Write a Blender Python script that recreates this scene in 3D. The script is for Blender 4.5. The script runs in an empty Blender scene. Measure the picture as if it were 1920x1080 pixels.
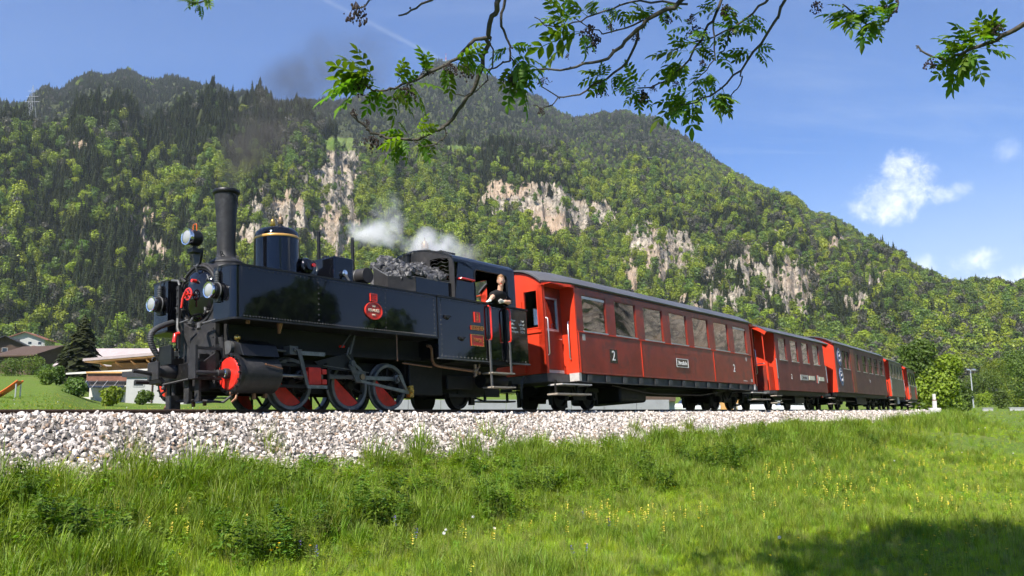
import bpy, bmesh, math, random
import numpy as np
from mathutils import Vector, Matrix, Euler
R = math.radians
SC = bpy.context.scene
COL = SC.collection
random.seed(7)
rng = np.random.default_rng(11)

# ------------------------------------------------------------------ camera
cam_d = bpy.data.cameras.new('camera')
cam = bpy.data.objects.new('camera', cam_d)
COL.objects.link(cam)
cam_d.sensor_width = 36.0
cam_d.lens = 30.0
cam_d.clip_start = 0.1
cam_d.clip_end = 30000
cam.location = (0, 0, 0)
cam.rotation_euler = (R(90 + 8.1103), 0, 0)
SC.camera = cam

# ------------------------------------------------------------------ sun and sky
SUN_ELEV = 50.0
SUN_H = Vector((-0.50, -0.866, 0)).normalized()
SUN_DIR = Vector((SUN_H.x * math.cos(R(SUN_ELEV)), SUN_H.y * math.cos(R(SUN_ELEV)), math.sin(R(SUN_ELEV))))
sun_d = bpy.data.lights.new('sun', 'SUN')
sun_d.energy = 4.6
sun_d.angle = R(0.53)
sun_d.color = (1.0, 0.94, 0.85)
sun = bpy.data.objects.new('sun', sun_d)
COL.objects.link(sun)
sun.rotation_euler = SUN_DIR.to_track_quat('Z', 'Y').to_euler()
sun.location = (0, 0, 60)

SC.view_settings.view_transform = 'Standard'
SC.view_settings.look = 'None'
SC.view_settings.exposure = 1.22
SC.view_settings.gamma = 1.0
SC.view_settings.use_curve_mapping = False
SC.cycles.max_bounces = 6
SC.cycles.diffuse_bounces = 2
SC.cycles.glossy_bounces = 3
SC.cycles.transmission_bounces = 6
SC.cycles.transparent_max_bounces = 12
SC.cycles.volume_bounces = 3
SC.cycles.use_adaptive_sampling = True
SC.cycles.adaptive_threshold = 0.03
SC.cycles.volume_max_steps = 256
SC.cycles.use_denoising = True
SC.cycles.sample_clamp_indirect = 6.0

class NT:
    """small helper for writing node trees"""
    def __init__(s, tree):
        s.t = tree; s.n = tree.nodes; s.l = tree.links
    def node(s, typ, **kw):
        n = s.n.new(typ)
        for k, v in kw.items():
            setattr(n, k, v)
        return n
    def put(s, sock, v):
        if hasattr(v, 'is_linked') or hasattr(v, 'links'):
            s.l.new(v, sock)
        elif isinstance(v, (tuple, list)) and len(v) == 3 and sock.type == 'RGBA':
            sock.default_value = (*v, 1)
        else:
            sock.default_value = v
    def m(s, op, a, b=None, c=None, clamp=False):
        n = s.node('ShaderNodeMath', operation=op, use_clamp=clamp)
        s.put(n.inputs[0], a)
        if b is not None: s.put(n.inputs[1], b)
        if c is not None: s.put(n.inputs[2], c)
        return n.outputs[0]
    def vm(s, op, a, b=None, out=0):
        n = s.node('ShaderNodeVectorMath', operation=op)
        s.put(n.inputs[0], a)
        if b is not None:
            if op == 'SCALE': s.put(n.inputs['Scale'], b)
            else: s.put(n.inputs[1], b)
        return n.outputs['Value'] if op in ('DOT_PRODUCT', 'LENGTH', 'DISTANCE') else n.outputs[0]
    def noise(s, vec, scale=5, detail=4, rough=.55, dist=0, dim='3D', out='Fac'):
        n = s.node('ShaderNodeTexNoise', noise_dimensions=dim)
        if vec is not None: s.put(n.inputs['Vector'], vec)
        n.inputs['Scale'].default_value = scale; n.inputs['Detail'].default_value = detail
        n.inputs['Roughness'].default_value = rough; n.inputs['Distortion'].default_value = dist
        return n.outputs[out]
    def ramp(s, fac, stops, interp='LINEAR'):
        n = s.node('ShaderNodeValToRGB'); n.color_ramp.interpolation = interp
        e = n.color_ramp.elements
        while len(e) < len(stops): e.new(0.5)
        for i, (p, c) in enumerate(stops):
            e[i].position = p; e[i].color = (*c, 1) if len(c) == 3 else c
        s.put(n.inputs[0], fac); return n.outputs[0]
    def mix(s, fac, a, b, blend='MIX'):
        n = s.node('ShaderNodeMix', data_type='RGBA', blend_type=blend)
        s.put(n.inputs[0], fac); s.put(n.inputs[6], a); s.put(n.inputs[7], b)
        return n.outputs[2]
    def sstep(s, v, lo, hi):
        n = s.node('ShaderNodeMapRange', interpolation_type='SMOOTHSTEP')
        s.put(n.inputs[0], v); s.put(n.inputs[1], lo); s.put(n.inputs[2], hi)
        n.inputs[3].default_value = 0; n.inputs[4].default_value = 1
        return n.outputs[0]

world = bpy.data.worlds.new('World'); SC.world = world; world.use_nodes = True
w = NT(world.node_tree); w.n.clear()
skyt = w.node('ShaderNodeTexSky', sky_type='NISHITA', sun_disc=False)
skyt.sun_elevation = R(SUN_ELEV)
skyt.sun_rotation = math.atan2(SUN_H.x, SUN_H.y)
skyt.altitude = 600; skyt.air_density = 1.0; skyt.dust_density = 0.1; skyt.ozone_density = 4.5
wdir = w.vm('NORMALIZE', w.node('ShaderNodeTexCoord').outputs['Generated'])
wsep = w.node('ShaderNodeSeparateXYZ'); w.put(wsep.inputs[0], wdir)
el = wsep.outputs['Z']
# thin cirrus on a high flat layer, everywhere in the sky
flat = w.vm('SCALE', wdir, w.m('DIVIDE', 1.0, w.m('ADD', w.m('MAXIMUM', el, 0.0), 0.12)))
mp = w.node('ShaderNodeMapping'); w.put(mp.inputs[0], flat)
mp.inputs['Rotation'].default_value = (0, 0, R(28)); mp.inputs['Scale'].default_value = (0.55, 2.3, 1.0)
cir = w.sstep(w.noise(mp.outputs[0], 0.9, 7, .62, .6), 0.46, 0.86)
cir = w.m('MULTIPLY', cir, 0.42)
cir = w.m('MULTIPLY', cir, w.sstep(wsep.outputs['X'], -0.35, 0.35))
# low hazy whitening towards the horizon
lowb = w.m('MULTIPLY', w.m('MULTIPLY', w.sstep(el, 0.32, 0.05), w.m('ADD', .42, w.m('MULTIPLY', w.sstep(wsep.outputs['X'], .1, .5), .38))), 1.0)
# cumulus: fair weather puffs low in the sky
def puff(c, rx, rz):
    d = w.vm('SUBTRACT', wdir, c)
    sp = w.node('ShaderNodeSeparateXYZ'); w.put(sp.inputs[0], d)
    hx = w.m('ADD', w.m('MULTIPLY', sp.outputs['X'], c[1]), w.m('MULTIPLY', sp.outputs['Y'], -c[0]))
    q = w.m('ADD', w.m('POWER', w.m('ABSOLUTE', w.m('DIVIDE', hx, rx)), 2.0), w.m('POWER', w.m('ABSOLUTE', w.m('DIVIDE', sp.outputs['Z'], rz)), 2.0))
    return w.m('SUBTRACT', 1.0, q)
def cloud(puffs, soft, amp):
    f = None
    for p in puffs:
        q = puff(*p); f = q if f is None else w.m('SMOOTH_MAX', f, q, .6)
    f = w.m('ADD', w.m('MAXIMUM', f, -2.5), w.m('MULTIPLY', w.m('SUBTRACT', big, 0.5), 5.2))
    f = w.m('ADD', f, w.m('MULTIPLY', w.m('SUBTRACT', big2, 0.5), 2.0))
    return w.m('MULTIPLY', w.sstep(f, -soft * .3, soft), amp)
big = w.noise(wdir, 52, 8, .66, .3)
big2 = w.noise(wdir, 20, 4, .5)
cl = cloud([((0.404, 0.8840, 0.222), 0.034, 0.020), ((0.414, 0.8775, 0.246), 0.026, 0.020), ((0.392, .892, .212), 0.026, 0.013), ((.425, .877, .225), .020, .018)], 3.0, .93)
cl = w.m('MAXIMUM', cl, cloud([((0.447, 0.8660, 0.222), 0.022, 0.008), ((0.462, 0.858, 0.226), 0.010, 0.007)], 2.6, .45))
cl = w.m('MAXIMUM', cl, cloud([((0.4754, 0.8667, 0.1513), 0.022, 0.012)], 2.6, .75))
cl = w.m('MAXIMUM', cl, cloud([((0.500, 0.8600, 0.122), 0.07, 0.018)], 2.6, .75))
cl = w.m('MAXIMUM', cl, cloud([((0.4977, 0.8284, 0.257), 0.012, 0.010)], 2.5, .22))
cl = w.m('MAXIMUM', cl, cloud([((0.43, 0.889, 0.150), 0.014, 0.012)], 2.5, .4))
for c in ((.80, .56, .20), (.95, -.20, .30), (.7, -.68, .2), (-.75, .6, .25)):
    cl = w.m('MAXIMUM', cl, cloud([(tuple(Vector(c).normalized()), 0.09, 0.035)], .9, .9))
# condensation trail
cA, cB = Vector((-0.203, 0.8743, 0.4409)), Vector((-0.0959, 0.9125, 0.3978))
cn = cA.cross(cB).normalized(); ct = (cB - cA).normalized(); cm = (cA + cB) / 2
dist = w.m('ABSOLUTE', w.vm('DOT_PRODUCT', wdir, tuple(cn)))
con = w.m('MULTIPLY', w.sstep(dist, 0.0042, 0.0), 0.15)
along = w.vm('DOT_PRODUCT', w.vm('SUBTRACT', wdir, tuple(cm)), tuple(ct))
con = w.m('MULTIPLY', con, w.sstep(w.m('ABSOLUTE', along), 0.30, 0.05))
con = w.m('MULTIPLY', con, w.m('GREATER_THAN', w.vm('DOT_PRODUCT', wdir, tuple(cm)), 0.0))
white = w.m('MAXIMUM', w.m('MAXIMUM', cir, lowb), con)
skyc = w.mix(1.0, skyt.outputs[0], (.41, .77, 1.24), 'MULTIPLY')
c1 = w.mix(white, skyc, (6.0, 6.8, 8.0))
shade = w.mix(w.sstep(w.noise(wdir, 40, 5, .6), .35, .7), (10.5, 10.8, 11.6), (13.5, 13.4, 13.4))
c2 = w.mix(cl, c1, shade)
bg = w.node('ShaderNodeBackground'); w.put(bg.inputs[0], c2); bg.inputs[1].default_value = 0.060
wo = w.node('ShaderNodeOutputWorld'); w.l.new(bg.outputs[0], wo.inputs[0])

# ------------------------------------------------------------------ materials
MATS = {}
def mat(name, col=(.5, .5, .5), rough=.6, metal=0.0, spec=.5, coat=0.0, coat_rough=.05, var=.12, vscale=6.0, bump=0.0, bscale=40.0,
        dirt=None, dirt_amt=.0, dirt_scale=3.0, rvar=.1, ior=1.45, trans=0.0, alpha=1.0, objrand=0.0):
    if name in MATS: return MATS[name]
    m = bpy.data.materials.new(name); m.use_nodes = True
    t = NT(m.node_tree); b = t.n['Principled BSDF']
    co = t.node('ShaderNodeTexCoord').outputs['Object']
    base = tuple(col)
    if var > 0:
        f = t.noise(co, vscale, 5, .6)
        lo = tuple(max(0, c * (1 - var)) for c in col); hi = tuple(min(1, c * (1 + var)) for c in col)
        base = t.ramp(f, [(.3, lo), (.7, hi)])
        if rvar:
            t.put(b.inputs['Roughness'], t.m('ADD', t.m('MULTIPLY', t.noise(co, vscale * 1.7, 4, .6), rvar * 2), max(.02, rough - rvar)))
        else: b.inputs['Roughness'].default_value = rough
    else: b.inputs['Roughness'].default_value = rough
    if dirt is not None and dirt_amt > 0:
        g = t.sstep(t.noise(co, dirt_scale, 7, .68, .4), .62 - .32 * dirt_amt, .80 - .2 * dirt_amt)
        base = t.mix(t.m('MULTIPLY', g, min(1, .35 + dirt_amt)), base, tuple(dirt))
    if objrand > 0:
        oi = t.node('ShaderNodeObjectInfo').outputs['Random']
        hs = t.node('ShaderNodeHueSaturation')
        t.put(hs.inputs['Value'], t.m('ADD', 1 - objrand, t.m('MULTIPLY', oi, 2 * objrand)))
        t.put(hs.inputs['Color'], base); base = hs.outputs[0]
    t.put(b.inputs['Base Color'], base)
    b.inputs['Metallic'].default_value = metal
    b.inputs['Specular IOR Level'].default_value = spec
    b.inputs['IOR'].default_value = ior
    b.inputs['Coat Weight'].default_value = coat; b.inputs['Coat Roughness'].default_value = coat_rough
    b.inputs['Transmission Weight'].default_value = trans
    b.inputs['Alpha'].default_value = alpha
    if bump > 0:
        bn = t.node('ShaderNodeBump'); bn.inputs['Strength'].default_value = bump; bn.inputs['Distance'].default_value = .02
        t.put(bn.inputs['Height'], t.noise(co, bscale, 5, .6)); t.l.new(bn.outputs[0], b.inputs['Normal'])
    MATS[name] = m
    return m

M = {}
M['paint'] = mat('black_gloss_paint', (.0035, .004, .006), .035, spec=.5, coat=0.0, var=.3, vscale=3, dirt=(.010, .009, .009), dirt_amt=.12, dirt_scale=2.2, rvar=.02, ior=1.5, bump=.035, bscale=2.6)
M['rivet'] = mat('glinting_rivet_paint', (.020, .020, .024), .22, spec=.6, var=.2)  # lighter than the tank paint: highlights on the heads are in the colour
M['black'] = mat('black_satin_metal', (.007, .007, .008), .42, spec=.45, var=.35, vscale=9, dirt=(.018, .016, .014), dirt_amt=.35, dirt_scale=6, bump=.12, bscale=25)
M['soot'] = mat('sooty_grey_iron', (.024, .023, .0245), .58, spec=.35, var=.35, vscale=7, dirt=(.052, .048, .046), dirt_amt=.4, dirt_scale=5, bump=.2, bscale=22)
M['chimney'] = mat('sooted_chimney_iron', (.022, .022, .024), .52, spec=.4, var=.35, vscale=5, dirt=(.055, .055, .06), dirt_amt=.35, dirt_scale=4, bump=.15, bscale=18)
M['under'] = mat('oily_underframe_iron', (.0055, .005, .005), .55, spec=.35, var=.4, vscale=10, dirt=(.016, .013, .010), dirt_amt=.4, dirt_scale=5, bump=.2)
M['steel'] = mat('worn_steel', (.24, .24, .24), .38, metal=.85, var=.25, vscale=14, dirt=(.07, .06, .05), dirt_amt=.3, dirt_scale=8)

M['greysteel'] = mat('dull_grey_steel', (.11, .11, .11), .5, metal=.4, var=.25, vscale=12, dirt=(.05, .045, .04), dirt_amt=.35, dirt_scale=7)
M['tyre'] = mat('wheel_tyre_steel', (.16, .16, .165), .5, metal=.35, var=.25, vscale=9, dirt=(.03, .026, .022), dirt_amt=.4)
M['redpaint'] = mat('red_gloss_paint', (.62, .028, .018), .22, coat=.6, var=.15, vscale=8, dirt=(.12, .02, .015), dirt_amt=.16)
M['wheelred'] = mat('dusty_red_wheel_paint', (.58, .026, .016), .42, var=.2, vscale=8, dirt=(.09, .025, .018), dirt_amt=.3)
M['brass'] = mat('brass', (.62, .38, .10), .28, metal=.9, var=.2, vscale=12, dirt=(.16, .10, .04), dirt_amt=.25)
M['bronze'] = mat('dull_bronze', (.30, .20, .12), .42, metal=.7, var=.25, vscale=12, dirt=(.10, .07, .05), dirt_amt=.3)
M['copper'] = mat('brown_pipe', (.20, .10, .055), .42, metal=.5, var=.3, vscale=12)
M['chrome'] = mat('chrome', (.72, .73, .75), .12, metal=1.0, var=.1, vscale=12)
M['lens'] = mat('lamp_lens_glass', (.30, .31, .30), .12, spec=.6, coat=1.0, var=.08, vscale=16)
M['orange'] = mat('orange_handle_paint', (.60, .13, .02), .4)
M['goldband'] = mat('ochre_dome_band', (.62, .34, .09), .3, metal=.3, coat=.5)
M['rubber'] = mat('ribbed_rubber', (.035, .036, .038), .6, var=.2, bump=.2)
M['coal'] = mat('coal', (.030, .030, .033), .42, spec=.6, var=.5, vscale=10, dirt=(.085, .083, .085), dirt_amt=.5, dirt_scale=9, bump=.3, bscale=14, objrand=.3)
M['coach'] = mat('weathered_shaded_red_coach_paint', (.24, .028, .015), .36, spec=.4, coat=.22, coat_rough=.25, var=.30, vscale=1.6, dirt=(.085, .028, .024), dirt_amt=.52, dirt_scale=1.7)  # darker copy of the coach red: shade on the sides is in the colour
M['coachend'] = mat('sunlit_red_coach_paint', (.56, .040, .013), .42, spec=.4, var=.10, vscale=2.5, dirt=(.34, .03, .016), dirt_amt=.16)  # lit copy of the coach red: sun on the end walls is in the colour
M['coachdull'] = mat('faded_maroon_coach_paint', (.150, .034, .032), .45, spec=.35, var=.22, vscale=1.8, dirt=(.10, .035, .035), dirt_amt=.4, dirt_scale=1.6)
M['coachgrey'] = mat('weathered_brown_coach_paint', (.125, .055, .050), .5, spec=.3, var=.2, vscale=1.6, dirt=(.15, .10, .075), dirt_amt=.35, dirt_scale=1.4)
M['coacholive'] = mat('weathered_olive_coach_paint', (.155, .125, .085), .5, var=.2, vscale=1.6, dirt=(.11, .09, .06), dirt_amt=.3)
M['roof'] = mat('grey_coach_roof', (.088, .087, .090), .45, spec=.4, var=.2, vscale=1.5, dirt=(.07, .068, .068), dirt_amt=.35, dirt_scale=2.2)
M['sole'] = mat('grey_soleframe', (.060, .060, .060), .6, var=.25, vscale=5, dirt=(.035, .03, .026), dirt_amt=.35)
M['wallgrey'] = mat('weathered_grey_wall', (.23, .24, .25), .8, var=.12, vscale=1.5, dirt=(.16, .16, .16), dirt_amt=.3)
M['palegrey'] = mat('pale_grey_paint', (.42, .40, .38), .5, var=.15, dirt=(.18, .15, .13), dirt_amt=.3)
M['wood'] = mat('grey_step_board', (.30, .26, .21), .75, var=.25, vscale=9, bump=.3)
M['woodwarm'] = mat('warm_interior_wood', (.40, .20, .06), .55, var=.2, vscale=7)
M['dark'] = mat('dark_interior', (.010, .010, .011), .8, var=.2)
M['interior'] = mat('dim_coach_interior', (.07, .05, .035), .7, var=.2)
M['alu'] = mat('window_aluminium', (.55, .56, .57), .35, metal=.8, var=.1)
M['white'] = mat('white_lettering', (.78, .78, .76), .5, var=.05)
M['cream'] = mat('cream_board', (.70, .66, .52), .55, var=.08)
M['signblack'] = mat('black_enamel_sign', (.012, .012, .013), .25, coat=.5, var=.1)
M['signblue'] = mat('blue_enamel_oval', (.025, .09, .30), .35, coat=.3, var=.15)
M['plate'] = mat('red_cast_plate', (.56, .035, .022), .35, coat=.2, var=.15, vscale=14)
M['railm'] = mat('rusty_rail', (.075, .042, .026), .7, var=.3, vscale=14, dirt=(.035, .022, .016), dirt_amt=.4, bump=.25, bscale=60)
M['railtop'] = mat('polished_rail_head', (.42, .42, .42), .3, metal=.9, var=.1)
M['sleeper'] = mat('weathered_sleeper', (.085, .068, .055), .85, var=.3, vscale=8, bump=.4)
M['stone'] = mat('pale_ballast_stone', (.57, .515, .47), .85, var=.28, vscale=9, dirt=(.26, .215, .18), dirt_amt=.4, dirt_scale=6, bump=.35, bscale=30, objrand=.36)
M['stonegrey'] = mat('grey_ballast_stone', (.25, .22, .195), .85, var=.25, vscale=9, dirt=(.22, .19, .17), dirt_amt=.35, dirt_scale=8, bump=.35, bscale=30, objrand=.3)
M['stonebrown'] = mat('rust_stained_ballast_stone', (.30, .215, .155), .85, var=.25, vscale=9, dirt=(.16, .11, .075), dirt_amt=.35, bump=.3, bscale=30, objrand=.3)
M['bark'] = mat('ash_bark', (.060, .052, .042), .85, var=.35, vscale=30, bump=.5, bscale=60)
M['seed'] = mat('dry_ash_flower_husks', (.030, .018, .015), .8, var=.4, vscale=40)
M['concrete'] = mat('pale_concrete', (.56, .54, .50), .8, var=.12, vscale=3, dirt=(.40, .37, .33), dirt_amt=.25, bump=.1)
M['plaster'] = mat('white_house_plaster', (.37, .37, .355), .8, var=.05, vscale=2, dirt=(.55, .53, .49), dirt_amt=.2, dirt_scale=1)
M['timber'] = mat('dark_brown_timber', (.070, .042, .028), .75, var=.3, vscale=4, bump=.2)
M['lighttimber'] = mat('honey_timber', (.52, .29, .10), .6, var=.15, vscale=3)
M['rooftile'] = mat('red_brown_roof_tiles', (.20, .085, .055), .75, var=.2, vscale=2)
M['roofpink'] = mat('grey_pink_roof_sheet', (.36, .30, .29), .6, var=.12, vscale=1.2)
M['roofdark'] = mat('dark_roof_fascia', (.030, .030, .034), .6, var=.2)
M['glassdark'] = mat('dark_window_glass', (.015, .018, .022), .08, spec=.6, coat=.6, var=.2)
M['galv'] = mat('galvanised_steel', (.50, .51, .52), .45, metal=.5, var=.1)
M['carwhite'] = mat('white_car_paint', (.72, .72, .73), .25, coat=.8, var=.03)
M['skin'] = mat('skin', (.62, .36, .25), .5, spec=.35, var=.1, vscale=20)
M['shirt'] = mat('black_tshirt', (.014, .014, .015), .85, spec=.2, var=.25, vscale=12)
M['glove'] = mat('white_cotton_glove', (.78, .76, .72), .85, var=.06, vscale=30)
M['hair'] = mat('light_brown_hair', (.22, .115, .045), .6, var=.3, vscale=60)
M['trouser'] = mat('dark_work_trousers', (.02, .021, .025), .85, var=.2)
M['lineblue'] = mat('pale_blue_shirt_print', (.12, .35, .60), .7, var=.05)

def glass_mat(name, tint=(.85, .9, .9), dark=.25):
    m = bpy.data.materials.new(name); m.use_nodes = True; t = NT(m.node_tree); t.n.clear()
    tr = t.node('ShaderNodeBsdfTransparent'); tr.inputs[0].default_value = (*[c * (1 - dark) for c in tint], 1)
    gl = t.node('ShaderNodeBsdfGlossy'); gl.inputs[0].default_value = (.95, .95, .95, 1); gl.inputs[1].default_value = .015
    fr = t.node('ShaderNodeFresnel'); fr.inputs[0].default_value = 1.75
    mx = t.node('ShaderNodeMixShader'); t.put(mx.inputs[0], t.m('ADD', fr.outputs[0], .13)); t.l.new(tr.outputs[0], mx.inputs[1]); t.l.new(gl.outputs[0], mx.inputs[2])
    o = t.node('ShaderNodeOutputMaterial'); t.l.new(mx.outputs[0], o.inputs[0])
    MATS[name] = m; return m
M['glass'] = glass_mat('coach_window_glass')

def leaf_mat(name, col, trans=.4, objrand=.25, hue=.02, rough=.5, spec=.3):
    m = bpy.data.materials.new(name); m.use_nodes = True; t = NT(m.node_tree); b = t.n['Principled BSDF']
    oi = t.node('ShaderNodeObjectInfo').outputs['Random']
    geo = t.node('ShaderNodeNewGeometry').outputs['Random Per Island']
    hs = t.node('ShaderNodeHueSaturation'); hs.inputs['Color'].default_value = (*col, 1)
    t.put(hs.inputs['Value'], t.m('ADD', t.m('MULTIPLY', oi, 2 * objrand), t.m('ADD', 1 - objrand - .18, t.m('MULTIPLY', geo, .36))))
    t.put(hs.inputs['Hue'], t.m('ADD', .5 - hue, t.m('MULTIPLY', t.m('FRACT', t.m('MULTIPLY', oi, 7.31)), 2 * hue)))
    t.put(b.inputs['Base Color'], hs.outputs[0]); b.inputs['Roughness'].default_value = rough; b.inputs['Specular IOR Level'].default_value = spec
    if trans > 0:
        tl = t.node('ShaderNodeBsdfTranslucent')
        h2 = t.node('ShaderNodeHueSaturation'); h2.inputs['Value'].default_value = 1.5; h2.inputs['Saturation'].default_value = 1.1
        t.put(h2.inputs['Color'], hs.outputs[0]); t.l.new(h2.outputs[0], tl.inputs[0])
        mx = t.node('ShaderNodeMixShader'); mx.inputs[0].default_value = trans
        t.l.new(b.outputs[0], mx.inputs[1]); t.l.new(tl.outputs[0], mx.inputs[2]); t.l.new(mx.outputs[0], t.n['Material Output'].inputs[0])
    MATS[name] = m; return m
M['ashleaf'] = leaf_mat('ash_leaf', (.105, .190, .022), .50, .3)
M['conifer'] = leaf_mat('spruce_needles', (.031, .041, .012), .10, .35, .02, .7, .2)
M['conifer2'] = leaf_mat('blue_green_pine_needles', (.037, .049, .015), .10, .35, .02, .7, .2)
M['beech'] = leaf_mat('fresh_beech_foliage', (.185, .235, .018), .30, .28, .015)
M['maple'] = leaf_mat('mid_green_foliage', (.092, .145, .022), .30, .3, .015)
M['larch'] = leaf_mat('dull_bare_twig_foliage', (.070, .068, .048), .2, .3, .015)
M['grass'] = leaf_mat('meadow_grass_blades', (.255, .355, .022), .30, .35, .022)
M['grassdark'] = leaf_mat('coarse_green_grass', (.150, .225, .020), .30, .35, .02)
M['weeddark'] = leaf_mat('dark_nettle_leaves', (.090, .155, .018), .30, .3, .02)
M['grasslight'] = leaf_mat('pale_seeding_grass', (.26, .28, .080), .38, .3, .02)
M['weed'] = leaf_mat('broad_weed_leaves', (.15, .24, .022), .35, .3, .02)
M['petal'] = leaf_mat('yellow_petals', (.80, .52, .02), .25, .1, .01)
M['petalpale'] = leaf_mat('pale_yellow_rattle_petals', (.70, .58, .10), .25, .1, .01)
M['petalwhite'] = leaf_mat('white_seed_heads', (.70, .70, .66), .3, .1, .0)
M['petalviolet'] = leaf_mat('violet_flower_petals', (.16, .13, .34), .3, .1, .01)

# ------------------------------------------------------------------ mesh builder
class MB:
    """collects shapes in vehicle coordinates (u back along the train, v towards the viewer's side, w up) or world x, y, z"""
    def __init__(s, flip=False):
        s.v = []; s.f = []; s.flip = flip
    def add(s, verts, faces):
        o = len(s.v)
        s.v += [(-a, b, c) for a, b, c in verts] if s.flip else [tuple(p) for p in verts]
        s.f += [tuple(o + i for i in f) for f in faces]
        return s
    def box(s, a0, a1, b0, b1, c0, c1):
        return s.add([(a0, b0, c0), (a1, b0, c0), (a1, b1, c0), (a0, b1, c0), (a0, b0, c1), (a1, b0, c1), (a1, b1, c1), (a0, b1, c1)],
                     [(0, 3, 2, 1), (4, 5, 6, 7), (0, 1, 5, 4), (1, 2, 6, 5), (2, 3, 7, 6), (3, 0, 4, 7)])
    def hexa(s, p):  # 8 points: bottom loop, top loop
        return s.add(p, [(0, 3, 2, 1), (4, 5, 6, 7), (0, 1, 5, 4), (1, 2, 6, 5), (2, 3, 7, 6), (3, 0, 4, 7)])
    def cyl(s, p0, p1, r0, r1=None, n=16, caps=True):
        r1 = r0 if r1 is None else r1
        p0, p1 = Vector(p0), Vector(p1); d = (p1 - p0)
        q = d.to_track_quat('Z', 'Y') if d.length > 1e-9 else Euler((0, 0, 0)).to_quaternion()
        vs = []
        for p, r in ((p0, r0), (p1, r1)):
            for i in range(n):
                a = 2 * math.pi * i / n; vs.append(tuple(p + q @ Vector((r * math.cos(a), r * math.sin(a), 0))))
        fs = [(i, (i + 1) % n, n + (i + 1) % n, n + i) for i in range(n)]
        if caps: fs += [tuple(range(n - 1, -1, -1)), tuple(range(n, 2 * n))]
        return s.add(vs, fs)
    def lathe(s, c, prof, axis='w', n=28, caps=True):
        """prof: (radius, height) pairs along the axis from c"""
        ax = {'u': (Vector((0, 1, 0)), Vector((0, 0, 1)), Vector((1, 0, 0))), 'v': (Vector((1, 0, 0)), Vector((0, 0, 1)), Vector((0, 1, 0))), 'w': (Vector((1, 0, 0)), Vector((0, 1, 0)), Vector((0, 0, 1)))}[axis]
        c = Vector(c); vs = []; fs = []
        for r, h in prof:
            for i in range(n):
                a = 2 * math.pi * i / n
                vs.append(tuple(c + ax[0] * r * math.cos(a) + ax[1] * r * math.sin(a) + ax[2] * h))
        for k in range(len(prof) - 1):
            for i in range(n):
                j = (i + 1) % n; fs.append((k * n + i, k * n + j, (k + 1) * n + j, (k + 1) * n + i))
        if caps:
            fs.append(tuple(range(n - 1, -1, -1))); m_ = (len(prof) - 1) * n; fs.append(tuple(range(m_, m_ + n)))
        return s.add(vs, fs)
    def prism(s, poly, lo, hi, axis):
        """polygon in the two other axes, extruded along axis ('u','v','w')"""
        n = len(poly); vs = []
        for h in (lo, hi):
            for a, b in poly:
                vs.append({'u': (h, a, b), 'v': (a, h, b), 'w': (a, b, h)}[axis])
        fs = [(i, (i + 1) % n, n + (i + 1) % n, n + i) for i in range(n)] + [tuple(range(n - 1, -1, -1)), tuple(range(n, 2 * n))]
        return s.add(vs, fs)
    def tube(s, pts, r, n=8, r1=None, caps=True):
        pts = [Vector(p) for p in pts]; m_ = len(pts); vs = []; fs = []; up = None
        for k, p in enumerate(pts):
            d = (pts[min(k + 1, m_ - 1)] - pts[max(k - 1, 0)])
            if d.length < 1e-9: d = Vector((0, 0, 1))
            d.normalize()
            if up is None:
                up = Vector((0, 0, 1)) if abs(d.z) < .9 else Vector((1, 0, 0))
            x = up.cross(d); x = x.normalized() if x.length > 1e-6 else Vector((1, 0, 0)); y = d.cross(x); up = y
            rr = r if r1 is None else r + (r1 - r) * k / max(1, m_ - 1)
            for i in range(n):
                a = 2 * math.pi * i / n; vs.append(tuple(p + x * rr * math.cos(a) + y * rr * math.sin(a)))
        for k in range(m_ - 1):
            for i in range(n):
                j = (i + 1) % n; fs.append((k * n + i, k * n + j, (k + 1) * n + j, (k + 1) * n + i))
        if caps: fs += [tuple(range(n - 1, -1, -1)), tuple(range((m_ - 1) * n, m_ * n))]
        return s.add(vs, fs)
    def torus(s, c, Rr, r, axis='u', n=24, k=8):
        pts = []
        c = Vector(c)
        e = {'u': (Vector((0, 1, 0)), Vector((0, 0, 1))), 'v': (Vector((1, 0, 0)), Vector((0, 0, 1))), 'w': (Vector((1, 0, 0)), Vector((0, 1, 0)))}[axis]
        nn = {'u': Vector((1, 0, 0)), 'v': Vector((0, 1, 0)), 'w': Vector((0, 0, 1))}[axis]
        vs = []; fs = []
        for i in range(n):
            a = 2 * math.pi * i / n; d = e[0] * math.cos(a) + e[1] * math.sin(a)
            for j in range(k):
                b = 2 * math.pi * j / k; vs.append(tuple(c + d * (Rr + r * math.cos(b)) + nn * r * math.sin(b)))
        for i in range(n):
            for j in range(k):
                fs.append((i * k + j, ((i + 1) % n) * k + j, ((i + 1) % n) * k + (j + 1) % k, i * k + (j + 1) % k))
        return s.add(vs, fs)
    def ball(s, c, r, n=10, k=7, sc=(1, 1, 1)):
        vs = []; fs = []
        c = Vector(c)
        for i in range(k + 1):
            t_ = math.pi * i / k
            for j in range(n):
                a = 2 * math.pi * j / n
                vs.append((c.x + sc[0] * r * math.sin(t_) * math.cos(a), c.y + sc[1] * r * math.sin(t_) * math.sin(a), c.z + sc[2] * r * math.cos(t_)))
        for i in range(k):
            for j in range(n):
                fs.append((i * n + j, i * n + (j + 1) % n, (i + 1) * n + (j + 1) % n, (i + 1) * n + j))
        return s.add(vs, fs)
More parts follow.
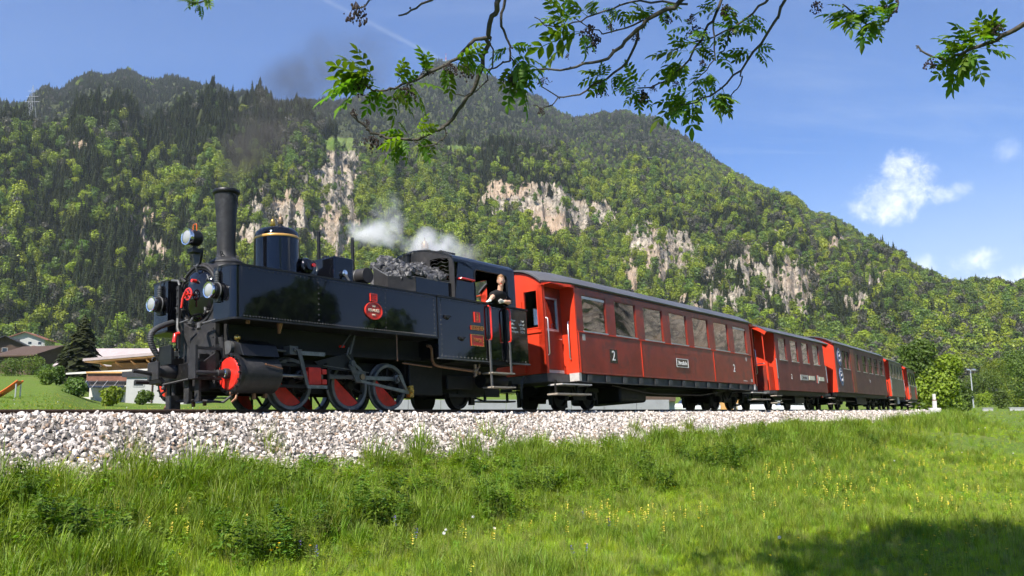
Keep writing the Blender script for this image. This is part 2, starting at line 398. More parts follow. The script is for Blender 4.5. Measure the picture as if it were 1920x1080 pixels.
    def rivets(s, pts, r, axis='v'):
        """small domed rivet heads"""
        nn = {'u': Vector((-1, 0, 0)), 'v': Vector((0, 1, 0)), 'w': Vector((0, 0, 1))}[axis]
        e = {'u': (Vector((0, 1, 0)), Vector((0, 0, 1))), 'v': (Vector((1, 0, 0)), Vector((0, 0, 1))), 'w': (Vector((1, 0, 0)), Vector((0, 1, 0)))}[axis]
        for p in pts:
            p = Vector(p); vs = []
            for rr, h in ((1, 0), (.7, .6)):
                for i in range(6):
                    a = math.pi / 3 * i; vs.append(tuple(p + (e[0] * math.cos(a) + e[1] * math.sin(a)) * r * rr + nn * r * h))
            vs.append(tuple(p + nn * r * .85))
            s.add(vs, [(i, (i + 1) % 6, 6 + (i + 1) % 6, 6 + i) for i in range(6)] + [(6 + i, 6 + (i + 1) % 6, 12) for i in range(6)])
        return s
    def build(s, name, m, parent=None, smooth=None, bevel=0.0, kind=None, weld=True, recalc=True, seg=2):
        me = bpy.data.meshes.new(name)
        me.from_pydata(s.v, [], s.f)
        if recalc:
            bm = bmesh.new(); bm.from_mesh(me)
            if weld: bmesh.ops.remove_doubles(bm, verts=bm.verts, dist=1e-5)
            bmesh.ops.recalc_face_normals(bm, faces=bm.faces)
            bm.to_mesh(me); bm.free()
        me.materials.append(M[m] if isinstance(m, str) else m)
        if smooth:
            me.polygons.foreach_set('use_smooth', [True] * len(me.polygons)); me.set_sharp_from_angle(angle=R(smooth))
        o = bpy.data.objects.new(name, me); COL.objects.link(o)
        if parent is not None: o.parent = parent
        if bevel:
            b = o.modifiers.new('bevel', 'BEVEL'); b.width = bevel; b.segments = seg; b.limit_method = 'ANGLE'; b.angle_limit = R(35)
        if kind: o['kind'] = kind
        return o

def empty(name, loc=(0, 0, 0), mw=None):
    o = bpy.data.objects.new(name, None); COL.objects.link(o); o.empty_display_size = .2
    if mw is not None: o.matrix_world = mw
    else: o.location = loc
    return o
def tag(o, label=None, cat=None, group=None, kind=None):
    if label: o['label'] = label
    if cat: o['category'] = cat
    if group: o['group'] = group
    if kind: o['kind'] = kind
    return o
def dup(o, parent=None):
    c = o.copy(); COL.objects.link(c)
    if parent is not None: c.parent = parent
    return c
def dup_tree(root, mw):
    r = root.copy(); COL.objects.link(r); r.matrix_world = mw
    for ch in root.children:
        c = ch.copy(); COL.objects.link(c); c.parent = r
        for g in ch.children:
            d = g.copy(); COL.objects.link(d); d.parent = c
    return r
_fonts = {}
def text_mesh(name, body, size, m, parent, org, right, up, depth=.004, align='CENTER', wscale=1.0):
    """flat lettering turned into a thin mesh, laid out from org along right and up (vehicle x, y, z)"""
    cu = bpy.data.curves.new('lettering', 'FONT'); cu.body = body; cu.size = size; cu.extrude = depth; cu.align_x = align; cu.align_y = 'CENTER'; cu.resolution_u = 3
    t = bpy.data.objects.new('lettering', cu); COL.objects.link(t)
    dg = bpy.context.evaluated_depsgraph_get(); me = bpy.data.meshes.new_from_object(t.evaluated_get(dg))
    bpy.data.objects.remove(t); bpy.data.curves.remove(cu)
    r, u_ = Vector(right).normalized(), Vector(up).normalized(); nrm = r.cross(u_)
    me.transform(Matrix(((r.x * wscale, u_.x, nrm.x, org[0]), (r.y * wscale, u_.y, nrm.y, org[1]), (r.z * wscale, u_.z, nrm.z, org[2]), (0, 0, 0, 1))))
    me.materials.clear(); me.materials.append(M[m])
    o = bpy.data.objects.new(name, me); COL.objects.link(o); o.parent = parent
    return o

# ------------------------------------------------------------------ the track's line
TRK0 = np.array([-2.56996, 15.33626])
def heading(s): return 36 - .2 * min(max(s - 17, 0), 50)
_ps = np.arange(-60, 200.01, .25)
_pp = []
_p = TRK0 - 60 * np.array([math.sin(R(36)), math.cos(R(36))])
for _s in _ps:
    _pp.append(_p.copy()); a_ = R(heading(_s + .125)); _p = _p + .25 * np.array([math.sin(a_), math.cos(a_)])
PATH = np.array(_pp)
CANT = 0.07
def track_pos(s): return np.array([np.interp(s, _ps, PATH[:, 0]), np.interp(s, _ps, PATH[:, 1])])
def track_matrix(s, cant=CANT):
    a = R(heading(s)); p = track_pos(s)
    u = Vector((math.sin(a), math.cos(a), 0)); n = Vector((math.cos(a), -math.sin(a), 0)); z = Vector((0, 0, 1))
    v = n * math.cos(cant) + z * math.sin(cant); ww = z * math.cos(cant) - n * math.sin(cant)
    mt = Matrix((( -u.x, v.x, ww.x, p[0]), (-u.y, v.y, ww.y, p[1]), (-u.z, v.z, ww.z, -.38 * math.sin(cant)), (0, 0, 0, 1)))
    return mt
_nrm = np.array([[math.cos(R(heading(s))), -math.sin(R(heading(s)))] for s in _ps])
def track_sv(x, y):
    """distance along and across the track for arrays of ground points"""
    P_ = np.stack([x, y], 1); S = np.empty(len(P_)); V = np.empty(len(P_))
    for i in range(0, len(P_), 20000):
        d = ((P_[i:i + 20000, None, :] - PATH[None, ::4, :]) ** 2).sum(2); k = d.argmin(1) * 4
        dl = P_[i:i + 20000] - PATH[k]; S[i:i + 20000] = _ps[k]; V[i:i + 20000] = (dl * _nrm[k]).sum(1)
        far = np.abs((dl ** 2).sum(1) - V[i:i + 20000] ** 2) > 4
        V[i:i + 20000] = np.where(far, np.sign(V[i:i + 20000]) * np.sqrt((dl ** 2).sum(1)), V[i:i + 20000])
    return S, V
def sst(x, a, b):
    t = np.clip((x - a) / (b - a), 0, 1); return t * t * (3 - 2 * t)

# ------------------------------------------------------------------ numpy noise
_perm = np.random.default_rng(5).permutation(512)
def _h(i, j): return _perm[(_perm[i & 511] + j) & 511] / 511.0
def vnoise(x, y):
    xi = np.floor(x).astype(int); yi = np.floor(y).astype(int); fx = x - xi; fy = y - yi
    fx = fx * fx * (3 - 2 * fx); fy = fy * fy * (3 - 2 * fy)
    a = _h(xi, yi); b = _h(xi + 1, yi); c = _h(xi, yi + 1); d = _h(xi + 1, yi + 1)
    return (a * (1 - fx) + b * fx) * (1 - fy) + (c * (1 - fx) + d * fx) * fy
def fbm(x, y, o=5, rough=.5):
    t = 0; amp = 1; tot = 0
    for k in range(o):
        t = t + amp * vnoise(x * 2 ** k + 17.3 * k, y * 2 ** k - 9.1 * k); tot += amp; amp *= rough
    return t / tot

def gn_scatter(name, pos, rot, scl, idx, protos):
    """ONE object of uncountable stuff: points that carry small shared meshes"""
    me = bpy.data.meshes.new(name)
    me.vertices.add(len(pos)); me.vertices.foreach_set('co', np.asarray(pos, dtype=np.float32).ravel())
    for an, arr in (('rot', rot), ('scl', scl)):
        at = me.attributes.new(an, 'FLOAT_VECTOR', 'POINT'); at.data.foreach_set('vector', np.asarray(arr, dtype=np.float32).ravel())
    at = me.attributes.new('idx', 'INT', 'POINT'); at.data.foreach_set('value', np.asarray(idx, dtype=np.int32))
    o = bpy.data.objects.new(name, me); COL.objects.link(o)
    coll = bpy.data.collections.new(name + '_kinds')
    for p in protos: coll.objects.link(p)
    ng = bpy.data.node_groups.new(name + '_scatter', 'GeometryNodeTree')
    ng.interface.new_socket('Geometry', in_out='INPUT', socket_type='NodeSocketGeometry'); ng.interface.new_socket('Geometry', in_out='OUTPUT', socket_type='NodeSocketGeometry')
    gi = ng.nodes.new('NodeGroupInput'); go = ng.nodes.new('NodeGroupOutput')
    ci = ng.nodes.new('GeometryNodeCollectionInfo'); ci.inputs['Collection'].default_value = coll; ci.inputs['Separate Children'].default_value = True; ci.inputs['Reset Children'].default_value = True
    ip = ng.nodes.new('GeometryNodeInstanceOnPoints'); ip.inputs['Pick Instance'].default_value = True
    def attr(nm, typ):
        a = ng.nodes.new('GeometryNodeInputNamedAttribute'); a.data_type = typ; a.inputs['Name'].default_value = nm
        return [x for x in a.outputs if x.name == 'Attribute' and x.enabled][0]
    L = ng.links.new
    L(gi.outputs[0], ip.inputs['Points']); L(ci.outputs[0], ip.inputs['Instance']); L(attr('idx', 'INT'), ip.inputs['Instance Index'])
    L(attr('rot', 'FLOAT_VECTOR'), ip.inputs['Rotation']); L(attr('scl', 'FLOAT_VECTOR'), ip.inputs['Scale']); L(ip.outputs[0], go.inputs[0])
    md = o.modifiers.new('scatter', 'NODES'); md.node_group = ng
    return o
def proto(name, verts, faces, mats, midx=None, smooth=False):
    """a shared mesh for gn_scatter, not itself in the scene"""
    me = bpy.data.meshes.new(name); me.from_pydata([tuple(v) for v in verts], [], [tuple(f) for f in faces])
    for m_ in mats: me.materials.append(M[m_])
    if midx is not None: me.polygons.foreach_set('material_index', midx)
    if smooth: me.polygons.foreach_set('use_smooth', [True] * len(me.polygons))
    return bpy.data.objects.new(name, me)
# ------------------------------------------------------------------ surveyed lines of the landscape (bearing, elevation in degrees)
SKY=[(-34.45,14.85,16.42),(-31.86,15.43,17.34),(-30.25,15.99,18.28),(-29.15,16.46,18.87),(-27.75,17.20,19.56),(-25.55,17.93,20.02),(-23.56,18.42,20.07),(-20.03,19.01,20.21),(-18.70,19.09,19.65),(-16.66,18.96,19.59),(-14.56,18.47,19.71),(-11.69,17.07,20.05),(-9.53,16.73,20.39),(-6.63,16.68,21.77),(-5.16,16.65,22.73),(-3.32,16.58,22.38),(-0.37,16.43,21.33),(3.32,15.88,19.80),(6.24,15.46,19.31),(9.12,14.84,19.19),(11.25,14.23,17.98),(13.68,13.41,16.12),(15.71,12.60,14.38),(17.04,12.01,13.50),(18.67,11.39,12.98),(19.61,10.49,11.97),(22.10,9.32,10.45),(25.05,7.49,8.52),(27.29,6.07,6.83),(28.69,5.83,6.74),(30.05,5.60,6.50),(31.09,5.23,5.97),(34.35,4.45,4.87),]
ROCKS=[(-11.64,15.45,0.92,1.44,1.7),(-11.83,12.32,1.06,1.9,1.5),(-15.71,12.64,2.58,1.71,0.68),(-13.35,14.15,1.40,1.37,0.55),(-17.70,11.83,1.34,1.36,0.60),(-0.55,14.00,1.17,0.99,1.00),(1.47,13.64,2.20,1.13,0.95),(3.65,12.66,2.18,1.06,1.00),(5.84,12.87,1.08,0.78,0.80),(9.40,11.18,1.20,0.99,1.00),(10.96,10.07,1.46,1.19,1.00),(12.50,9.32,1.03,1.05,0.60),(16.94,9.82,0.99,1.44,0.60),(18.20,8.39,0.98,1.36,0.65),(19.28,6.98,0.70,1.28,0.60),(21.20,10.18,0.47,0.50,1.00),(23.27,8.12,0.85,0.72,0.55),(13.54,9.28,1.70,1.74,0.42),(-22.70,14.60,1.14,0.49,0.62),(-23.02,9.13,0.87,1.19,0.60),(-27.64,15.62,0.35,0.22,0.80),(7.92,8.74,0.57,1.42,0.62),(14.66,7.16,2.01,1.04,0.50),(-5.80,10.21,0.29,1.07,0.70),(-24.24,11.66,0.92,0.81,0.50),(11.75,7.24,0.69,1.05,0.50),(26.47,6.63,0.86,0.48,0.45),]
ROCKS += [(15.6,9.3,.5,1.6,.78),(16.8,8.2,.45,1.6,.78),(17.9,7.0,.4,1.3,.75),(13.2,9.0,.6,.9,.65),(58,8,5,4,.75),(66,8,4,4,.7),(50,6,3,3,.7),(19.8,8.7,.5,.5,.9),(22.3,6.6,.7,.5,.8)]
MEADOWS=[(-11.69,17.34,1.57,0.44,1.00),(-3.70,17.17,1.62,0.42,1.00),(-1.11,16.64,0.52,0.28,1.00),(1.48,16.11,0.66,0.28,1.00),(-31.50,16.06,0.98,0.27,1.00),(-28.66,16.82,0.52,0.15,1.00),(5.15,15.53,0.51,0.21,1.00),]
SKY = [(-62, 17.5, 19.0), (-45, 18.0, 19.5)] + SKY + [(36.0, 6.6, 7.2), (45, 7.5, 9.0), (55, 11, 13.5), (65, 12, 15), (73, 7.5, 9), (81, 2.8, 3.6), (100, 2.2, 3.0), (122, 2.2, 3.0)]
_sk = np.array(SKY)
def sky_e(az): return np.interp(az, _sk[:, 0], _sk[:, 1]), np.interp(az, _sk[:, 0], _sk[:, 2])
def radii(az):
    r0 = np.interp(az, [-62, -32, -10, 10, 32, 60, 122], [520, 540, 560, 560, 500, 520, 600])
    r1 = np.interp(az, [-62, -32, -10, 10, 32, 60, 122], [880, 880, 950, 980, 860, 900, 900])
    r2 = np.interp(az, [-62, -32, -18, -4, 8, 18, 32, 60, 122], [1900, 1900, 2000, 2200, 1900, 1450, 1150, 1500, 1400])
    return r0, r1, r2

# ------------------------------------------------------------------ ground under and around the track
def ground_z(x, y, bed=False):
    s, v = track_sv(x, y)
    r = np.hypot(x, y); az = np.degrees(np.arctan2(x, y))
    near = np.interp(v, [0, 1.15, 2.45, 3.4, 5.2, 9, 14], [-.13, -.13, -.80, -1.08, -1.30, -1.38, -1.40])
    wide = np.interp(v, [0, 1.15, 1.9, 3.0, 5.0, 7.6, 14], [-.13, -.13, -.44, -.64, -1.05, -1.38, -1.42])
    kw = sst(s, 5, 17); near = near * (1 - kw) + wide * kw
    far = np.interp(-v, [0, 1.2, 2.8, 6, 20, 200], [-.13, -.15, -.85, -1.0, -.9, -.9])
    z = np.where(v > 0, near, far)
    # rising meadow and village terrace beyond the track, to the left
    k = sst(-az, 25.3, 28.2) * np.where(v < -5, 1, 0)
    z = z + k * np.interp(r, [16, 30, 62, 110, 165, 260, 420], [0, .3, 1.7, 3.7, 6.4, 12.5, 30])
    k2 = (1 - sst(-az, 25.3, 28.2)) * np.where(v < -5, 1, 0) * sst(-az, 5, 14)
    z = z + k2 * np.interp(r, [30, 80, 130, 200, 420], [0.3, 1.25, 3.0, 5, 14])
    k3 = np.where(v < -5, 1, 0) * (1 - sst(-az, 5, 14))
    z = z + k3 * np.interp(r, [25, 60, 150, 420], [0, .35, .8, 8])
    z = z + np.where(v > 0, 1, 0) * np.interp(r, [0, 60, 110, 420], [0, 0, .25, 8])
    amp = np.clip((np.abs(v) - 2.2) / 4, 0, 1)
    z = z + amp * ((fbm(x * .55, y * .55, 4) - .5) * .22 + (fbm(x * .09 + 4, y * .09, 3) - .5) * .35)
    if bed: z = z - .10 * (np.abs(v) < 2.3)
    return z

def polar_mesh(name, azs, rs, zfun, m, close=False, attrs=None):
    A, Rr = np.meshgrid(azs, rs, indexing='ij')
    X = Rr * np.sin(np.radians(A)); Y = Rr * np.cos(np.radians(A))
    Z = zfun(X.ravel(), Y.ravel()).reshape(X.shape)
    na, nr = X.shape
    co = np.stack([X, Y, Z], 2).reshape(-1, 3)
    i = np.arange(na - 1)[:, None] * nr + np.arange(nr - 1)[None, :]
    f = np.stack([i, i + nr, i + nr + 1, i + 1], 2).reshape(-1, 4)
    return co, f
def mesh_from(name, co, f, m, smooth=True):
    me = bpy.data.meshes.new(name)
    me.vertices.add(len(co)); me.vertices.foreach_set('co', co.astype(np.float32).ravel())
    me.loops.add(f.size); me.loops.foreach_set('vertex_index', f.astype(np.int32).ravel())
    me.polygons.add(len(f)); me.polygons.foreach_set('loop_start', np.arange(0, f.size, 4, dtype=np.int32)); me.polygons.foreach_set('loop_total', np.full(len(f), 4, dtype=np.int32))
    me.update(calc_edges=True); me.validate()
    if smooth: me.polygons.foreach_set('use_smooth', [True] * len(me.polygons))
    me.materials.append(m)
    o = bpy.data.objects.new(name, me); COL.objects.link(o); return o

def ground_mat():
    m = bpy.data.materials.new('meadow_soil_and_turf'); m.use_nodes = True; t = NT(m.node_tree); b = t.n['Principled BSDF']
    co = t.node('ShaderNodeTexCoord').outputs['Object']
    n1 = t.noise(co, .35, 5, .6); n2 = t.noise(co, 4.0, 6, .7); n3 = t.noise(co, .02, 4, .6)
    c = t.ramp(n2, [(.3, (.050, .085, .014)), (.55, (.105, .165, .022)), (.75, (.15, .205, .035))])
    c = t.mix(t.sstep(n1, .45, .7), c, (.125, .160, .032))
    c = t.mix(t.m('MULTIPLY', t.sstep(n3, .55, .7), .5), c, (.15, .14, .045))
    t.put(b.inputs['Base Color'], c); b.inputs['Roughness'].default_value = .9; b.inputs['Specular IOR Level'].default_value = .15
    bn = t.node('ShaderNodeBump'); bn.inputs['Strength'].default_value = .6; bn.inputs['Distance'].default_value = .12
    t.put(bn.inputs['Height'], t.noise(co, 9, 5, .7)); t.l.new(bn.outputs[0], b.inputs['Normal'])
    return m
azs = np.unique(np.concatenate([np.arange(-180, -40, 4), np.arange(-40, 40, .3), np.arange(40, 180.1, 4)]))
rs = np.concatenate([[.05, 1.0, 2.5, 4], np.geomspace(5.5, 60, 130), np.geomspace(62, 620, 60), [900, 1500, 4000, 9000]])
def gz_far(x, y):
    z = ground_z(x, y, True); r = np.hypot(x, y)
    return np.where(r > 650, -4.0, z)
co, f = polar_mesh('meadow', azs, rs, gz_far, None)
meadow = mesh_from('meadow_ground', co, f, ground_mat())
tag(meadow, 'green meadow ground below and around the railway embankment', 'ground', kind='structure')

# ------------------------------------------------------------------ mountains
def elev_profile(az, r):
    e1, e2 = sky_e(az); r0, r1, r2 = radii(az)
    t = np.clip((r - r0) / (r1 - r0), 0, 1); q = np.clip((r - r1) / (r2 - r1), 0, 1)
    dip = 1.5 * sst(-az, 7, 13) + .35
    qq = sst(q, .12, 1.0)
    e = e1 * (t ** .82) + (e2 - e1) * np.where(q > 0, .35 * q + .65 * qq, 0) - dip * np.clip(np.sin(np.clip(q / .55, 0, 1) * math.pi), 0, 1)
    z = r * np.tan(np.radians(e))
    over = np.clip(r - r2, 0, None); z = z - over * .75
    return z, t, q
def mountain_masks(az, el, x, y):
    rock = np.zeros_like(az); mead = np.zeros_like(az)
    n = fbm(az * 2.2, el * 3.0, 5, .6); nf = fbm(x * .035, y * .035, 4, .6)
    for a, e, ra, re, st in ROCKS:
        d = ((az - a) / (ra * 1.25)) ** 2 + ((el - e) / (re * 1.2)) ** 2
        rock = np.maximum(rock, st * np.clip(1.25 - .75 * d, 0, 1.2))
    rock = np.clip(rock + (n - .5) * 2.2 * (rock > .05) + (nf - .5) * 1.1 * (rock > .05), 0, 1)
    for a, e, ra, re, st in MEADOWS:
        d = ((az - a) / ra) ** 2 + ((el - e) / re) ** 2
        mead = np.maximum(mead, np.clip(1.6 - 1.2 * d + (n - .5), 0, 1))
    return rock, mead
def mountain_z(x, y):
    az = np.degrees(np.arctan2(x, y)); r = np.hypot(x, y)
    z, t, q = elev_profile(az, r)
    env = np.clip(t * 2, 0, 1) * (1 - .5 * np.clip(q * 1.2 - .2, 0, 1))
    gul = 1 - np.abs(2 * fbm(az * .42 + 3, r * .0011, 4) - 1)
    z = z + env * ((gul - .62) * 62 + (fbm(x * .011, y * .011, 4) - .5) * 30)
    el = np.degrees(np.arctan2(z, r))
    rock, mead = mountain_masks(az, el, x, y)
    rk = sst(rock, .3, .7)
    ridg = 1 - np.abs(2 * fbm(az * 2.6, el * 2.6 + 5, 5, .6) - 1)
    rid2 = 1 - np.abs(2 * fbm(az * 6, el * 9, 4, .6) - 1)
    led = (z / 13 + 1.7 * fbm(az * 1.6, el * 1.6 + 2, 4)) % 1.0
    z = z + rk * ((ridg - .6) * 16 + (rid2 - .6) * 4 + (led - .5) * 10)
    return z - 3
azs = np.unique(np.concatenate([np.arange(-62, -36, .8), np.arange(-36, 36, .085), np.arange(36, 122.1, .8)]))
tt = np.concatenate([np.linspace(-.06, 1, 120), np.linspace(1, 2, 62)[1:], [2.06, 2.15, 2.4]])
A, T = np.meshgrid(azs, tt, indexing='ij')
r0, r1, r2 = radii(A)
RR = np.where(T <= 1, r0 + (r1 - r0) * T, np.where(T <= 2, r1 + (r2 - r1) * (T - 1), r2 + (T - 2) * 900))
MX = RR * np.sin(np.radians(A)); MY = RR * np.cos(np.radians(A))
MZ = mountain_z(MX.ravel(), MY.ravel()).reshape(MX.shape)
na, nr = MX.shape
ii = np.arange(na - 1)[:, None] * nr + np.arange(nr - 1)[None, :]
MF = np.stack([ii, ii + nr, ii + nr + 1, ii + 1], 2).reshape(-1, 4)
EL = np.degrees(np.arctan2(MZ, RR))
ROCK, MEAD = [q_.reshape(MX.shape) for q_ in mountain_masks(A.ravel(), EL.ravel(), MX.ravel(), MY.ravel())]
def mountain_mat():
    m = bpy.data.materials.new('forest_floor_rock_and_alpine_meadow'); m.use_nodes = True; t = NT(m.node_tree); b = t.n['Principled BSDF']
    co = t.node('ShaderNodeTexCoord').outputs['Object']
    at = t.node('ShaderNodeAttribute', attribute_name='cover'); sp = t.node('ShaderNodeSeparateColor'); t.l.new(at.outputs['Color'], sp.inputs[0])
    mp = t.node('ShaderNodeMapping'); t.put(mp.inputs[0], co); mp.inputs['Scale'].default_value = (1, 1, .7)
    n1 = t.noise(mp.outputs[0], .075, 9, .72, .6); n2 = t.noise(co, .22, 6, .7); n3 = t.noise(co, .012, 4, .5)
    floor_ = t.ramp(n2, [(.3, (.018, .026, .009)), (.6, (.045, .052, .020)), (.8, (.075, .066, .034))])
    rockc = t.ramp(n1, [(.32, (.060, .054, .047)), (.43, (.19, .17, .145)), (.55, (.34, .295, .24)), (.70, (.46, .41, .335))])
    vo = t.node('ShaderNodeTexVoronoi', feature='DISTANCE_TO_EDGE'); t.put(vo.inputs['Vector'], t.vm('ADD', co, t.vm('SCALE', t.noise(co, .08, 3, .6, out='Color'), 14.0))); vo.inputs['Scale'].default_value = .085
    rockc = t.mix(t.m('MULTIPLY', t.sstep(vo.outputs['Distance'], .09, .0), .75), rockc, (.055, .05, .042))
    rockc = t.mix(t.sstep(n2, .54, .68), rockc, (.10, .11, .075))
    rockc = t.mix(t.m('MULTIPLY', t.sstep(n3, .45, .62), .6), rockc, (.38, .27, .185))
    mead = t.ramp(t.noise(co, .05, 4, .5), [(.35, (.075, .125, .024)), (.7, (.13, .165, .040))])
    c = t.mix(t.sstep(t.m('ADD', sp.outputs[0], t.m('MULTIPLY', t.m('SUBTRACT', n2, .5), .5)), .32, .5), floor_, rockc)
    c = t.mix(t.sstep(sp.outputs[1], .4, .6), c, mead)
    t.put(b.inputs['Base Color'], c); b.inputs['Roughness'].default_value = .95; b.inputs['Specular IOR Level'].default_value = .1
    bn = t.node('ShaderNodeBump'); bn.inputs['Strength'].default_value = .9; bn.inputs['Distance'].default_value = 2.5
    t.put(bn.inputs['Height'], t.m('ADD', n1, t.m('MULTIPLY', n2, .6))); t.l.new(bn.outputs[0], b.inputs['Normal'])
    return m
mount = mesh_from('mountain_terrain', np.stack([MX, MY, MZ], 2).reshape(-1, 3), MF, mountain_mat())
at = mount.data.attributes.new('cover', 'FLOAT_COLOR', 'POINT')
cc = np.zeros((na * nr, 4), dtype=np.float32); cc[:, 0] = ROCK.ravel(); cc[:, 1] = MEAD.ravel(); cc[:, 3] = 1
at.data.foreach_set('color', cc.ravel())
tag(mount, 'steep forested alpine mountainside with pale rock cliffs', 'mountain', kind='structure')

# ------------------------------------------------------------------ trees for the forest
def conifer_mesh(H, rad, seed, whorls=12, br=9):
    g = random.Random(seed); vs = []; fs = []
    n = 6
    for i in range(n): a = 6.283 * i / n; vs.append((.28 * math.cos(a), .28 * math.sin(a), 0))
    vs.append((0, 0, H)); fs += [(i, (i + 1) % n, n) for i in range(n)]
    # dark inner cone keeps the crown closed
    o = len(vs); k = 9
    for i in range(k):
        a = 6.283 * i / k; q = rad * .52 * g.uniform(.8, 1.15); vs.append((q * math.cos(a), q * math.sin(a), H * .10 + g.uniform(-.4, .6)))
    vs.append((0, 0, H * .96)); fs += [(o + i, o + (i + 1) % k, o + k) for i in range(k)]
    for wi in range(whorls):
        f = wi / (whorls - 1); z = H * (.10 + .84 * f ** .92); rr = rad * (1 - f) ** .78 * g.uniform(.85, 1.1) + .22
        a0 = g.uniform(0, 6.28)
        for b in range(br):
            a = a0 + 6.283 * b / br + g.uniform(-.25, .25); L = rr * g.uniform(.75, 1.2); dz = -L * g.uniform(.22, .55); wd = L * g.uniform(.30, .42)
            c, s_ = math.cos(a), math.sin(a); o = len(vs)
            vs += [(0, 0, z + .25), (c * L * .55 - s_ * wd, s_ * L * .55 + c * wd, z + dz * .35), (c * L, s_ * L, z + dz), (c * L * .55 + s_ * wd, s_ * L * .55 - c * wd, z + dz * .35 + g.uniform(-.1, .1))]
            fs += [(o, o + 1, o + 2), (o, o + 2, o + 3)]
    return vs, fs
def broadleaf_mesh(H, W, seed, quads=300, size=1.0, lobes=8, low=.22):
    g = random.Random(seed); vs = []; fs = []
    n = 5
    for i in range(n): a = 6.283 * i / n; vs.append((.3 * math.cos(a), .3 * math.sin(a), 0))
    vs.append((0, 0, H * .7)); fs += [(i, (i + 1) % n, n) for i in range(n)]
    L = []
    for k in range(lobes):
        a = g.uniform(0, 6.28); q = W * .5 * g.uniform(.1, .55); z = H * g.uniform(low + .15, .84)
        L.append((q * math.cos(a), q * math.sin(a), z, W * g.uniform(.20, .32) * (1.15 - .5 * max(0, z / H - .5))))
    L.append((0, 0, H * .6, W * .36))
    for k in range(quads):
        x, y, z, r = g.choice(L)
        d = Vector((g.gauss(0, 1), g.gauss(0, 1), g.gauss(.25, 1))).normalized(); rr = r * (g.random() ** .22)
        p = Vector((x, y, z)) + Vector((d.x, d.y, d.z * .85)) * rr
        nn = (d + Vector((g.gauss(0, .45), g.gauss(0, .45), g.gauss(.15, .45)))).normalized()
        t1 = nn.orthogonal().normalized(); t1.rotate(Matrix.Rotation(g.uniform(0, 6.28), 3, nn)); t2 = nn.cross(t1)
        sz = size * g.uniform(.6, 1.25); o = len(vs)
        vs += [tuple(p + t1 * sz), tuple(p + t2 * sz * .75 + nn * .1), tuple(p - t1 * sz * .9), tuple(p - t2 * sz * .75)]
        fs.append((o, o + 1, o + 2, o + 3))
    return vs, fs
protos = []
for k, (H, r_) in enumerate(((22, 4.6), (25, 4.4), (19, 4.4), (23, 3.9))):
    v_, f_ = conifer_mesh(H, r_, 40 + k); protos.append(proto('a%d_spruce' % k, v_, f_, ['conifer' if k % 2 == 0 else 'conifer2']))
for k, (H, W, m_) in enumerate(((17, 12, 'beech'), (15, 11, 'beech'), (18, 11, 'maple'), (14, 10, 'maple'), (16, 9, 'larch'))):
    v_, f_ = broadleaf_mesh(H, W, 60 + k, 480 if m_ != 'larch' else 320, .74); protos.append(proto('b%d_broadleaf' % k, v_, f_, [m_]))
v_, f_ = broadleaf_mesh(5, 5, 99, 90, .7, 4, .05); protos.append(proto('c0_bush', v_, f_, ['maple']))

def sample_forest(n, tmin, tmax, az0, az1):
    az = rng.uniform(az0, az1, n); u_ = rng.random(n)
    r0, r1, r2 = radii(az)
    lo = np.where(tmin < 1, r0 + (r1 - r0) * tmin, r1 + (r2 - r1) * (tmin - 1)); hi = np.where(tmax <= 1, r0 + (r1 - r0) * tmax, r1 + (r2 - r1) * (tmax - 1))
    r = np.sqrt(lo ** 2 + u_ * (hi ** 2 - lo ** 2))
    x = r * np.sin(np.radians(az)); y = r * np.cos(np.radians(az)); z = mountain_z(x, y)
    el = np.degrees(np.arctan2(z, r)); rock, mead = mountain_masks(az, el, x, y)
    keep = (rng.random(n) > sst(rock, .30, .70) * .80) & (rng.random(n) > sst(mead, .35, .6) * .985)
    return x[keep], y[keep], z[keep], az[keep], r[keep], el[keep], rock[keep]
FX, FY, FZ, FI, FS = [], [], [], [], []
for n, t0, t1, a0, a1 in ((36000, -.05, 1.0, -36, 36), (62000, 1.0, 2.02, -36, 36), (1800, 0, 1.9, 36, 112), (500, 0, 1.5, -60, -36)):
    x, y, z, az, r, el, rock = sample_forest(n, t0, t1, a0, a1)
    e1_ = sky_e(az)[0]
    nz = fbm(x * .010 + 50, y * .010, 4, .55); n2 = fbm(x * .045, y * .045 + 9, 3)
    # spruce dominates the left slope and the heights, fresh beech the middle and the foot of the slope
    pc = .32 + .30 * sst(-az, 4, 20) * (1 - .45 * sst(9.5 - el, 0, 5)) + .45 * sst(el, 15, 18.5) - .10 * sst(az, 2, 14) + (nz - .5) * 2.4 + (n2 - .5) * .9 + .5 * sst(el, e1_ - .2, e1_ + .6) * sst(-az, 6, 12)
    con = rng.random(len(x)) < np.clip(pc, .05, .95)
    dull = rng.random(len(x)) < .14 + .5 * sst(el, 14.5, 17.5) + .22 * sst(az, 8, 16)
    bright = rng.random(len(x)) < np.clip(.62 - .4 * sst(el, 14.5, 18), .1, .9)
    idx = np.where(con, rng.integers(0, 4, len(x)), np.where(dull, 8, np.where(bright, rng.integers(4, 6, len(x)), rng.integers(6, 8, len(x)))))
    idx = np.where((rock > .35) & (rng.random(len(x)) < .8), 9, idx)
    FX.append(x); FY.append(y); FZ.append(z); FI.append(idx); FS.append((.36 + .78 * rng.random(len(x)) ** 1.4) * np.where(idx > 3, 1.0, .70 + .28 * rng.random(len(x))) * (1 - .24 * sst(r, 900, 1400)))
FX, FY, FZ, FI, FS = map(np.concatenate, (FX, FY, FZ, FI, FS))
rot = np.stack([rng.normal(0, .06, len(FX)), rng.normal(0, .06, len(FX)), rng.uniform(0, 6.28, len(FX))], 1)
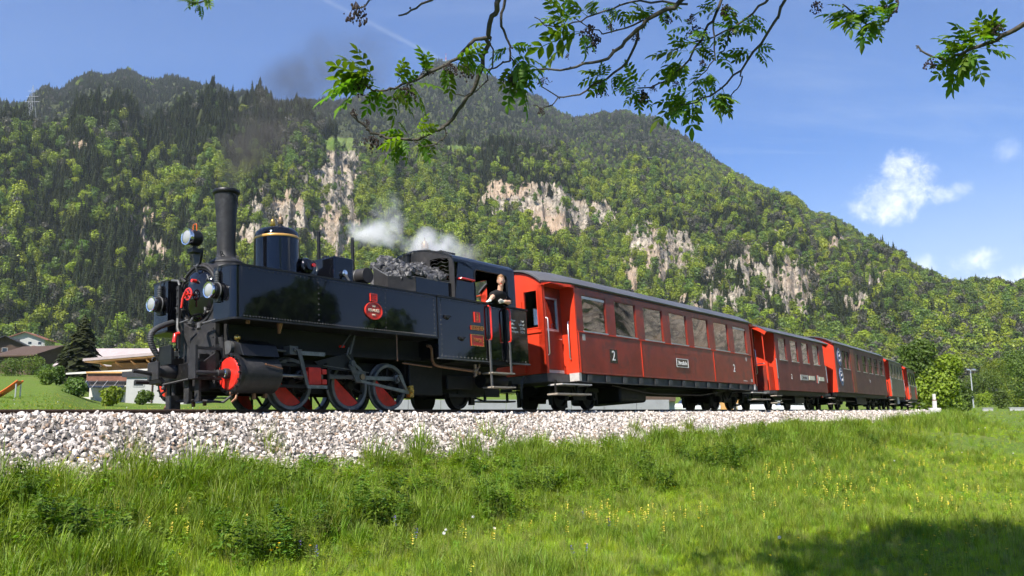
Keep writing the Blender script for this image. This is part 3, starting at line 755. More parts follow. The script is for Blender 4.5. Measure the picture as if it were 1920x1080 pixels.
scl = np.stack([FS * rng.uniform(.85, 1.15, len(FX)), FS * rng.uniform(.85, 1.15, len(FX)), FS * np.where(FI < 4, rng.uniform(.72, 1.0, len(FX)), rng.uniform(.9, 1.15, len(FX)))], 1)
forest = gn_scatter('mountain_forest', np.stack([FX, FY, FZ - .4], 1), rot, scl, FI, protos)
tag(forest, 'mixed spruce and fresh green beech forest covering the mountainside', 'forest', kind='stuff')

# ------------------------------------------------------------------ track: ballast bed, sleepers, rails
def ballast_mat():
    m = bpy.data.materials.new('packed_ballast'); m.use_nodes = True; t = NT(m.node_tree); b = t.n['Principled BSDF']
    co = t.node('ShaderNodeTexCoord').outputs['Object']
    vo = t.node('ShaderNodeTexVoronoi'); t.put(vo.inputs['Vector'], co); vo.inputs['Scale'].default_value = 17
    n = t.noise(co, 3, 4, .6)
    c = t.ramp(vo.outputs['Distance'], [(0, (.24, .215, .195)), (.5, (.14, .125, .11)), (.8, (.04, .035, .03))])  # darkens towards cell edges: shade between the stones is in the colour
    c = t.mix(t.sstep(n, .5, .75), c, (.20, .175, .15))
    t.put(b.inputs['Base Color'], c); b.inputs['Roughness'].default_value = .95
    bn = t.node('ShaderNodeBump'); bn.inputs['Distance'].default_value = .04; bn.invert = True
    t.put(bn.inputs['Height'], vo.outputs['Distance']); t.l.new(bn.outputs[0], b.inputs['Normal'])
    return m
ss = np.concatenate([np.arange(-16, 60, .4), np.arange(60, 130, 1.5)])
vv = np.concatenate([np.linspace(-2.4, -1.1, 6), np.linspace(-1.0, 1.1, 8), np.linspace(1.2, 2.6, 12)])
S2, V2 = np.meshgrid(ss, vv, indexing='ij')
cx = np.interp(S2, _ps, PATH[:, 0]); cy = np.interp(S2, _ps, PATH[:, 1]); nx = np.interp(S2, _ps, _nrm[:, 0]); ny = np.interp(S2, _ps, _nrm[:, 1])
def bed_z(v): return np.interp(v, [-2.4, -1.15, -.5, .5, 1.1, 1.3, 2.6], [-.86, -.19, -.165, -.10, -.095, -.14, -.86])
BX = cx + nx * V2; BY = cy + ny * V2
BZ = bed_z(V2) + (fbm(BX * 2.3, BY * 2.3, 4) - .5) * .07
nb, nc = BX.shape
ii = np.arange(nb - 1)[:, None] * nc + np.arange(nc - 1)[None, :]
bed = mesh_from('ballast_bed', np.stack([BX, BY, BZ], 2).reshape(-1, 3), np.stack([ii, ii + nc, ii + nc + 1, ii + 1], 2).reshape(-1, 4), ballast_mat())
tag(bed, 'raised bed of packed stone ballast under the railway', 'ballast', kind='structure')
# loose stones lying on the bed
def stone_mesh(seed):
    bm = bmesh.new(); bmesh.ops.create_icosphere(bm, subdivisions=2, radius=1.0); g = random.Random(seed)
    cuts = [Vector((g.gauss(0, 1), g.gauss(0, 1), g.gauss(0, 1))).normalized() for _ in range(10)]
    for v in bm.verts:
        p = v.co.copy()
        for c in cuts:
            d = p.dot(c); lim = .52 + .16 * math.sin(7 * c.x)
            if d > lim: p -= c * (d - lim) * .95
        v.co = Vector((p.x * 1.15, p.y * .95, p.z * .72)) * (1 + g.uniform(-.05, .05))
    vs = [tuple(v.co) for v in bm.verts]; fs = [tuple(v.index for v in f_.verts) for f_ in bm.faces]; bm.free()
    return vs, fs
stones = []
for k in range(7):
    v_, f_ = stone_mesh(200 + k); stones.append(proto('stone_%d' % k, v_, f_, ['stone' if k < 4 else ('stonegrey' if k < 6 else 'stonebrown')]))
SX, SV, SSZ = [], [], []
for n, s0, s1, mean in ((54000, -8.5, 17, .0262), (19000, 17, 40, .034), (7000, 40, 100, .050)):
    s_ = rng.uniform(s0, s1, n); v_ = np.where(rng.random(n) < .16, rng.uniform(-.3, .5, n), rng.uniform(.42, 2.75, n))
    SX.append(s_); SV.append(v_); SSZ.append(np.clip(rng.lognormal(math.log(mean), .33, n), mean * .5, mean * 2.1))
s_, v_, z_ = map(np.concatenate, (SX, SV, SSZ))
keep = rng.random(len(s_)) > sst(v_, 2.25, 2.85) * .85
s_, v_, z_ = s_[keep], v_[keep], z_[keep]
px = np.interp(s_, _ps, PATH[:, 0]) + np.interp(s_, _ps, _nrm[:, 0]) * v_; py = np.interp(s_, _ps, PATH[:, 1]) + np.interp(s_, _ps, _nrm[:, 1]) * v_
pz = bed_z(v_) + (fbm(px * 2.3, py * 2.3, 4) - .5) * .07 + z_ * rng.uniform(-.1, .55, len(s_))
lim = np.where((v_ > .30) & (v_ < .52), -.125, 9.); pz = np.minimum(pz, lim)
near_rail = (v_ < .56) & (z_ > .03); pz = np.where(near_rail, pz - .03, pz)
gravel = gn_scatter('ballast_gravel', np.stack([px, py, pz], 1), rng.uniform(0, 6.28, (len(s_), 3)) * np.array([.25, .25, 1]), np.stack([z_ * rng.uniform(.8, 1.3, len(s_)), z_ * rng.uniform(.8, 1.2, len(s_)), z_ * rng.uniform(.75, 1.15, len(s_))], 1), rng.integers(0, 7, len(s_)), stones)
tag(gravel, 'loose pale limestone ballast stones on the embankment shoulder', 'ballast', kind='stuff')

track = empty('railway_track', mw=track_matrix(0))
tag(track, 'narrow gauge railway track with rusty rails on pale ballast', 'railway track', kind='structure')
bpy.context.view_layer.update()
inv = track.matrix_world.inverted()
for side in (1, -1):
    prof = [(-.055, -.11), (.055, -.11), (.055, -.098), (.010, -.080), (.010, -.032), (.026, -.024), (.026, -.004), (.018, 0), (-.018, 0), (-.026, -.004), (-.026, -.024), (-.010, -.032), (-.010, -.080), (-.055, -.098)]
    mb = MB(); st = np.concatenate([np.arange(-20, 17, 4.0), np.arange(17, 110, 1.5)])
    rings = []
    for q in st:
        mw = inv @ track_matrix(q)
        for a, b in prof: mb.v.append(tuple(mw @ Vector((0, side * .405 + a, b))))
    n = len(prof)
    for k in range(len(st) - 1):
        for i in range(n): mb.f.append((k * n + i, k * n + (i + 1) % n, (k + 1) * n + (i + 1) % n, (k + 1) * n + i))
    mb.build('rail', 'railm', track, smooth=30)
sl = MB().box(-.11, .11, -.75, .75, -.26, -.115).build('sleeper', 'sleeper', track, bevel=.01, seg=1)
for k, q in enumerate(np.arange(-14, 60, .66)):
    o = sl if k == 0 else dup(sl, track)
    o.matrix_local = inv @ track_matrix(q)
# ------------------------------------------------------------------ steam locomotive
loco = empty('steam_locomotive', mw=track_matrix(0))
tag(loco, 'glossy black narrow gauge tank steam locomotive with red wheels and tall chimney', 'locomotive')
def V(): return MB(flip=True)
def arc(c, r, a0, a1, n):
    return [(c[0] + r * math.cos(R(a0 + (a1 - a0) * i / n)), c[1] + r * math.sin(R(a0 + (a1 - a0) * i / n))) for i in range(n + 1)]

# frame and boiler
fr = V()
for v in (-.33, .31): fr.box(-3.62, 3.5, v, v + .025, .26, .80)
for u in (-3.3, -1.5, .6, 2.6): fr.box(u - .02, u + .02, -.31, .31, .3, .78)
fr.box(-3.45, 3.3, -.62, .62, .86, .93)
fr.build('frame', 'under', loco)
V().lathe((0, 0, 1.73), [(.0, -2.6), (.47, -2.6), (.47, 1.3), (.0, 1.3)], 'u', 40).build('boiler', 'black', loco, smooth=40)
smb = V().lathe((0, 0, 1.72), [(.40, -3.43), (.485, -3.43), (.495, -3.41), (.495, -2.55), (.0, -2.55)], 'u', 48, caps=False).build('smokebox', 'soot', loco, smooth=35)
door = V().lathe((0, 0, 1.72), [(0, -3.525), (.10, -3.522), (.22, -3.507), (.33, -3.478), (.385, -3.445), (.40, -3.425), (.41, -3.40)], 'u', 48, caps=False).build('smokebox_door', 'paint', loco, smooth=60)
V().torus((-3.432, 0, 1.72), .445, .022, 'u', 48, 8).build('door_ring', 'soot', door, smooth=60)
dogs = [28, 80, 135, 205, 262, 318]
dg0 = None
for a in dogs:
    d = V(); ca, sa = math.cos(R(a)), math.sin(R(a))
    d.cyl((-3.42, .43 * ca, 1.72 + .43 * sa), (-3.53, .43 * ca, 1.72 + .43 * sa), .012, n=8)
    d.tube([(-3.50, .46 * ca, 1.72 + .46 * sa), (-3.52, .40 * ca, 1.72 + .40 * sa), (-3.49, .34 * ca, 1.72 + .34 * sa)], .016, 6)
    d.tube([(-3.53, .43 * ca - .05 * sa, 1.72 + .43 * sa + .05 * ca), (-3.53, .43 * ca + .05 * sa, 1.72 + .43 * sa - .05 * ca)], .009, 6)
    d.build('door_clamp', 'greysteel', door, smooth=40)
hw = V().torus((-3.60, 0, 1.72), .085, .014, 'u', 20, 6)
for a in (0, 60, 120): hw.tube([(-3.60, .085 * math.cos(R(a)), 1.72 + .085 * math.sin(R(a))), (-3.60, -.085 * math.cos(R(a)), 1.72 - .085 * math.sin(R(a)))], .009, 6)
hw.cyl((-3.50, 0, 1.72), (-3.62, 0, 1.72), .02, n=8)
hw.tube([(-3.64, -.02, 1.74), (-3.65, -.06, 1.66), (-3.65, -.09, 1.52)], .018, 8)
hw.build('door_handwheel', 'redpaint', door, smooth=50)
V().cyl((-3.50, .05, 1.92), (-3.58, .05, 1.92), .026, n=10).build('red_tap', 'redpaint', door, smooth=40)
# front plate and saddle under the smokebox
sd = V()
poly = [(-.46, .30), (.46, .30), (.46, 1.42)] + [(.49 * math.cos(R(a)), 1.72 + .49 * math.sin(R(a))) for a in range(-38, -143, -8)] + [(-.46, 1.42)]
sd.prism(poly, -3.46, -3.38, 'u')
sd.box(-3.38, -2.7, -.40, .40, .62, 1.34)
sd.build('smokebox_saddle', 'soot', loco, bevel=.008)
rv = V().rivets([(-3.465, v, w_) for v in np.linspace(-.4, .4, 7) for w_ in (.82,)] + [(-3.465, sg * .42, w_) for sg in (-1, 1) for w_ in np.linspace(.4, 1.3, 8)], .014, 'u')
rv.build('rivet_rows', 'soot', loco, kind='stuff')

# chimney
ch = V().lathe((-2.95, 0, 0), [(.255, 2.245), (.262, 2.26), (.25, 2.285), (.205, 2.315), (.165, 2.345), (.145, 2.38), (.139, 2.46), (.140, 2.62), (.146, 2.82), (.155, 3.02), (.168, 3.22), (.180, 3.355), (.184, 3.375)], 'w', 36, caps=False).build('chimney', 'chimney', loco, smooth=60)
V().lathe((-2.95, 0, 0), [(.182, 3.37), (.202, 3.385), (.209, 3.405), (.209, 3.43), (.200, 3.445), (.172, 3.445), (.160, 3.30), (.0, 3.2)], 'w', 36, caps=False).build('chimney_lip', 'black', ch, smooth=50)
V().lathe((-2.95, 0, 0), [(.30, 2.17), (.262, 2.24), (.25, 2.25)], 'w', 32, caps=False).build('chimney_saddle', 'black', ch, smooth=60)
V().tube([(-3.02, .17, 3.40), (-2.93, .20, 3.33), (-2.87, .185, 3.20)], .008, 6).build('chimney_cable', 'black', ch)
V().torus((-3.10, .09, 2.40), .03, .008, 'u', 14, 6).build('lifting_eye', 'black', ch)

# headlamps
def lamp(u, v, w_, r, L, bracket):
    c = V().lathe((u, v, w_), [(r * .93, 0.0), (r * 1.0, .02), (r, L * .75), (r * .86, L * .9), (r * .45, L), (0, L)], 'u', 26, caps=False).build('headlamp', 'black', loco, smooth=50)
    V().lathe((u, v, w_), [(r * .86, -.018), (r * 1.04, -.022), (r * 1.07, 0), (r * 1.05, .035), (r * .98, .045)], 'u', 26, caps=False).build('lamp_rim', 'chrome', c, smooth=50)
    V().lathe((u, v, w_), [(0, -.035), (r * .4, -.031), (r * .75, -.021), (r * .9, -.008)], 'u', 26, caps=False).build('lamp_lens', 'lens', c, smooth=60)
    bracket(c)
    return c
def br_side(c, v, w_, sg):
    b = V(); b.box(-3.62, -3.52, v - .05, v + .05, w_ - .16, w_ - .10); b.cyl((-3.60, v, w_ + .12), (-3.60, v, w_ + .29), .026, n=10)
    for k in range(4): b.cyl((-3.60, v, w_ + .14 + .035 * k), (-3.60, v, w_ + .155 + .035 * k), .038, n=10)
    b.tube([(-3.60, v, w_ + .29), (-3.60, v + .03, w_ + .36), (-3.56, v + .09, w_ + .38), (-3.52, v + .10, w_ + .32)], .008, 6)
    b.build('lamp_vent', 'greysteel', c, smooth=40)
    V().torus((-3.62, v, w_), .122, .010, 'u', 24, 6).build('lamp_strap', 'greysteel', c, smooth=50)
lamp(-3.73, .70, 1.66, .113, .24, lambda c: br_side(c, .70, 1.66, 1))
lamp(-3.73, -.74, 1.665, .113, .24, lambda c: br_side(c, -.74, 1.665, -1))
def br_top(c):
    V().box(-3.58, -3.40, -.07, .07, 2.36, 2.42).prism([(-.05, 2.18), (.05, 2.18), (.10, 2.36), (-.10, 2.36)], -3.46, -3.42, 'u').cyl((-3.5, 0, 2.42), (-3.5, 0, 2.48), .03, n=10).build('lamp_bracket', 'black', c)
    V().tube([(-3.50, -.045, 2.70), (-3.50, -.045, 2.79), (-3.50, -.03, 2.805), (-3.50, .03, 2.805), (-3.50, .045, 2.79), (-3.50, .045, 2.70)], .008, 6).build('lamp_handle', 'orange', c)
lamp(-3.63, 0, 2.585, .119, .23, br_top)

# side tanks, cab sides
def tank(sg):
    r_ = .13
    plan = [(-3.57, .57 * sg)] + [(-3.57 + r_ - r_ * math.cos(R(a)), sg * (1.05 - r_ + r_ * math.sin(R(a)))) for a in range(0, 91, 15)] + [(.78, 1.05 * sg), (.78, .57 * sg)]
    t_ = V().prism(plan, 1.25, 2.0, 'w').build('side_tank', 'paint', loco, smooth=30)
    plan2 = [(-3.575, .60 * sg)] + [(-3.575 + r_ - r_ * math.cos(R(a)), sg * (1.062 - r_ + r_ * math.sin(R(a)))) for a in range(0, 91, 15)] + [(.78, 1.062 * sg), (.78, 1.02 * sg)]
    e = V().prism([(-3.57, .57 * sg)] + plan2[1:-1] + [(.78, .57 * sg)], 2.0, 2.028, 'w')
    e.prism([(-3.60, .57 * sg)] + [(a - .012, b + .012 * sg) for a, b in plan2[1:-1]] + [(.78, .57 * sg)], 1.222, 1.25, 'w')
    e.build('tank_edge_strip', 'black', t_, smooth=30)
    return t_
tk = tank(1); tank(-1)
rv = V()
pts = [(u, 1.05, w_) for u in np.arange(-3.40, .75, .052) for w_ in (1.272,)] + [(u, 1.05, 1.965) for u in np.arange(-3.40, .75, .085)]
for u in (-2.02, -.55, .70): pts += [(u, 1.05, w_) for w_ in np.arange(1.32, 1.94, .085)]
pts += [(-1.93 + .09 * .0, 1.05, w_) for w_ in ()]
pts += [(.88, 1.05, w_) for w_ in np.arange(.95, 1.95, .09)] + [(u, 1.05, .915) for u in np.arange(.86, 3.6, .11)] + [(u, 1.05, 1.965) for u in np.arange(.9, 3.6, .10)]
rv.rivets(pts, .0155).build('rivet_rows', 'rivet', tk, kind='stuff')
# deep rear part of the side tank, door gap, rear corner
rt = V().box(.78, 2.27, .57, 1.05, .88, 2.0).build('rear_tank_side', 'paint', loco)
V().box(2.95, 3.63, -1.05, 1.05, .89, 2.0).build('rear_coal_tank', 'paint', loco, bevel=.012)
V().box(.76, 2.27, 1.02, 1.066, .862, .884).box(2.95, 3.645, 1.02, 1.066, .862, .888).build('tank_foot_angle', 'greysteel', rt)
V().box(.78, 2.32, .9, 1.075, 2.0, 2.035).box(2.88, 3.66, .9, 1.07, 2.0, 2.032).build('cab_side_rail', 'black', loco)
cd = V().box(2.33, 2.90, .975, .995, .93, 1.985).build('cab_door', 'paint', loco)
V().box(2.29, 2.325, .96, 1.045, .9, 1.99).box(2.905, 2.94, .96, 1.045, .9, 1.99).build('door_post', 'black', cd)
V().box(.78, 2.95, -1.05, -.57, .88, 2.0).build('rear_tank_side', 'paint', loco)
V().box(.775, .79, 1.046, 1.062, 1.25, 2.0).build('tank_joint_strip', 'black', tk)
for u, w_ in ((1.02, 1.67), (1.42, 1.30)):
    V().box(u - .06, u + .12, 1.05, 1.075, w_ - .022, w_ + .004).cyl((u - .05, 1.062, w_ - .02), (u + .05, 1.062, w_ - .05), .03, n=8).build('lifting_bracket', 'black', rt)

# handrails and steps
for u in (2.29, 2.93):
    V().tube([(u, 1.055, 1.98), (u, 1.115, 1.95), (u, 1.125, 1.9), (u, 1.125, 1.36), (u, 1.115, 1.31), (u, 1.055, 1.29)], .019, 10).build('handrail', 'redpaint', loco, smooth=50)
for u, w0 in ((2.27, .36), (2.93, .64)):
    V().box(u - .02, u + .02, 1.07, 1.10, w0, 1.30).build('step_hanger', 'greysteel', loco)
for w_ in (.66, .385):
    V().box(2.25, 2.98, .88, 1.14, w_ - .015, w_ + .012).build('step', 'wood', loco)
V().tube([(1.46, 1.05, 2.42), (1.46, 1.10, 2.42), (1.86, 1.10, 2.42), (1.86, 1.05, 2.42)], .022, 8).build('handrail', 'redpaint', loco, smooth=50)

# cab
def roof_z(v, eave=2.80, peak=3.13, half=1.05, rc=.16):
    """profile of a rounded cab or coach roof"""
    a = abs(v)
    zz = peak - (peak - eave - .0) * (a / half) ** 2.3
    return zz
vs_ = [-1.05, -1.045, -1.0, -.92, -.8, -.6, -.4, -.2, 0, .2, .4, .6, .8, .92, 1.0, 1.045, 1.05]
zz = {1.05: 2.74, 1.045: 2.80, 1.0: 2.86, .92: 2.905, .8: 2.95, .6: 3.02, .4: 3.075, .2: 3.11, 0: 3.125}
outer = [(v, zz[abs(v)]) for v in vs_]
inner = [(v * .975, z_ - .03) for v, z_ in outer]
cr = V().prism(outer + inner[::-1], 1.32, 3.27, 'u').build('cab_roof', 'paint', loco, smooth=28)
# cab side sheet with a rounded window opening (built as a ring of quads)
def sheet_with_opening(u0, u1, w0, w1, a0, a1, b0, b1, rad, v0, v1, corners=(1, 1, 1, 1)):
    """side sheet u0..u1, w0..w1 with an opening a0..a1, b0..b1 whose corners (bl, br, tr, tl) are rounded"""
    hole = []
    for (cx_, cy_, s_, on) in ((a1 - rad, b0 + rad, 270, corners[1]), (a1 - rad, b1 - rad, 0, corners[2]), (a0 + rad, b1 - rad, 90, corners[3]), (a0 + rad, b0 + rad, 180, corners[0])):
        for k in range(7):
            a = R(s_ + 15 * k)
            if on: hole.append((cx_ + rad * math.cos(a), cy_ + rad * math.sin(a)))
            else: hole.append((cx_ + rad * (1 if s_ in (270, 0) else -1), cy_ + rad * (-1 if s_ in (270, 180) else 1)))
    cen = ((a0 + a1) / 2, (b0 + b1) / 2); out = []
    for x, y in hole:
        dx, dy = x - cen[0], y - cen[1]; k = 1e9
        if dx > 1e-9: k = min(k, (u1 - cen[0]) / dx)
        if dx < -1e-9: k = min(k, (u0 - cen[0]) / dx)
        if dy > 1e-9: k = min(k, (w1 - cen[1]) / dy)
        if dy < -1e-9: k = min(k, (w0 - cen[1]) / dy)
        out.append([cen[0] + dx * k, cen[1] + dy * k])
    n = len(hole)
    for i, cr_, on in ((3, (u1, w0), corners[1]), (10, (u1, w1), corners[2]), (17, (u0, w1), corners[3]), (24, (u0, w0), corners[0])):
        for q in range(i - 3, i + 4):
            if q == i or not on: out[q] = list(cr_)
    vs = [(x, v1, y) for x, y in out] + [(x, v1, y) for x, y in hole] + [(x, v0, y) for x, y in hole] + [(x, v0, y) for x, y in out]
    fs = []
    for i in range(n):
        j = (i + 1) % n
        fs += [(i, j, n + j, n + i), (n + i, n + j, 2 * n + j, 2 * n + i), (2 * n + i, 2 * n + j, 3 * n + j, 3 * n + i), (i, j, 3 * n + j, 3 * n + i)]
    return vs, fs, hole
for sg in (1, -1):
    mb = V(); vs, fs, hole = sheet_with_opening(1.32, 3.27, 2.03, 2.76, 1.93, 2.99, 2.035, 2.665, .10, 1.02 * sg, 1.05 * sg, (0, 0, 1, 1))
    mb.add(vs, fs); cs = mb.build('cab_side', 'paint', loco, smooth=None)
    if sg > 0:
        hp = [(x, 1.055, y) for x, y in hole]; hp = hp[6:22]
        V().tube([(2.99, 1.055, 2.05)] + hp + [(1.93, 1.055, 2.05)], .014, 6).build('window_bead', 'black', cs, smooth=50)
        V().rivets([(u, 1.05, 2.725) for u in np.arange(1.45, 2.2, .1)] + [(1.38, 1.05, w_) for w_ in np.arange(2.1, 2.75, .09)] + [(1.88, 1.05, w_) for w_ in np.arange(2.1, 2.3, .06)] + [(u, 1.05, 2.70) for u in np.arange(1.5, 1.9, .12)] + [(3.16, 1.05, w_) for w_ in np.arange(2.1, 2.75, .12)], .009).build('rivet_rows', 'paint', cs, kind='stuff')
# cab front sheet with its grated window, rear sheet
fw = V()
top = [(v, zz[abs(v)] - .012) for v in vs_]
fw.prism([(v, z_) for v, z_ in top if v <= -.15][::1] + [(-.15, 2.0), (-1.04, 2.0)], 1.325, 1.35, 'u')
fw.prism([(-.15, 2.95), (.0, zz[0] - .012), (.2, zz[.2] - .012), (.4, zz[.4] - .012), (.45, 3.05), (.45, 2.0), (-.15, 2.0)], 1.325, 1.35, 'u')
fw.prism([(.45, 2.86), (.45, 3.05), (.6, zz[.6] - .012), (.8, zz[.8] - .012), (.92, zz[.92] - .012), (.92, 2.78), (.86, 2.83), (.70, 2.87)], 1.325, 1.35, 'u')
fw.prism([(.92, 2.0), (.92, zz[.92] - .012), (1.0, zz[1.0] - .012), (1.04, 2.78), (1.04, 2.0)], 1.325, 1.35, 'u')
fw.box(1.325, 1.35, .45, .92, 2.0, 2.30)
cf = fw.build('cab_front', 'soot', loco)
gr = V()
for k in range(7):
    z_ = 2.36 + .075 * k
    gr.tube([(1.318, .45 + .47 * i / 8, z_ + .035 * math.sin(i / 8 * 3.14) + .02 * math.sin(i * 1.9 + k)) for i in range(9)], .006, 5)
gr.build('window_grille', 'soot', cf)
V().rivets([(1.32, v, zz.get(round(abs(v), 2), np.interp(abs(v), sorted(zz), [zz[k] for k in sorted(zz)])) - .05) for v in np.arange(-.9, .95, .12)], .012, 'u').build('rivet_rows', 'soot', cf, kind='stuff')
V().prism([(v, z_ - .02) for v, z_ in top if .3 <= abs(v) or True][0:17] + [(1.03, 2.0), (.35, 2.0), (.35, 2.72), (-.35, 2.72), (-.35, 2.0), (-1.03, 2.0)], 3.23, 3.26, 'u').build('cab_rear', 'paint', loco)
# things seen inside the cab
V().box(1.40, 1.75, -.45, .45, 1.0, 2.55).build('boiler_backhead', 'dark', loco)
V().lathe((1.9, -.5, 2.32), [(0, 0), (.26, .0), (.27, .02), (0, .02)], 'u', 24, caps=False).build('red_regulator_quadrant', 'redpaint', loco)
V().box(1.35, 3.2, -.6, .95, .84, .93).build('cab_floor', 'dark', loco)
# roof fittings
V().lathe((1.12, .05, 0), [(.075, 2.45), (.075, 2.97), (.085, 2.98), (.085, 3.02), (.07, 3.02), (.065, 2.7)], 'w', 18, caps=False).build('vent_pipe', 'black', loco, smooth=40)
wh = V().lathe((1.71, 0, 0), [(.018, 3.10), (.022, 3.17), (.11, 3.18), (.12, 3.195), (.02, 3.205), (.02, 3.22)], 'w', 18).build('whistle_base', 'bronze', loco, smooth=40)
V().lathe((1.71, 0, 0), [(.055, 3.22), (.075, 3.235), (.076, 3.34), (.06, 3.37), (.018, 3.36), (.012, 3.40)], 'w', 18).build('whistle_bell', 'bronze', wh, smooth=40)
V().tube([(1.71, 0, 3.39), (1.70, .01, 3.46)], .006, 6).tube([(1.72, 0, 3.39), (1.735, -.01, 3.45)], .005, 6).build('whistle_stem', 'bronze', wh)
V().box(1.85, 2.3, -.25, .3, 3.09, 3.175).build('roof_hatch', 'black', loco, bevel=.01)

# dome and boiler-top fittings
dm = V().lathe((-1.97, 0, 0), [(.40, 2.02), (.375, 2.10), (.368, 2.2), (.366, 2.76), (.366, 2.80), (.362, 2.86), (.34, 2.92), (.29, 2.965), (.20, 2.995), (.09, 3.008), (0, 3.01)], 'w', 48, caps=False).build('steam_dome', 'paint', loco, smooth=60)
V().lathe((-1.97, 0, 0), [(.368, 2.795), (.3725, 2.80), (.3725, 2.832), (.367, 2.837)], 'w', 48, caps=False).build('dome_band', 'goldband', dm, smooth=50)
for dv, big in ((-.10, 1), (.10, 0)):
    s_ = V().lathe((-1.97, dv, 0), [(.05, 2.99), (.05, 3.03), (.03, 3.035), (.028, 3.06)], 'w', 14).build('safety_valve', 'black', dm, smooth=40)
    V().lathe((-1.97, dv, 0), [(.034, 3.06), (.042, 3.07), (.042, 3.16), (.03, 3.18), (.012, 3.19), (.008, 3.24)], 'w', 14).build('valve_top', 'brass' if big else 'bronze', s_, smooth=40)
V().box(-2.62, -2.30, .35, .60, 2.0, 2.08).build('tank_filler_lid', 'black', loco, bevel=.012)
bx = V().box(-1.24, -.79, -.42, .56, 2.0, 2.56).build('sand_box', 'paint', loco, bevel=.035, seg=3)
V().lathe((-1.02, .12, 0), [(.045, 2.55), (.045, 2.585), (.07, 2.59), (.07, 2.635), (.05, 2.65), (0, 2.65)], 'w', 16, caps=False).build('filler_cap', 'black', bx, smooth=40)
V().lathe((-1.04, .56, 2.27), [(.05, 0), (.058, .01), (.058, .05), (.03, .055), (.03, .07), (0, .07)], 'v', 16, caps=False).build('box_tap', 'chrome', bx, smooth=40)
V().tube([(-1.04, .62, 2.24), (-1.0, .66, 2.14), (-.97, .66, 2.06)], .02, 8).ball((-.97, .66, 2.07), .035).build('drain_pipe', 'greysteel', bx, smooth=40)
tg = V().lathe((-1.62, -.15, 2.36), [(0, 0), (.11, 0), (.15, .03), (.15, .2), (.165, .21), (.165, .26), (.145, .27), (.145, .46), (.12, .50), (.07, .51), (.07, .56), (0, .56)], 'v', 26, caps=False).build('turbo_generator', 'paint', loco, smooth=40)
V().torus((-1.62, .2, 2.55), .03, .008, 'u', 14, 6).cyl((-1.62, .2, 2.48), (-1.62, .2, 2.53), .01, n=6).build('lifting_eye', 'black', tg)
V().lathe((-1.56, .415, 2.37), [(.03, 0), (.035, .02), (0, .02)], 'v', 12, caps=False).build('red_knob', 'redpaint', tg)
V().torus((-1.50, .30, 2.36), .12, .012, 'v', 22, 6).build('valve_ring', 'greysteel', tg)
ad = V().lathe((-.38, -.15, 2.34), [(0, 0), (.12, 0), (.14, .03), (.14, .62), (.132, .635), (0, .635)], 'v', 26, caps=False).build('air_drum', 'soot', loco, smooth=40)
for q in (.2, .42): V().torus((-.38, -.15 + q, 2.34), .141, .008, 'v', 26, 6).build('drum_strap', 'greysteel', ad, smooth=40)
V().torus((-.38, .1, 2.52), .03, .008, 'u', 14, 6).cyl((-.38, .1, 2.46), (-.38, .1, 2.50), .01, n=6).build('lifting_eye', 'black', ad)
for u, top_ in ((-1.07, 3.10), (-.27, 3.13)):
    V().cyl((u, 0, 2.1), (u, 0, top_), .031, n=12).build('steam_pipe', 'black', loco, smooth=50)
vl = V().ball((-.18, .62, 2.10), .045).ball((.0, .66, 2.12), .05).tube([(-.3, .5, 2.03), (-.18, .62, 2.10), (.0, .66, 2.12), (.1, .7, 2.05)], .018, 8).build('injector_valve', 'bronze', loco, smooth=40)
V().box(-.42, -.28, .80, .88, 2.03, 2.06).build('red_lever', 'redpaint', loco)
V().lathe((.02, .68, 2.10), [(0, 0), (.05, 0), (.05, .04), (0, .04)], 'v', 12, caps=False).build('brass_fitting', 'brass', vl)

# coal bunker on the tank top
bk = V()
bk.hexa([(-.02, .28, 2.03), (-.04, .28, 2.03), (-.17, .76, 2.03), (-.15, .76, 2.03), (-.02, .28, 2.56), (-.04, .28, 2.56), (-.17, .76, 2.30), (-.15, .76, 2.30)])
bk.hexa([(-.16, .74, 2.03), (-.17, .76, 2.03), (.33, .955, 2.03), (.33, .935, 2.03), (-.16, .74, 2.30), (-.17, .76, 2.30), (.33, .955, 2.325), (.33, .935, 2.325)])
bk.box(.33, 1.325, .935, .955, 2.03, 2.325)
bnk = bk.build('coal_bunker', 'soot', loco)
V().box(.335, 1.325, .956, .962, 2.035, 2.32).build('bunker_side_panel', 'paint', bnk)
V().tube([(-.03, .28, 2.565), (-.16, .76, 2.305)], .014, 6).tube([(-.16, .76, 2.305), (.33, .945, 2.33)], .010, 6).tube([(.33, .948, 2.33), (1.32, .948, 2.33)], .008, 6).build('bunker_rim', 'greysteel', bnk, smooth=40)

# red plates with their lettering
def plate(u, w_, du, dw, frame='brass'):
    p = V().box(u - du / 2, u + du / 2, 1.05, 1.066, w_ - dw / 2, w_ + dw / 2).build('name_plate', 'plate', loco)
    if frame:
        f_ = V(); q = .012
        f_.box(u - du / 2, u + du / 2, 1.066, 1.074, w_ + dw / 2 - q, w_ + dw / 2).box(u - du / 2, u + du / 2, 1.066, 1.074, w_ - dw / 2, w_ - dw / 2 + q)
        f_.box(u - du / 2, u - du / 2 + q, 1.066, 1.074, w_ - dw / 2 + q, w_ + dw / 2 - q).box(u + du / 2 - q, u + du / 2, 1.066, 1.074, w_ - dw / 2 + q, w_ + dw / 2 - q)
        f_.build('plate_rim', frame, p)
    return p
def letters(body, u, w_, size, v, m, parent, align='CENTER', ws=1.0):
    return text_mesh('lettering', body, size, m, parent, (-u, v, w_), (-1, 0, 0), (0, 0, 1), .003, align, ws)
p = plate(1.93, 1.715, .17, .20, 'plate'); letters('3', 1.93, 1.715, .19, 1.070, 'brass', p)
p = plate(1.92, 1.505, .37, .085, 'brass'); letters('ZILLERTALBAHN', 1.92, 1.505, .055, 1.070, 'brass', p)
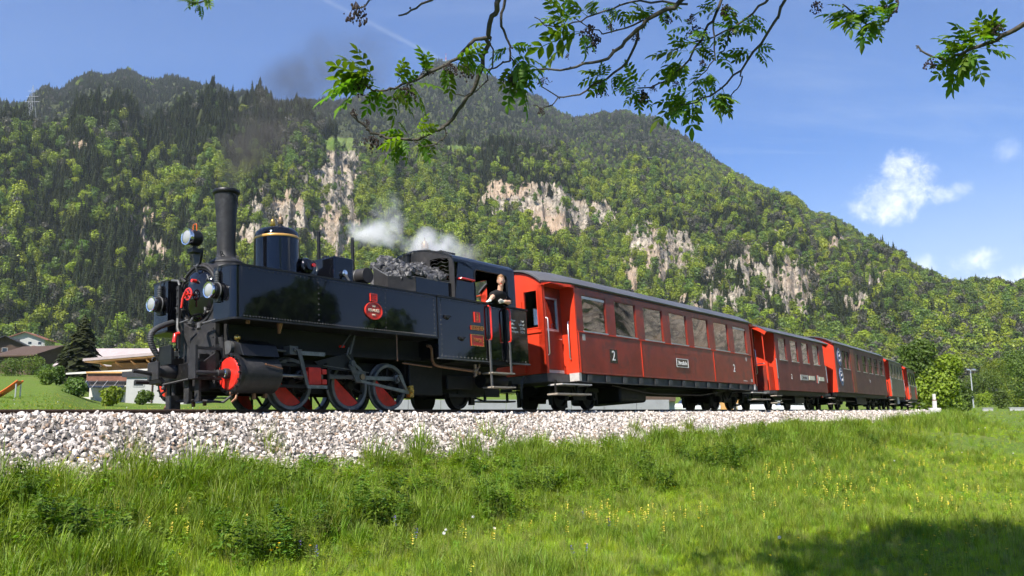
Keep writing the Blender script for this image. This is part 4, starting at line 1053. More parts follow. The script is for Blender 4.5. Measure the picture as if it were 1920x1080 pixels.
p = plate(1.91, 1.265, .38, .225, 'brass'); letters('TIROL', 1.91, 1.265, .105, 1.070, 'brass', p)
p = plate(-.84, 1.805, .155, .135, 'plate')
V().box(-.89, -.79, 1.067, 1.071, 1.82, 1.835).box(-.89, -.79, 1.067, 1.071, 1.785, 1.80).build('raised_bars', 'wheelred', p)
ov = V().prism([(-.845 + .20 * math.cos(R(a)), 1.58 + .148 * math.sin(R(a))) for a in range(0, 360, 10)], 1.05, 1.065, 'v').build('maker_plate', 'plate', loco)
rim = V(); n_ = 36; vs = []
for k in range(n_):
    a = R(10 * k)
    for rr, vv_ in ((1.0, 1.065), (1.0, 1.076), (.90, 1.076), (.90, 1.065)): vs.append((-.845 + .20 * rr * math.cos(a), vv_, 1.58 + .148 * rr * math.sin(a)))
rim.add(vs, [(k * 4 + j, ((k + 1) % n_) * 4 + j, ((k + 1) % n_) * 4 + (j + 1) % 4, k * 4 + (j + 1) % 4) for k in range(n_) for j in range(4)]).build('plate_rim', 'plate', ov, smooth=40)
letters('KRAUSS', -.845, 1.585, .072, 1.068, 'cream', ov); letters('LINZ', -.845, 1.51, .04, 1.068, 'cream', ov); letters('1902', -.845, 1.655, .04, 1.068, 'cream', ov)
rc = [o for o in loco.children if o.name.startswith('rear_coal_tank')][0]
for k, (a, b) in enumerate((('Wasser', '3 m³'), ('Kohle', '1,00 m³'), ('Leergew.', '22,5 t'), ('Dienstgew.', '27,5 t'))):
    letters(a, 3.01, 1.76 - .075 * k, .066, 1.052, 'white', rc, 'LEFT'); letters(b, 3.52, 1.76 - .075 * k, .066, 1.052, 'white', rc, 'RIGHT')
V().lathe((3.66, .66, 1.55), [(0, .16), (.11, .15), (.14, .09), (.14, 0)], 'u', 22, caps=False).build('rear_lamp', 'black', loco, smooth=40)

# front beam, coupler and hoses
fb = V().box(-3.82, -3.70, -.62, .62, .43, .66).build('front_beam', 'under', loco, bevel=.01)
V().box(-3.80, -3.46, -.40, -.36, .42, .72).box(-3.80, -3.46, .36, .40, .42, .72).build('beam_bracket', 'soot', fb)
bf = V().lathe((0, 0, .56), [(.05, -3.82), (.10, -3.82), (.085, -4.0), (.06, -4.06), (.06, -4.12)], 'u', 18).build('centre_coupler', 'soot', loco, smooth=40)
V().box(-4.15, -4.11, -.13, .13, .43, .69).build('coupler_plate', 'soot', bf, bevel=.012)
V().tube([(-4.10, -.03, .52), (-4.3, -.03, .55), (-4.42, -.03, .56)], .028, 8).build('coupler_bar', 'soot', bf)
V().torus((-4.12, 0, .72), .035, .011, 'v', 14, 6).build('coupler_eye', 'soot', bf)
V().tube([(-4.08, .08, .46), (-4.02, .10, .38), (-4.06, .12, .30)], .025, 8).tube([(-4.06, .10, .36), (-3.85, .40, .42)], .016, 6).tube([(-4.0, .04, .43), (-3.98, .05, .28), (-4.05, .06, .24)], .02, 6).build('screw_link', 'soot', bf)
V().box(-3.95, -3.93, -.16, .14, .66, .93).box(-3.95, -3.72, -.17, -.15, .66, .93).build('headboard_bracket', 'black', fb)
gp = V().box(-3.98, -3.94, .60, .76, .40, .86).box(-3.98, -3.46, .60, .63, .82, .86).box(-3.96, -3.46, .60, .62, .40, .44).build('guide_plate', 'soot', loco)
V().prism([(-3.70, .44), (-3.46, .62), (-3.46, .44)], .40, .43, 'v').prism([(-3.92, .50), (-3.50, .80), (-3.50, .56)], .50, .53, 'v').build('beam_gusset', 'soot', fb)
sp = V().box(-3.68, -3.64, .30, .40, .12, .44).box(-3.66, -3.62, -.42, -.34, .12, .44).box(-3.72, -3.66, .10, .22, .10, .44).build('rail_guard', 'soot', loco)
V().box(-3.75, -3.60, -.30, -.16, .02, .24).tube([(-3.67, -.22, .24), (-3.67, -.22, .46)], .03, 8).build('rail_guard_foot', 'soot', sp)
V().tube([(-3.64, .45, .12), (-3.60, .60, .10), (-3.50, .72, .08), (-3.42, .78, .16)], .02, 6).tube([(-3.66, -.25, .16), (-3.66, .4, .13)], .022, 6).build('cow_bar', 'soot', sp)
hp = []
for k in range(26):
    t_ = k / 25
    hp.append((-3.62 - .40 * math.sin(t_ * 2.6) * (1 if t_ < .7 else 1), -.34 + .10 * t_, 1.36 - .62 * t_ + .09 * math.sin(t_ * 3.14) - .02))
hose = V().tube(hp, .042, 12).build('brake_hose', 'rubber', loco, smooth=60)
rg = V()
for k in range(1, 25): rg.torus(hp[k], .043, .007, 'w', 12, 5)
rg.build('hose_ribs', 'rubber', hose, smooth=60)
V().box(-3.56, -3.52, -.36, -.30, .95, 1.90).rivets([(-3.57, -.33, w_) for w_ in np.arange(1.0, 1.9, .12)], .016, 'u').build('lamp_iron_bar', 'soot', loco)
V().tube([(-3.60, -.22, 1.16), (-3.66, -.22, 1.14), (-3.68, -.22, 1.02)], .032, 8).build('red_hose_cock', 'redpaint', loco, smooth=50)
V().tube([(-3.60, -.22, 1.16), (-3.58, -.30, 1.26), (-3.56, -.32, 1.40)], .022, 8).tube([(-3.6, -.12, 1.20), (-3.66, -.10, 1.30), (-3.62, .05, 1.33)], .014, 6).tube([(-3.58, .30, 1.24), (-3.66, .36, 1.22), (-3.70, .42, 1.14)], .03, 8).tube([(-3.58, .30, 1.24), (-3.56, .62, 1.26)], .018, 8).build('front_pipes', 'greysteel', loco, smooth=50)
V().tube([(-3.45, .58, 1.02), (-3.42, .60, .80), (-3.40, .60, .72)], .04, 10).build('exhaust_pipe', 'soot', loco, smooth=50)
V().tube([(-3.52, -.55, 2.02), (-3.54, -.35, 1.98), (-3.55, -.3, 1.9)], .02, 8).ball((-3.54, -.62, 2.0), .03).build('blow_off_cock', 'greysteel', loco, smooth=50)

# cylinders and valve chests, both sides
def cylinder(sg):
    v = .74 * sg
    c = V().lathe((0, v, .48), [(.275, -3.36), (.275, -2.70)], 'u', 40).build('cylinder', 'soot', loco, smooth=40)
    V().lathe((0, v, .48), [(.20, -3.425), (.292, -3.425), (.298, -3.41), (.298, -3.37), (.275, -3.36)], 'u', 40, caps=False).build('cylinder_flange', 'black', c, smooth=35)
    V().lathe((0, v, .48), [(0, -3.445), (.22, -3.443), (.235, -3.425)], 'u', 40, caps=False).build('cylinder_cover', 'redpaint', c, smooth=35)
    bt = V()
    for k in range(16):
        a = 2 * math.pi * k / 16; bt.cyl((-3.42, v + .263 * math.cos(a), .48 + .263 * math.sin(a)), (-3.455, v + .263 * math.cos(a), .48 + .263 * math.sin(a)), .017, n=6)
    bt.build('cover_bolt_ring', 'black', c)
    V().lathe((0, v, .48), [(.075, -3.44), (.075, -3.50), (.055, -3.51), (.05, -3.62), (.033, -3.63), (.033, -3.97)], 'u', 16).build('piston_tail_rod', 'soot', c, smooth=40)
    V().lathe((0, v, .48), [(.058, -3.505), (.064, -3.52), (.058, -3.535)], 'u', 16, caps=False).build('gland_ring', 'chrome', c, smooth=40)
    vc = V()
    vc.hexa([(-3.30, v - .26 * sg, .70), (-2.72, v - .26 * sg, .70), (-2.72, v + .14 * sg, .70), (-3.30, v + .14 * sg, .70), (-3.30, v - .40 * sg, 1.02), (-2.72, v - .40 * sg, 1.02), (-2.72, v + .02 * sg, .93), (-3.30, v + .02 * sg, .93)])
    vc.build('valve_chest', 'soot', c, bevel=.02)
    V().lathe((0, v - .06 * sg, .86), [(.10, -3.42), (.10, -3.30)], 'u', 18).build('valve_cover', 'greysteel', c, smooth=40)
    V().hexa([(-3.36, v - .02 * sg, .76), (-2.72, v - .02 * sg, .76), (-2.72, v + .24 * sg, .72), (-3.36, v + .24 * sg, .72), (-3.36, v - .10 * sg, 1.0), (-2.72, v - .10 * sg, 1.0), (-2.72, v + .16 * sg, .90), (-3.36, v + .16 * sg, .90)]).build('cylinder_cladding', 'black', c, bevel=.01)
    V().ball((-3.30, v + .02 * sg, 1.0), .05).cyl((-3.30, v + .02 * sg, .9), (-3.30, v + .02 * sg, 1.0), .02).build('lubricator', 'brass', c, smooth=50)
    V().tube([(-3.36, v + .1 * sg, .20), (-3.40, v + .12 * sg, .12), (-3.44, v + .08 * sg, .07)], .018, 6).cyl((-3.0, v, .22), (-3.0, v, .12), .03, n=8).cyl((-2.8, v, .22), (-2.8, v, .14), .03, n=8).ball((-3.40, v + .02 * sg, .20), .035).build('drain_cocks', 'copper', c)
    V().tube([(-2.98, v + .276 * sg, .60), (-2.85, v + .28 * sg, .58), (-2.7, v + .28 * sg, .55)], .008, 5).ball((-3.0, v + .275 * sg, .605), .016).build('oil_pipe', 'copper', c)
    # slide bars, crosshead, hanging lever
    V().box(-2.70, -1.62, v + .02 * sg, v + .07 * sg, .62, .665).box(-2.70, -1.62, v + .02 * sg, v + .07 * sg, .30, .345).box(-1.66, -1.62, v - .02 * sg, v + .08 * sg, .28, .70).box(-2.71, -2.67, v - .05 * sg, v + .08 * sg, .27, .70).build('slide_bar', 'under', loco)
    xh = V().box(-2.05, -1.80, v + .01 * sg, v + .095 * sg, .35, .62).box(-1.78, -1.68, v + .01 * sg, v + .09 * sg, .52, .60).box(-1.78, -1.68, v + .01 * sg, v + .09 * sg, .36, .44).box(-2.12, -2.05, v + .02 * sg, v + .08 * sg, .46, .56).build('crosshead', 'wheelred', loco, bevel=.01)
    V().cyl((-2.70, v + .045 * sg, .48), (-2.0, v + .045 * sg, .48), .025, n=12).build('piston_rod', 'steel', xh, smooth=40)
    V().hexa([(-2.30, v + .11 * sg, .84), (-2.23, v + .11 * sg, .84), (-2.23, v + .135 * sg, .84), (-2.30, v + .135 * sg, .84), (-2.33, v + .11 * sg, .88), (-2.20, v + .11 * sg, .88), (-2.20, v + .135 * sg, .88), (-2.33, v + .135 * sg, .88)]).hexa([(-2.13, v + .11 * sg, .32), (-2.07, v + .11 * sg, .32), (-2.07, v + .135 * sg, .32), (-2.13, v + .135 * sg, .32), (-2.30, v + .11 * sg, .84), (-2.22, v + .11 * sg, .84), (-2.22, v + .135 * sg, .84), (-2.30, v + .135 * sg, .84)]).build('combination_lever', 'greysteel', loco, bevel=.006)
    V().box(-2.12, -1.72, v + .12 * sg, v + .14 * sg, .29, .34).box(-2.22, -1.72, v + .08 * sg, v + .10 * sg, .80, .86).build('union_link', 'steel', loco)
    V().cyl((-2.72, v, .86), (-2.25, v, .86), .022, n=10).box(-2.42, -2.26, v - .05 * sg, v + .10 * sg, .80, .93).ball((-2.34, v + .11 * sg, .87), .03).build('valve_spindle_guide', 'greysteel', loco)
    V().hexa([(-1.70, v - .06 * sg, .62), (-.95, v - .06 * sg, .60), (-.95, v + .0 * sg, .60), (-1.70, v + .0 * sg, .62), (-1.85, v - .06 * sg, .72), (-1.05, v - .06 * sg, .92), (-1.05, v + .0 * sg, .92), (-1.85, v + .0 * sg, .72)]).build('motion_bracket', 'black', loco)
    V().hexa([(-1.02, v + .03 * sg, .42), (-.90, v + .03 * sg, .42), (-.90, v + .06 * sg, .42), (-1.02, v + .06 * sg, .42), (-1.18, v + .03 * sg, .70), (-1.06, v + .03 * sg, .70), (-1.06, v + .06 * sg, .70), (-1.18, v + .06 * sg, .70)]).cyl((-1.10, v + .02 * sg, .72), (-1.10, v + .09 * sg, .72), .05, n=14).build('expansion_link', 'greysteel', loco, bevel=.006)
    V().hexa([(-1.12, v - .02 * sg, .88), (-1.08, v - .02 * sg, .88), (-1.08, v + .01 * sg, .88), (-1.12, v + .01 * sg, .88), (-1.0, v - .02 * sg, 1.2), (-.96, v - .02 * sg, 1.2), (-.96, v + .01 * sg, 1.2), (-1.0, v + .01 * sg, 1.2)]).tube([(-1.28, v, .98), (-1.05, v, 1.24)], .012, 6).tube([(-1.12, v + .04 * sg, .78), (-1.2, v + .04 * sg, .86), (-1.16, v + .05 * sg, .98)], .015, 6).build('reach_rod', 'greysteel', loco)
    V().cyl((-1.30, v - .02 * sg, 1.0), (-1.20, v - .02 * sg, 1.0), .02, n=8).build('red_marker', 'redpaint', loco)
    V().hexa([(-1.75, v + .08 * sg, .655), (-.75, v + .08 * sg, .575), (-.75, v + .09 * sg, .575), (-1.75, v + .09 * sg, .655), (-1.75, v + .08 * sg, .665), (-.75, v + .08 * sg, .585), (-.75, v + .09 * sg, .585), (-1.75, v + .09 * sg, .665)]).build('radius_rod', 'greysteel', loco)
for sg in (1, -1): cylinder(sg)

# driving wheels
def driving_wheel(u, sg, crank):
    v0 = .40 * sg
    wh = V().lathe((u, v0, .385), [(.36, 0), (.432, 0), (.432, .028 * sg), (.405, .04 * sg), (.402, .115 * sg), (.392, .122 * sg), (.345, .118 * sg), (.340, .09 * sg), (.340, .01 * sg)], 'v', 44, caps=False).build('driving_wheel', 'tyre', loco, smooth=30)
    V().lathe((u, v0, .385), [(.0, .135 * sg), (.07, .135 * sg), (.075, .12 * sg), (.095, .10 * sg), (.10, .0)], 'v', 24, caps=False).build('wheel_hub', 'under', wh, smooth=40)
    spk = V()
    for k in range(10):
        a = R(36 * k + crank); ca, sa = math.cos(a), math.sin(a)
        spk.tube([(u + .08 * ca, v0 + .06 * sg, .385 + .08 * sa), (u + .35 * ca, v0 + .06 * sg, .385 + .35 * sa)], .024, 6, .018)
    spk.build('spoke_ring', 'under', wh, smooth=40)
    # red crescent counterweight opposite the crank
    a0 = crank + 180
    poly = [(u + .335 * math.cos(R(a0 + q)), .385 + .335 * math.sin(R(a0 + q))) for q in range(-72, 73, 8)]
    V().prism(poly, v0 + .03 * sg, v0 + .10 * sg, 'v').build('counterweight', 'wheelred', wh)
    V().cyl((u + .17 * math.cos(R(crank)), v0 + .05 * sg, .385 + .17 * math.sin(R(crank))), (u + .17 * math.cos(R(crank)), v0 + .26 * sg, .385 + .17 * math.sin(R(crank))), .045, n=16).build('crank_pin', 'steel', wh, smooth=40)
CR = 38
for u in (-2.13, -.90, .04):
    driving_wheel(u, 1, 180 - CR - 90 + 0)
    driving_wheel(u, -1, 20)
ca, sa = .17 * math.cos(R(180 - CR - 90)), .17 * math.sin(R(180 - CR - 90))
rod = V()
rod.box(-2.13 + ca, -.90 + ca, .575, .60, .385 + sa - .035, .385 + sa + .035).box(-.90 + ca, .04 + ca, .575, .60, .385 + sa - .035, .385 + sa + .035)
for u in (-2.13, -.90, .04): rod.cyl((u + ca, .565, .385 + sa), (u + ca, .615, .385 + sa), .075, n=20)
rod.build('coupling_rod', 'steel', loco, bevel=.004)
mr = V().hexa([(-.90 + ca, .64, .385 + sa - .03), (-1.85, .64, .455), (-1.85, .665, .455), (-.90 + ca, .665, .385 + sa - .03), (-.90 + ca, .64, .385 + sa + .04), (-1.85, .64, .515), (-1.85, .665, .515), (-.90 + ca, .665, .385 + sa + .04)])
mr.box(-.90 + ca - .10, -.90 + ca + .10, .63, .69, .385 + sa - .10, .385 + sa + .10).build('connecting_rod', 'greysteel', loco, bevel=.008)
V().cyl((-.90 + ca, .69, .385 + sa), (-.90 + ca, .72, .385 + sa), .05, n=16).build('crank_nut', 'bronze', loco, smooth=40)
er = V().hexa([(-1.0, .735, .44), (.30, .735, .235), (.30, .76, .235), (-1.0, .76, .44), (-1.0, .735, .475), (.30, .735, .30), (.30, .76, .30), (-1.0, .76, .475)]).build('eccentric_rod', 'steel', loco)
V().box(.27, .36, .70, .79, .19, .39).cyl((.31, .66, .29), (.31, .82, .29), .035, n=12).build('eccentric_bearing', 'brass', er)
V().hexa([(.05, .71, .56), (.26, .71, .26), (.30, .71, .28), (.12, .71, .58), (.05, .735, .56), (.26, .735, .26), (.30, .735, .28), (.12, .735, .58)]).build('return_crank', 'steel', loco)
for u in (-2.13, -.90, .04): V().cyl((u, -.42, .385), (u, .42, .385), .06, n=12).build('axle', 'under', loco)
# trailing axle, ash pan, brake gear
for sg in (1, -1):
    V().lathe((1.97, .39 * sg, .30), [(.0, .02 * sg), (.325, .0), (.325, .025 * sg), (.30, .035 * sg), (.30, .11 * sg), (.24, .11 * sg), (.22, .07 * sg), (.08, .08 * sg), (.07, .13 * sg), (0, .13 * sg)], 'v', 32, caps=False).build('trailing_wheel', 'under', loco, smooth=35)
V().cyl((1.97, -.42, .30), (1.97, .42, .30), .055, n=12).build('axle', 'under', loco)
V().hexa([(.45, -.5, .30), (2.75, -.5, .28), (2.75, .5, .28), (.45, .5, .30), (.40, -.55, .86), (3.2, -.55, .86), (3.2, .55, .86), (.40, .55, .86)]).build('ash_pan', 'under', loco)
V().box(.45, 1.35, .56, .62, .24, .80).box(1.45, 2.2, .60, .66, .36, .62).build('axle_guard', 'under', loco, bevel=.02)
V().box(1.5, 2.45, .58, .64, .22, .28).box(2.30, 2.42, .45, .52, .08, .3).tube([(2.45, .5, .22), (2.75, .5, .16), (2.78, .5, .36)], .018, 6).build('brake_gear', 'under', loco)
ar = V().cyl((2.30, .78, .53), (3.05, .78, .53), .135, n=24).build('air_reservoir', 'under', loco, smooth=40)
pp = V().tube([(.62, .92, 1.10), (.70, .92, 1.10), (.74, .92, 1.04), (.74, .92, .86), (.78, .92, .78), (.90, .92, .745), (1.9, .92, .69)], .026, 10).build('injector_pipe', 'copper', loco, smooth=60)
V().ball((1.98, .92, .69), .06).cyl((1.98, .92, .60), (1.98, .92, .82), .03).tube([(2.0, .92, .70), (2.1, .92, .78), (2.12, .92, .88)], .022, 8).tube([(1.96, .94, .66), (1.90, .95, .58)], .02).ball((2.06, .95, .66), .035).build('injector', 'bronze', pp, smooth=50)
V().tube([(-.05, .92, .76), (.72, .92, .72)], .012, 6).cyl((-.25, 1.0, .78), (-.25, 1.0, 1.25), .012, n=6).cyl((-2.72, .98, 1.24), (-2.70, .94, 1.08), .05, .02, 10).cyl((-3.28, .98, 1.24), (-3.28, .96, 1.18), .03, n=8).build('drain_pipes', 'copper', loco)
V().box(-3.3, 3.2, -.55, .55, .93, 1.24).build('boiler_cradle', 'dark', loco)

# ------------------------------------------------------------------ coal in the bunker
LM = loco.matrix_world.copy()
coalp = empty('coal_pile', mw=LM @ Matrix.Translation((-.7, .6, 2.05)))
tag(coalp, 'heap of black coal lumps filling the bunker ahead of the cab', 'coal')
lumps = []
for k in range(6):
    bm = bmesh.new(); bmesh.ops.create_icosphere(bm, subdivisions=1, radius=1.0); g = random.Random(300 + k)
    for v in bm.verts: v.co = Vector((v.co.x * g.uniform(.75, 1.2), v.co.y * g.uniform(.75, 1.2), v.co.z * g.uniform(.6, .95)))
    me = bpy.data.meshes.new('coal_lump'); bm.to_mesh(me); bm.free(); me.materials.append(M['coal']); lumps.append(me)
g = random.Random(12); cnt = 0
base = V().hexa([(.0, .10, 2.04), (1.31, .05, 2.04), (1.31, .92, 2.04), (.30, .91, 2.04), (.06, .12, 2.46), (1.30, .05, 2.74), (1.30, .92, 2.38), (.32, .90, 2.31)])
b_ = base.build('coal_heap_core', 'coal', None); b_.parent = coalp; b_.matrix_parent_inverse = Matrix.Identity(4); b_.matrix_local = Matrix.Translation((.7, -.6, -2.05)); b_['kind'] = 'stuff'
for k in range(420):
    u = g.uniform(-.05, 1.30); v = g.uniform(.06, .92)
    vmax = np.interp(u, [-.15, .33], [.73, .92])
    if v > vmax - .01: continue
    umin = np.interp(v, [.06, .28, .76], [.05, .0, -.12])
    if u < umin + .04: continue
    hmax = np.interp(v, [.05, .3, .92], [2.77, 2.72, 2.40]) + .05 * math.sin(u * 5.2) + .06 * (u - .6) - .22 * max(0, 1 - (u + .05) / .38)
    o = bpy.data.objects.new('coal_lump', lumps[k % 6]); COL.objects.link(o); o.parent = coalp
    sz = g.uniform(.045, .095); o.scale = (sz, sz, sz); o.rotation_euler = (g.uniform(0, 6), g.uniform(0, 6), g.uniform(0, 6))
    o.location = (-u + .7, v - .6, hmax + g.uniform(-.06, .025) - 2.05); cnt += 1
# ------------------------------------------------------------------ coaches
def roof_profile(half, eave, peak, n=9, rc=2.4):
    pts = []
    for i in range(-n, n + 1):
        t_ = i / n; a = abs(t_) ** .8 * (1 if t_ > 0 else -1)
        a = math.sin(t_ * math.pi / 2)
        v = half * a
        pts.append((v, eave + (peak - eave) * (1 - abs(a) ** rc)))
    return pts
def loft(mb, rings):
    n = len(rings[0]); vs = [p for r in rings for p in r]
    fs = [(k * n + i, k * n + i + 1, (k + 1) * n + i + 1, (k + 1) * n + i) for k in range(len(rings) - 1) for i in range(n - 1)]
    return mb.add(vs, fs)
def roof_shell(root, ring_list, m='roof', name='roof', th=.035):
    """ring_list: (u, half, eave, peak) along the coach"""
    mb = V(); rings = []
    for u, h, e, p in ring_list: rings.append([(u, v, z_) for v, z_ in roof_profile(h, e, p)])
    low = [[(u, v * .985, z_ - th) for v, z_ in roof_profile(h, e, p)] for u, h, e, p in ring_list]
    loft(mb, rings); loft(mb, low)
    n = len(rings[0])
    for a, b in ((rings[0], low[0]), (rings[-1], low[-1])):
        mb.add(a + b, [(i, i + 1, n + i + 1, n + i) for i in range(n - 1)])
    for side in (0, n - 1):
        A_ = [r[side] for r in rings]; B_ = [r[side] for r in low]; k = len(A_)
        mb.add(A_ + B_, [(i, i + 1, k + i + 1, k + i) for i in range(k - 1)])
    return mb.build(name, m, root, smooth=35)
def window_unit(root, u0, u1, w0, w1, sg, half, frame_m='coach', sill=True, split=False, top_bar=False):
    d = .028; f_ = V(); q = .022
    vo, vi = (half - .01) * sg, (half - .05) * sg
    f_.box(u0, u1, vi, vo, w0, w0 + q).box(u0, u1, vi, vo, w1 - q, w1).box(u0, u0 + q, vi, vo, w0 + q, w1 - q).box(u1 - q, u1, vi, vo, w0 + q, w1 - q)
    o = f_.build('window', frame_m, root)
    if sill: V().box(u0 - .015, u1 + .015, (half - .02) * sg, (half + .018) * sg, w0 - .015, w0 + .016).build('window_sill', 'alu', o)
    V().box(u0 + q, u1 - q, (half - .036) * sg, (half - .030) * sg, w0 + q, w1 - q).build('pane', 'glass', o)
    if split: V().box(u0 + q, u1 - q, (half - .03) * sg, (half - .012) * sg, (w0 + w1) / 2 - .018, (w0 + w1) / 2 + .018).build('window_bar', 'black', o)
    if top_bar: V().box(u0 + q, u1 - q, (half - .028) * sg, (half - .015) * sg, w1 - .10, w1 - .045).build('vent_bar', 'alu', o)
    return o
def side_wall(root, ua, ub, w0, wwin, wtop, weave, wins, sg, half, m, name='side_wall', seams=()):
    """lower panel, letter board, and one pillar between each pair of windows"""
    th = .05; vi, vo = (half - th) * sg, half * sg
    low = V().box(ua, ub, vi, vo, w0, wwin).build('side_panel', m, root)
    V().box(ua, ub, vi, vo, wtop, weave).build('letter_board', m, root)
    e = [ua] + [x for w_ in wins for x in w_] + [ub]
    for k in range(0, len(e), 2): V().box(e[k], e[k + 1], vi, vo, wwin, wtop).build('window_pillar', m, root)
    return low
def wheelset(root, u, r=.30):
    for sg in (1, -1):
        V().lathe((u, .36 * sg, r), [(.0, .02 * sg), (r + .025, .0), (r + .025, .025 * sg), (r, .035 * sg), (r, .11 * sg), (r * .8, .11 * sg), (r * .75, .07 * sg), (.08, .08 * sg), (.07, .13 * sg), (0, .13 * sg)], 'v', 26, caps=False).build('wheel', 'under', root, smooth=35)
    V().cyl((u, -.40, r), (u, .40, r), .055, n=10).build('axle', 'under', root)
    for sg in (1, -1):
        V().box(u - .09, u + .09, .52 * sg, .64 * sg, r - .09, r + .10).cyl((u, .64 * sg, r), (u, .67 * sg, r), .06, n=12).build('axle_box', 'under', root, bevel=.012)
def bogie(root, uc, wb=1.25, r=.30):
    for u in (uc - wb / 2, uc + wb / 2): wheelset(root, u, r)
    for sg in (1, -1):
        f_ = V().box(uc - wb / 2 - .30, uc + wb / 2 + .30, .53 * sg, .58 * sg, r + .10, r + .20)
        f_.hexa([(uc - .28, .54 * sg, r - .10), (uc + .28, .54 * sg, r - .10), (uc + .28, .60 * sg, r - .10), (uc - .28, .60 * sg, r - .10), (uc - .35, .54 * sg, r + .16), (uc + .35, .54 * sg, r + .16), (uc + .35, .60 * sg, r + .16), (uc - .35, .60 * sg, r + .16)])
        f_.build('bogie_frame', 'under', root, bevel=.008)
        V().tube([(uc - .30, .62 * sg, r + .20), (uc - .15, .62 * sg, r + .05), (uc, .62 * sg, r), (uc + .15, .62 * sg, r + .05), (uc + .30, .62 * sg, r + .20)], .03, 6).build('leaf_spring', 'under', root)
        V().box(uc - wb / 2 - .40, uc - wb / 2 - .34, .40 * sg, .48 * sg, .10, .45).box(uc + wb / 2 + .34, uc + wb / 2 + .40, .40 * sg, .48 * sg, .10, .45).build('brake_block', 'under', root)
    V().box(uc - .35, uc + .35, -.5, .5, r + .05, r + .28).build('bogie_bolster', 'under', root)
def buffer_gear(root, u, d):
    V().lathe((u, 0, .52), [(.07, 0), (.07, .2 * d), (.05, .22 * d), (.05, .34 * d)], 'u', 14).build('coupler_drawbar', 'under', root, smooth=40)
    V().box(min(u + .34 * d, u + .38 * d), max(u + .34 * d, u + .38 * d), -.14, .14, .40, .64).build('coupler_plate', 'under', root)
    V().tube([(u, .25, .72), (u + .12 * d, .26, .62), (u + .16 * d, .25, .42), (u + .10 * d, .22, .25)], .03, 8).build('brake_hose', 'rubber', root, smooth=50)
def coach_text(root, body, u, w_, size, half, m='white', align='CENTER', ws=1.0, name='lettering'):
    return text_mesh(name, body, size, m, root, (-u, half, w_), (-1, 0, 0), (0, 0, 1), .002, align, ws)

# ---- first coach: closed tapering vestibules, seven wide windows
c1 = empty('passenger_coach', mw=track_matrix(10.97))
tag(c1, 'long dark red passenger coach with seven wide windows coupled behind the locomotive', 'railway coach', 'coaches of the train')
H1 = 1.10; ua, ub = -5.42, 5.43
wins = [(-5.15 + 1.525 * k, -5.15 + 1.525 * k + 1.10) for k in range(7)]
for sg in (1, -1):
    lw = side_wall(c1, ua, ub, .76, 1.73, 2.60, 2.80, wins, sg, H1, 'coach')
    for k, (a, b) in enumerate(wins): window_unit(c1, a, b, 1.73, 2.60, sg, H1, 'coach', top_bar=(k in (0, 6)))
    V().box(ua, ub, (H1) * sg, (H1 + .014) * sg, 1.695, 1.725).build('waist_bead', 'coachend', lw)
    V().box(ua, ub, (H1) * sg, (H1 + .010) * sg, 2.725, 2.745).build('gutter_bead', 'black', lw)
    for u in (ua + .03, -2.37, 2.25, ub - .05): V().box(u - .018, u + .018, H1 * sg, (H1 + .012) * sg, .78, 1.69).build('cover_strip', 'coachend', lw)  # strips take the lit red: sun catching the joints is in their colour
    if sg > 0:
        pts = [(u + d, H1, w_) for u in (ua + .03, -2.37, 2.25, ub - .05) for d in (-.06, .06) for w_ in np.arange(.82, 1.68, .085)] + [(u, H1, .79) for u in np.arange(ua + .1, ub, .11)] + [(u, H1, w_) for u in (-3.9, -.85, .7, 3.8) for w_ in np.arange(.85, 1.65, .11)] + [(a - .21 + .0, H1, w_) for a, b in wins[1:] for w_ in np.arange(1.8, 2.6, .12)]
        V().rivets(pts, .009).build('rivet_rows', 'coach', lw, kind='stuff')
        b = V().box(-4.02, -3.66, H1, H1 + .004, 1.06, 1.38).build('class_number_field', 'signblack', lw)
        b.scale = (1, 1, 1)
        coach_text(lw, '2', -3.84, 1.22, .34, H1 + .006); coach_text(lw, '2', 3.80, 1.22, .34, H1 + .004)
        sgp = V().box(-.40, .36, H1, H1 + .02, 1.10, 1.34).build('name_board', 'signblack', lw)
        fm = V(); fm.box(-.40, .36, H1 + .02, H1 + .026, 1.325, 1.34).box(-.40, .36, H1 + .02, H1 + .026, 1.10, 1.112).box(-.40, -.385, H1 + .02, H1 + .026, 1.112, 1.325).box(.345, .36, H1 + .02, H1 + .026, 1.112, 1.325)
        fm.build('board_rim', 'white', sgp)
        coach_text(sgp, 'Zillertalbahn', -.02, 1.215, .150, H1 + .021, ws=.82)
        V().box(-5.22, -5.10, H1, H1 + .003, 1.52, 1.66).build('data_label', 'palegrey', lw); V().box(4.86, 4.95, H1, H1 + .003, 1.50, 1.62).build('data_label', 'palegrey', lw)
        V().box(5.14, 5.30, H1, H1 + .003, .84, .93).build('data_label', 'palegrey', lw)
        coach_text(lw, '38 Sitzpl.  12,5 t', 4.65, .86, .055, H1 + .002, 'palegrey')
        V().box(-.42, .38, H1, H1 + .006, 1.47, 1.70).build('vent_hatch', 'coach', lw, bevel=.004)
roof_shell(c1, [(-6.46, .87, 2.80, 3.14), (-6.2, .97, 2.80, 3.17), (-5.9, 1.06, 2.80, 3.19), (-5.6, 1.13, 2.80, 3.20), (-5.42, 1.15, 2.795, 3.20), (5.43, 1.15, 2.795, 3.20), (5.9, 1.06, 2.80, 3.19), (6.46, .87, 2.80, 3.14)])
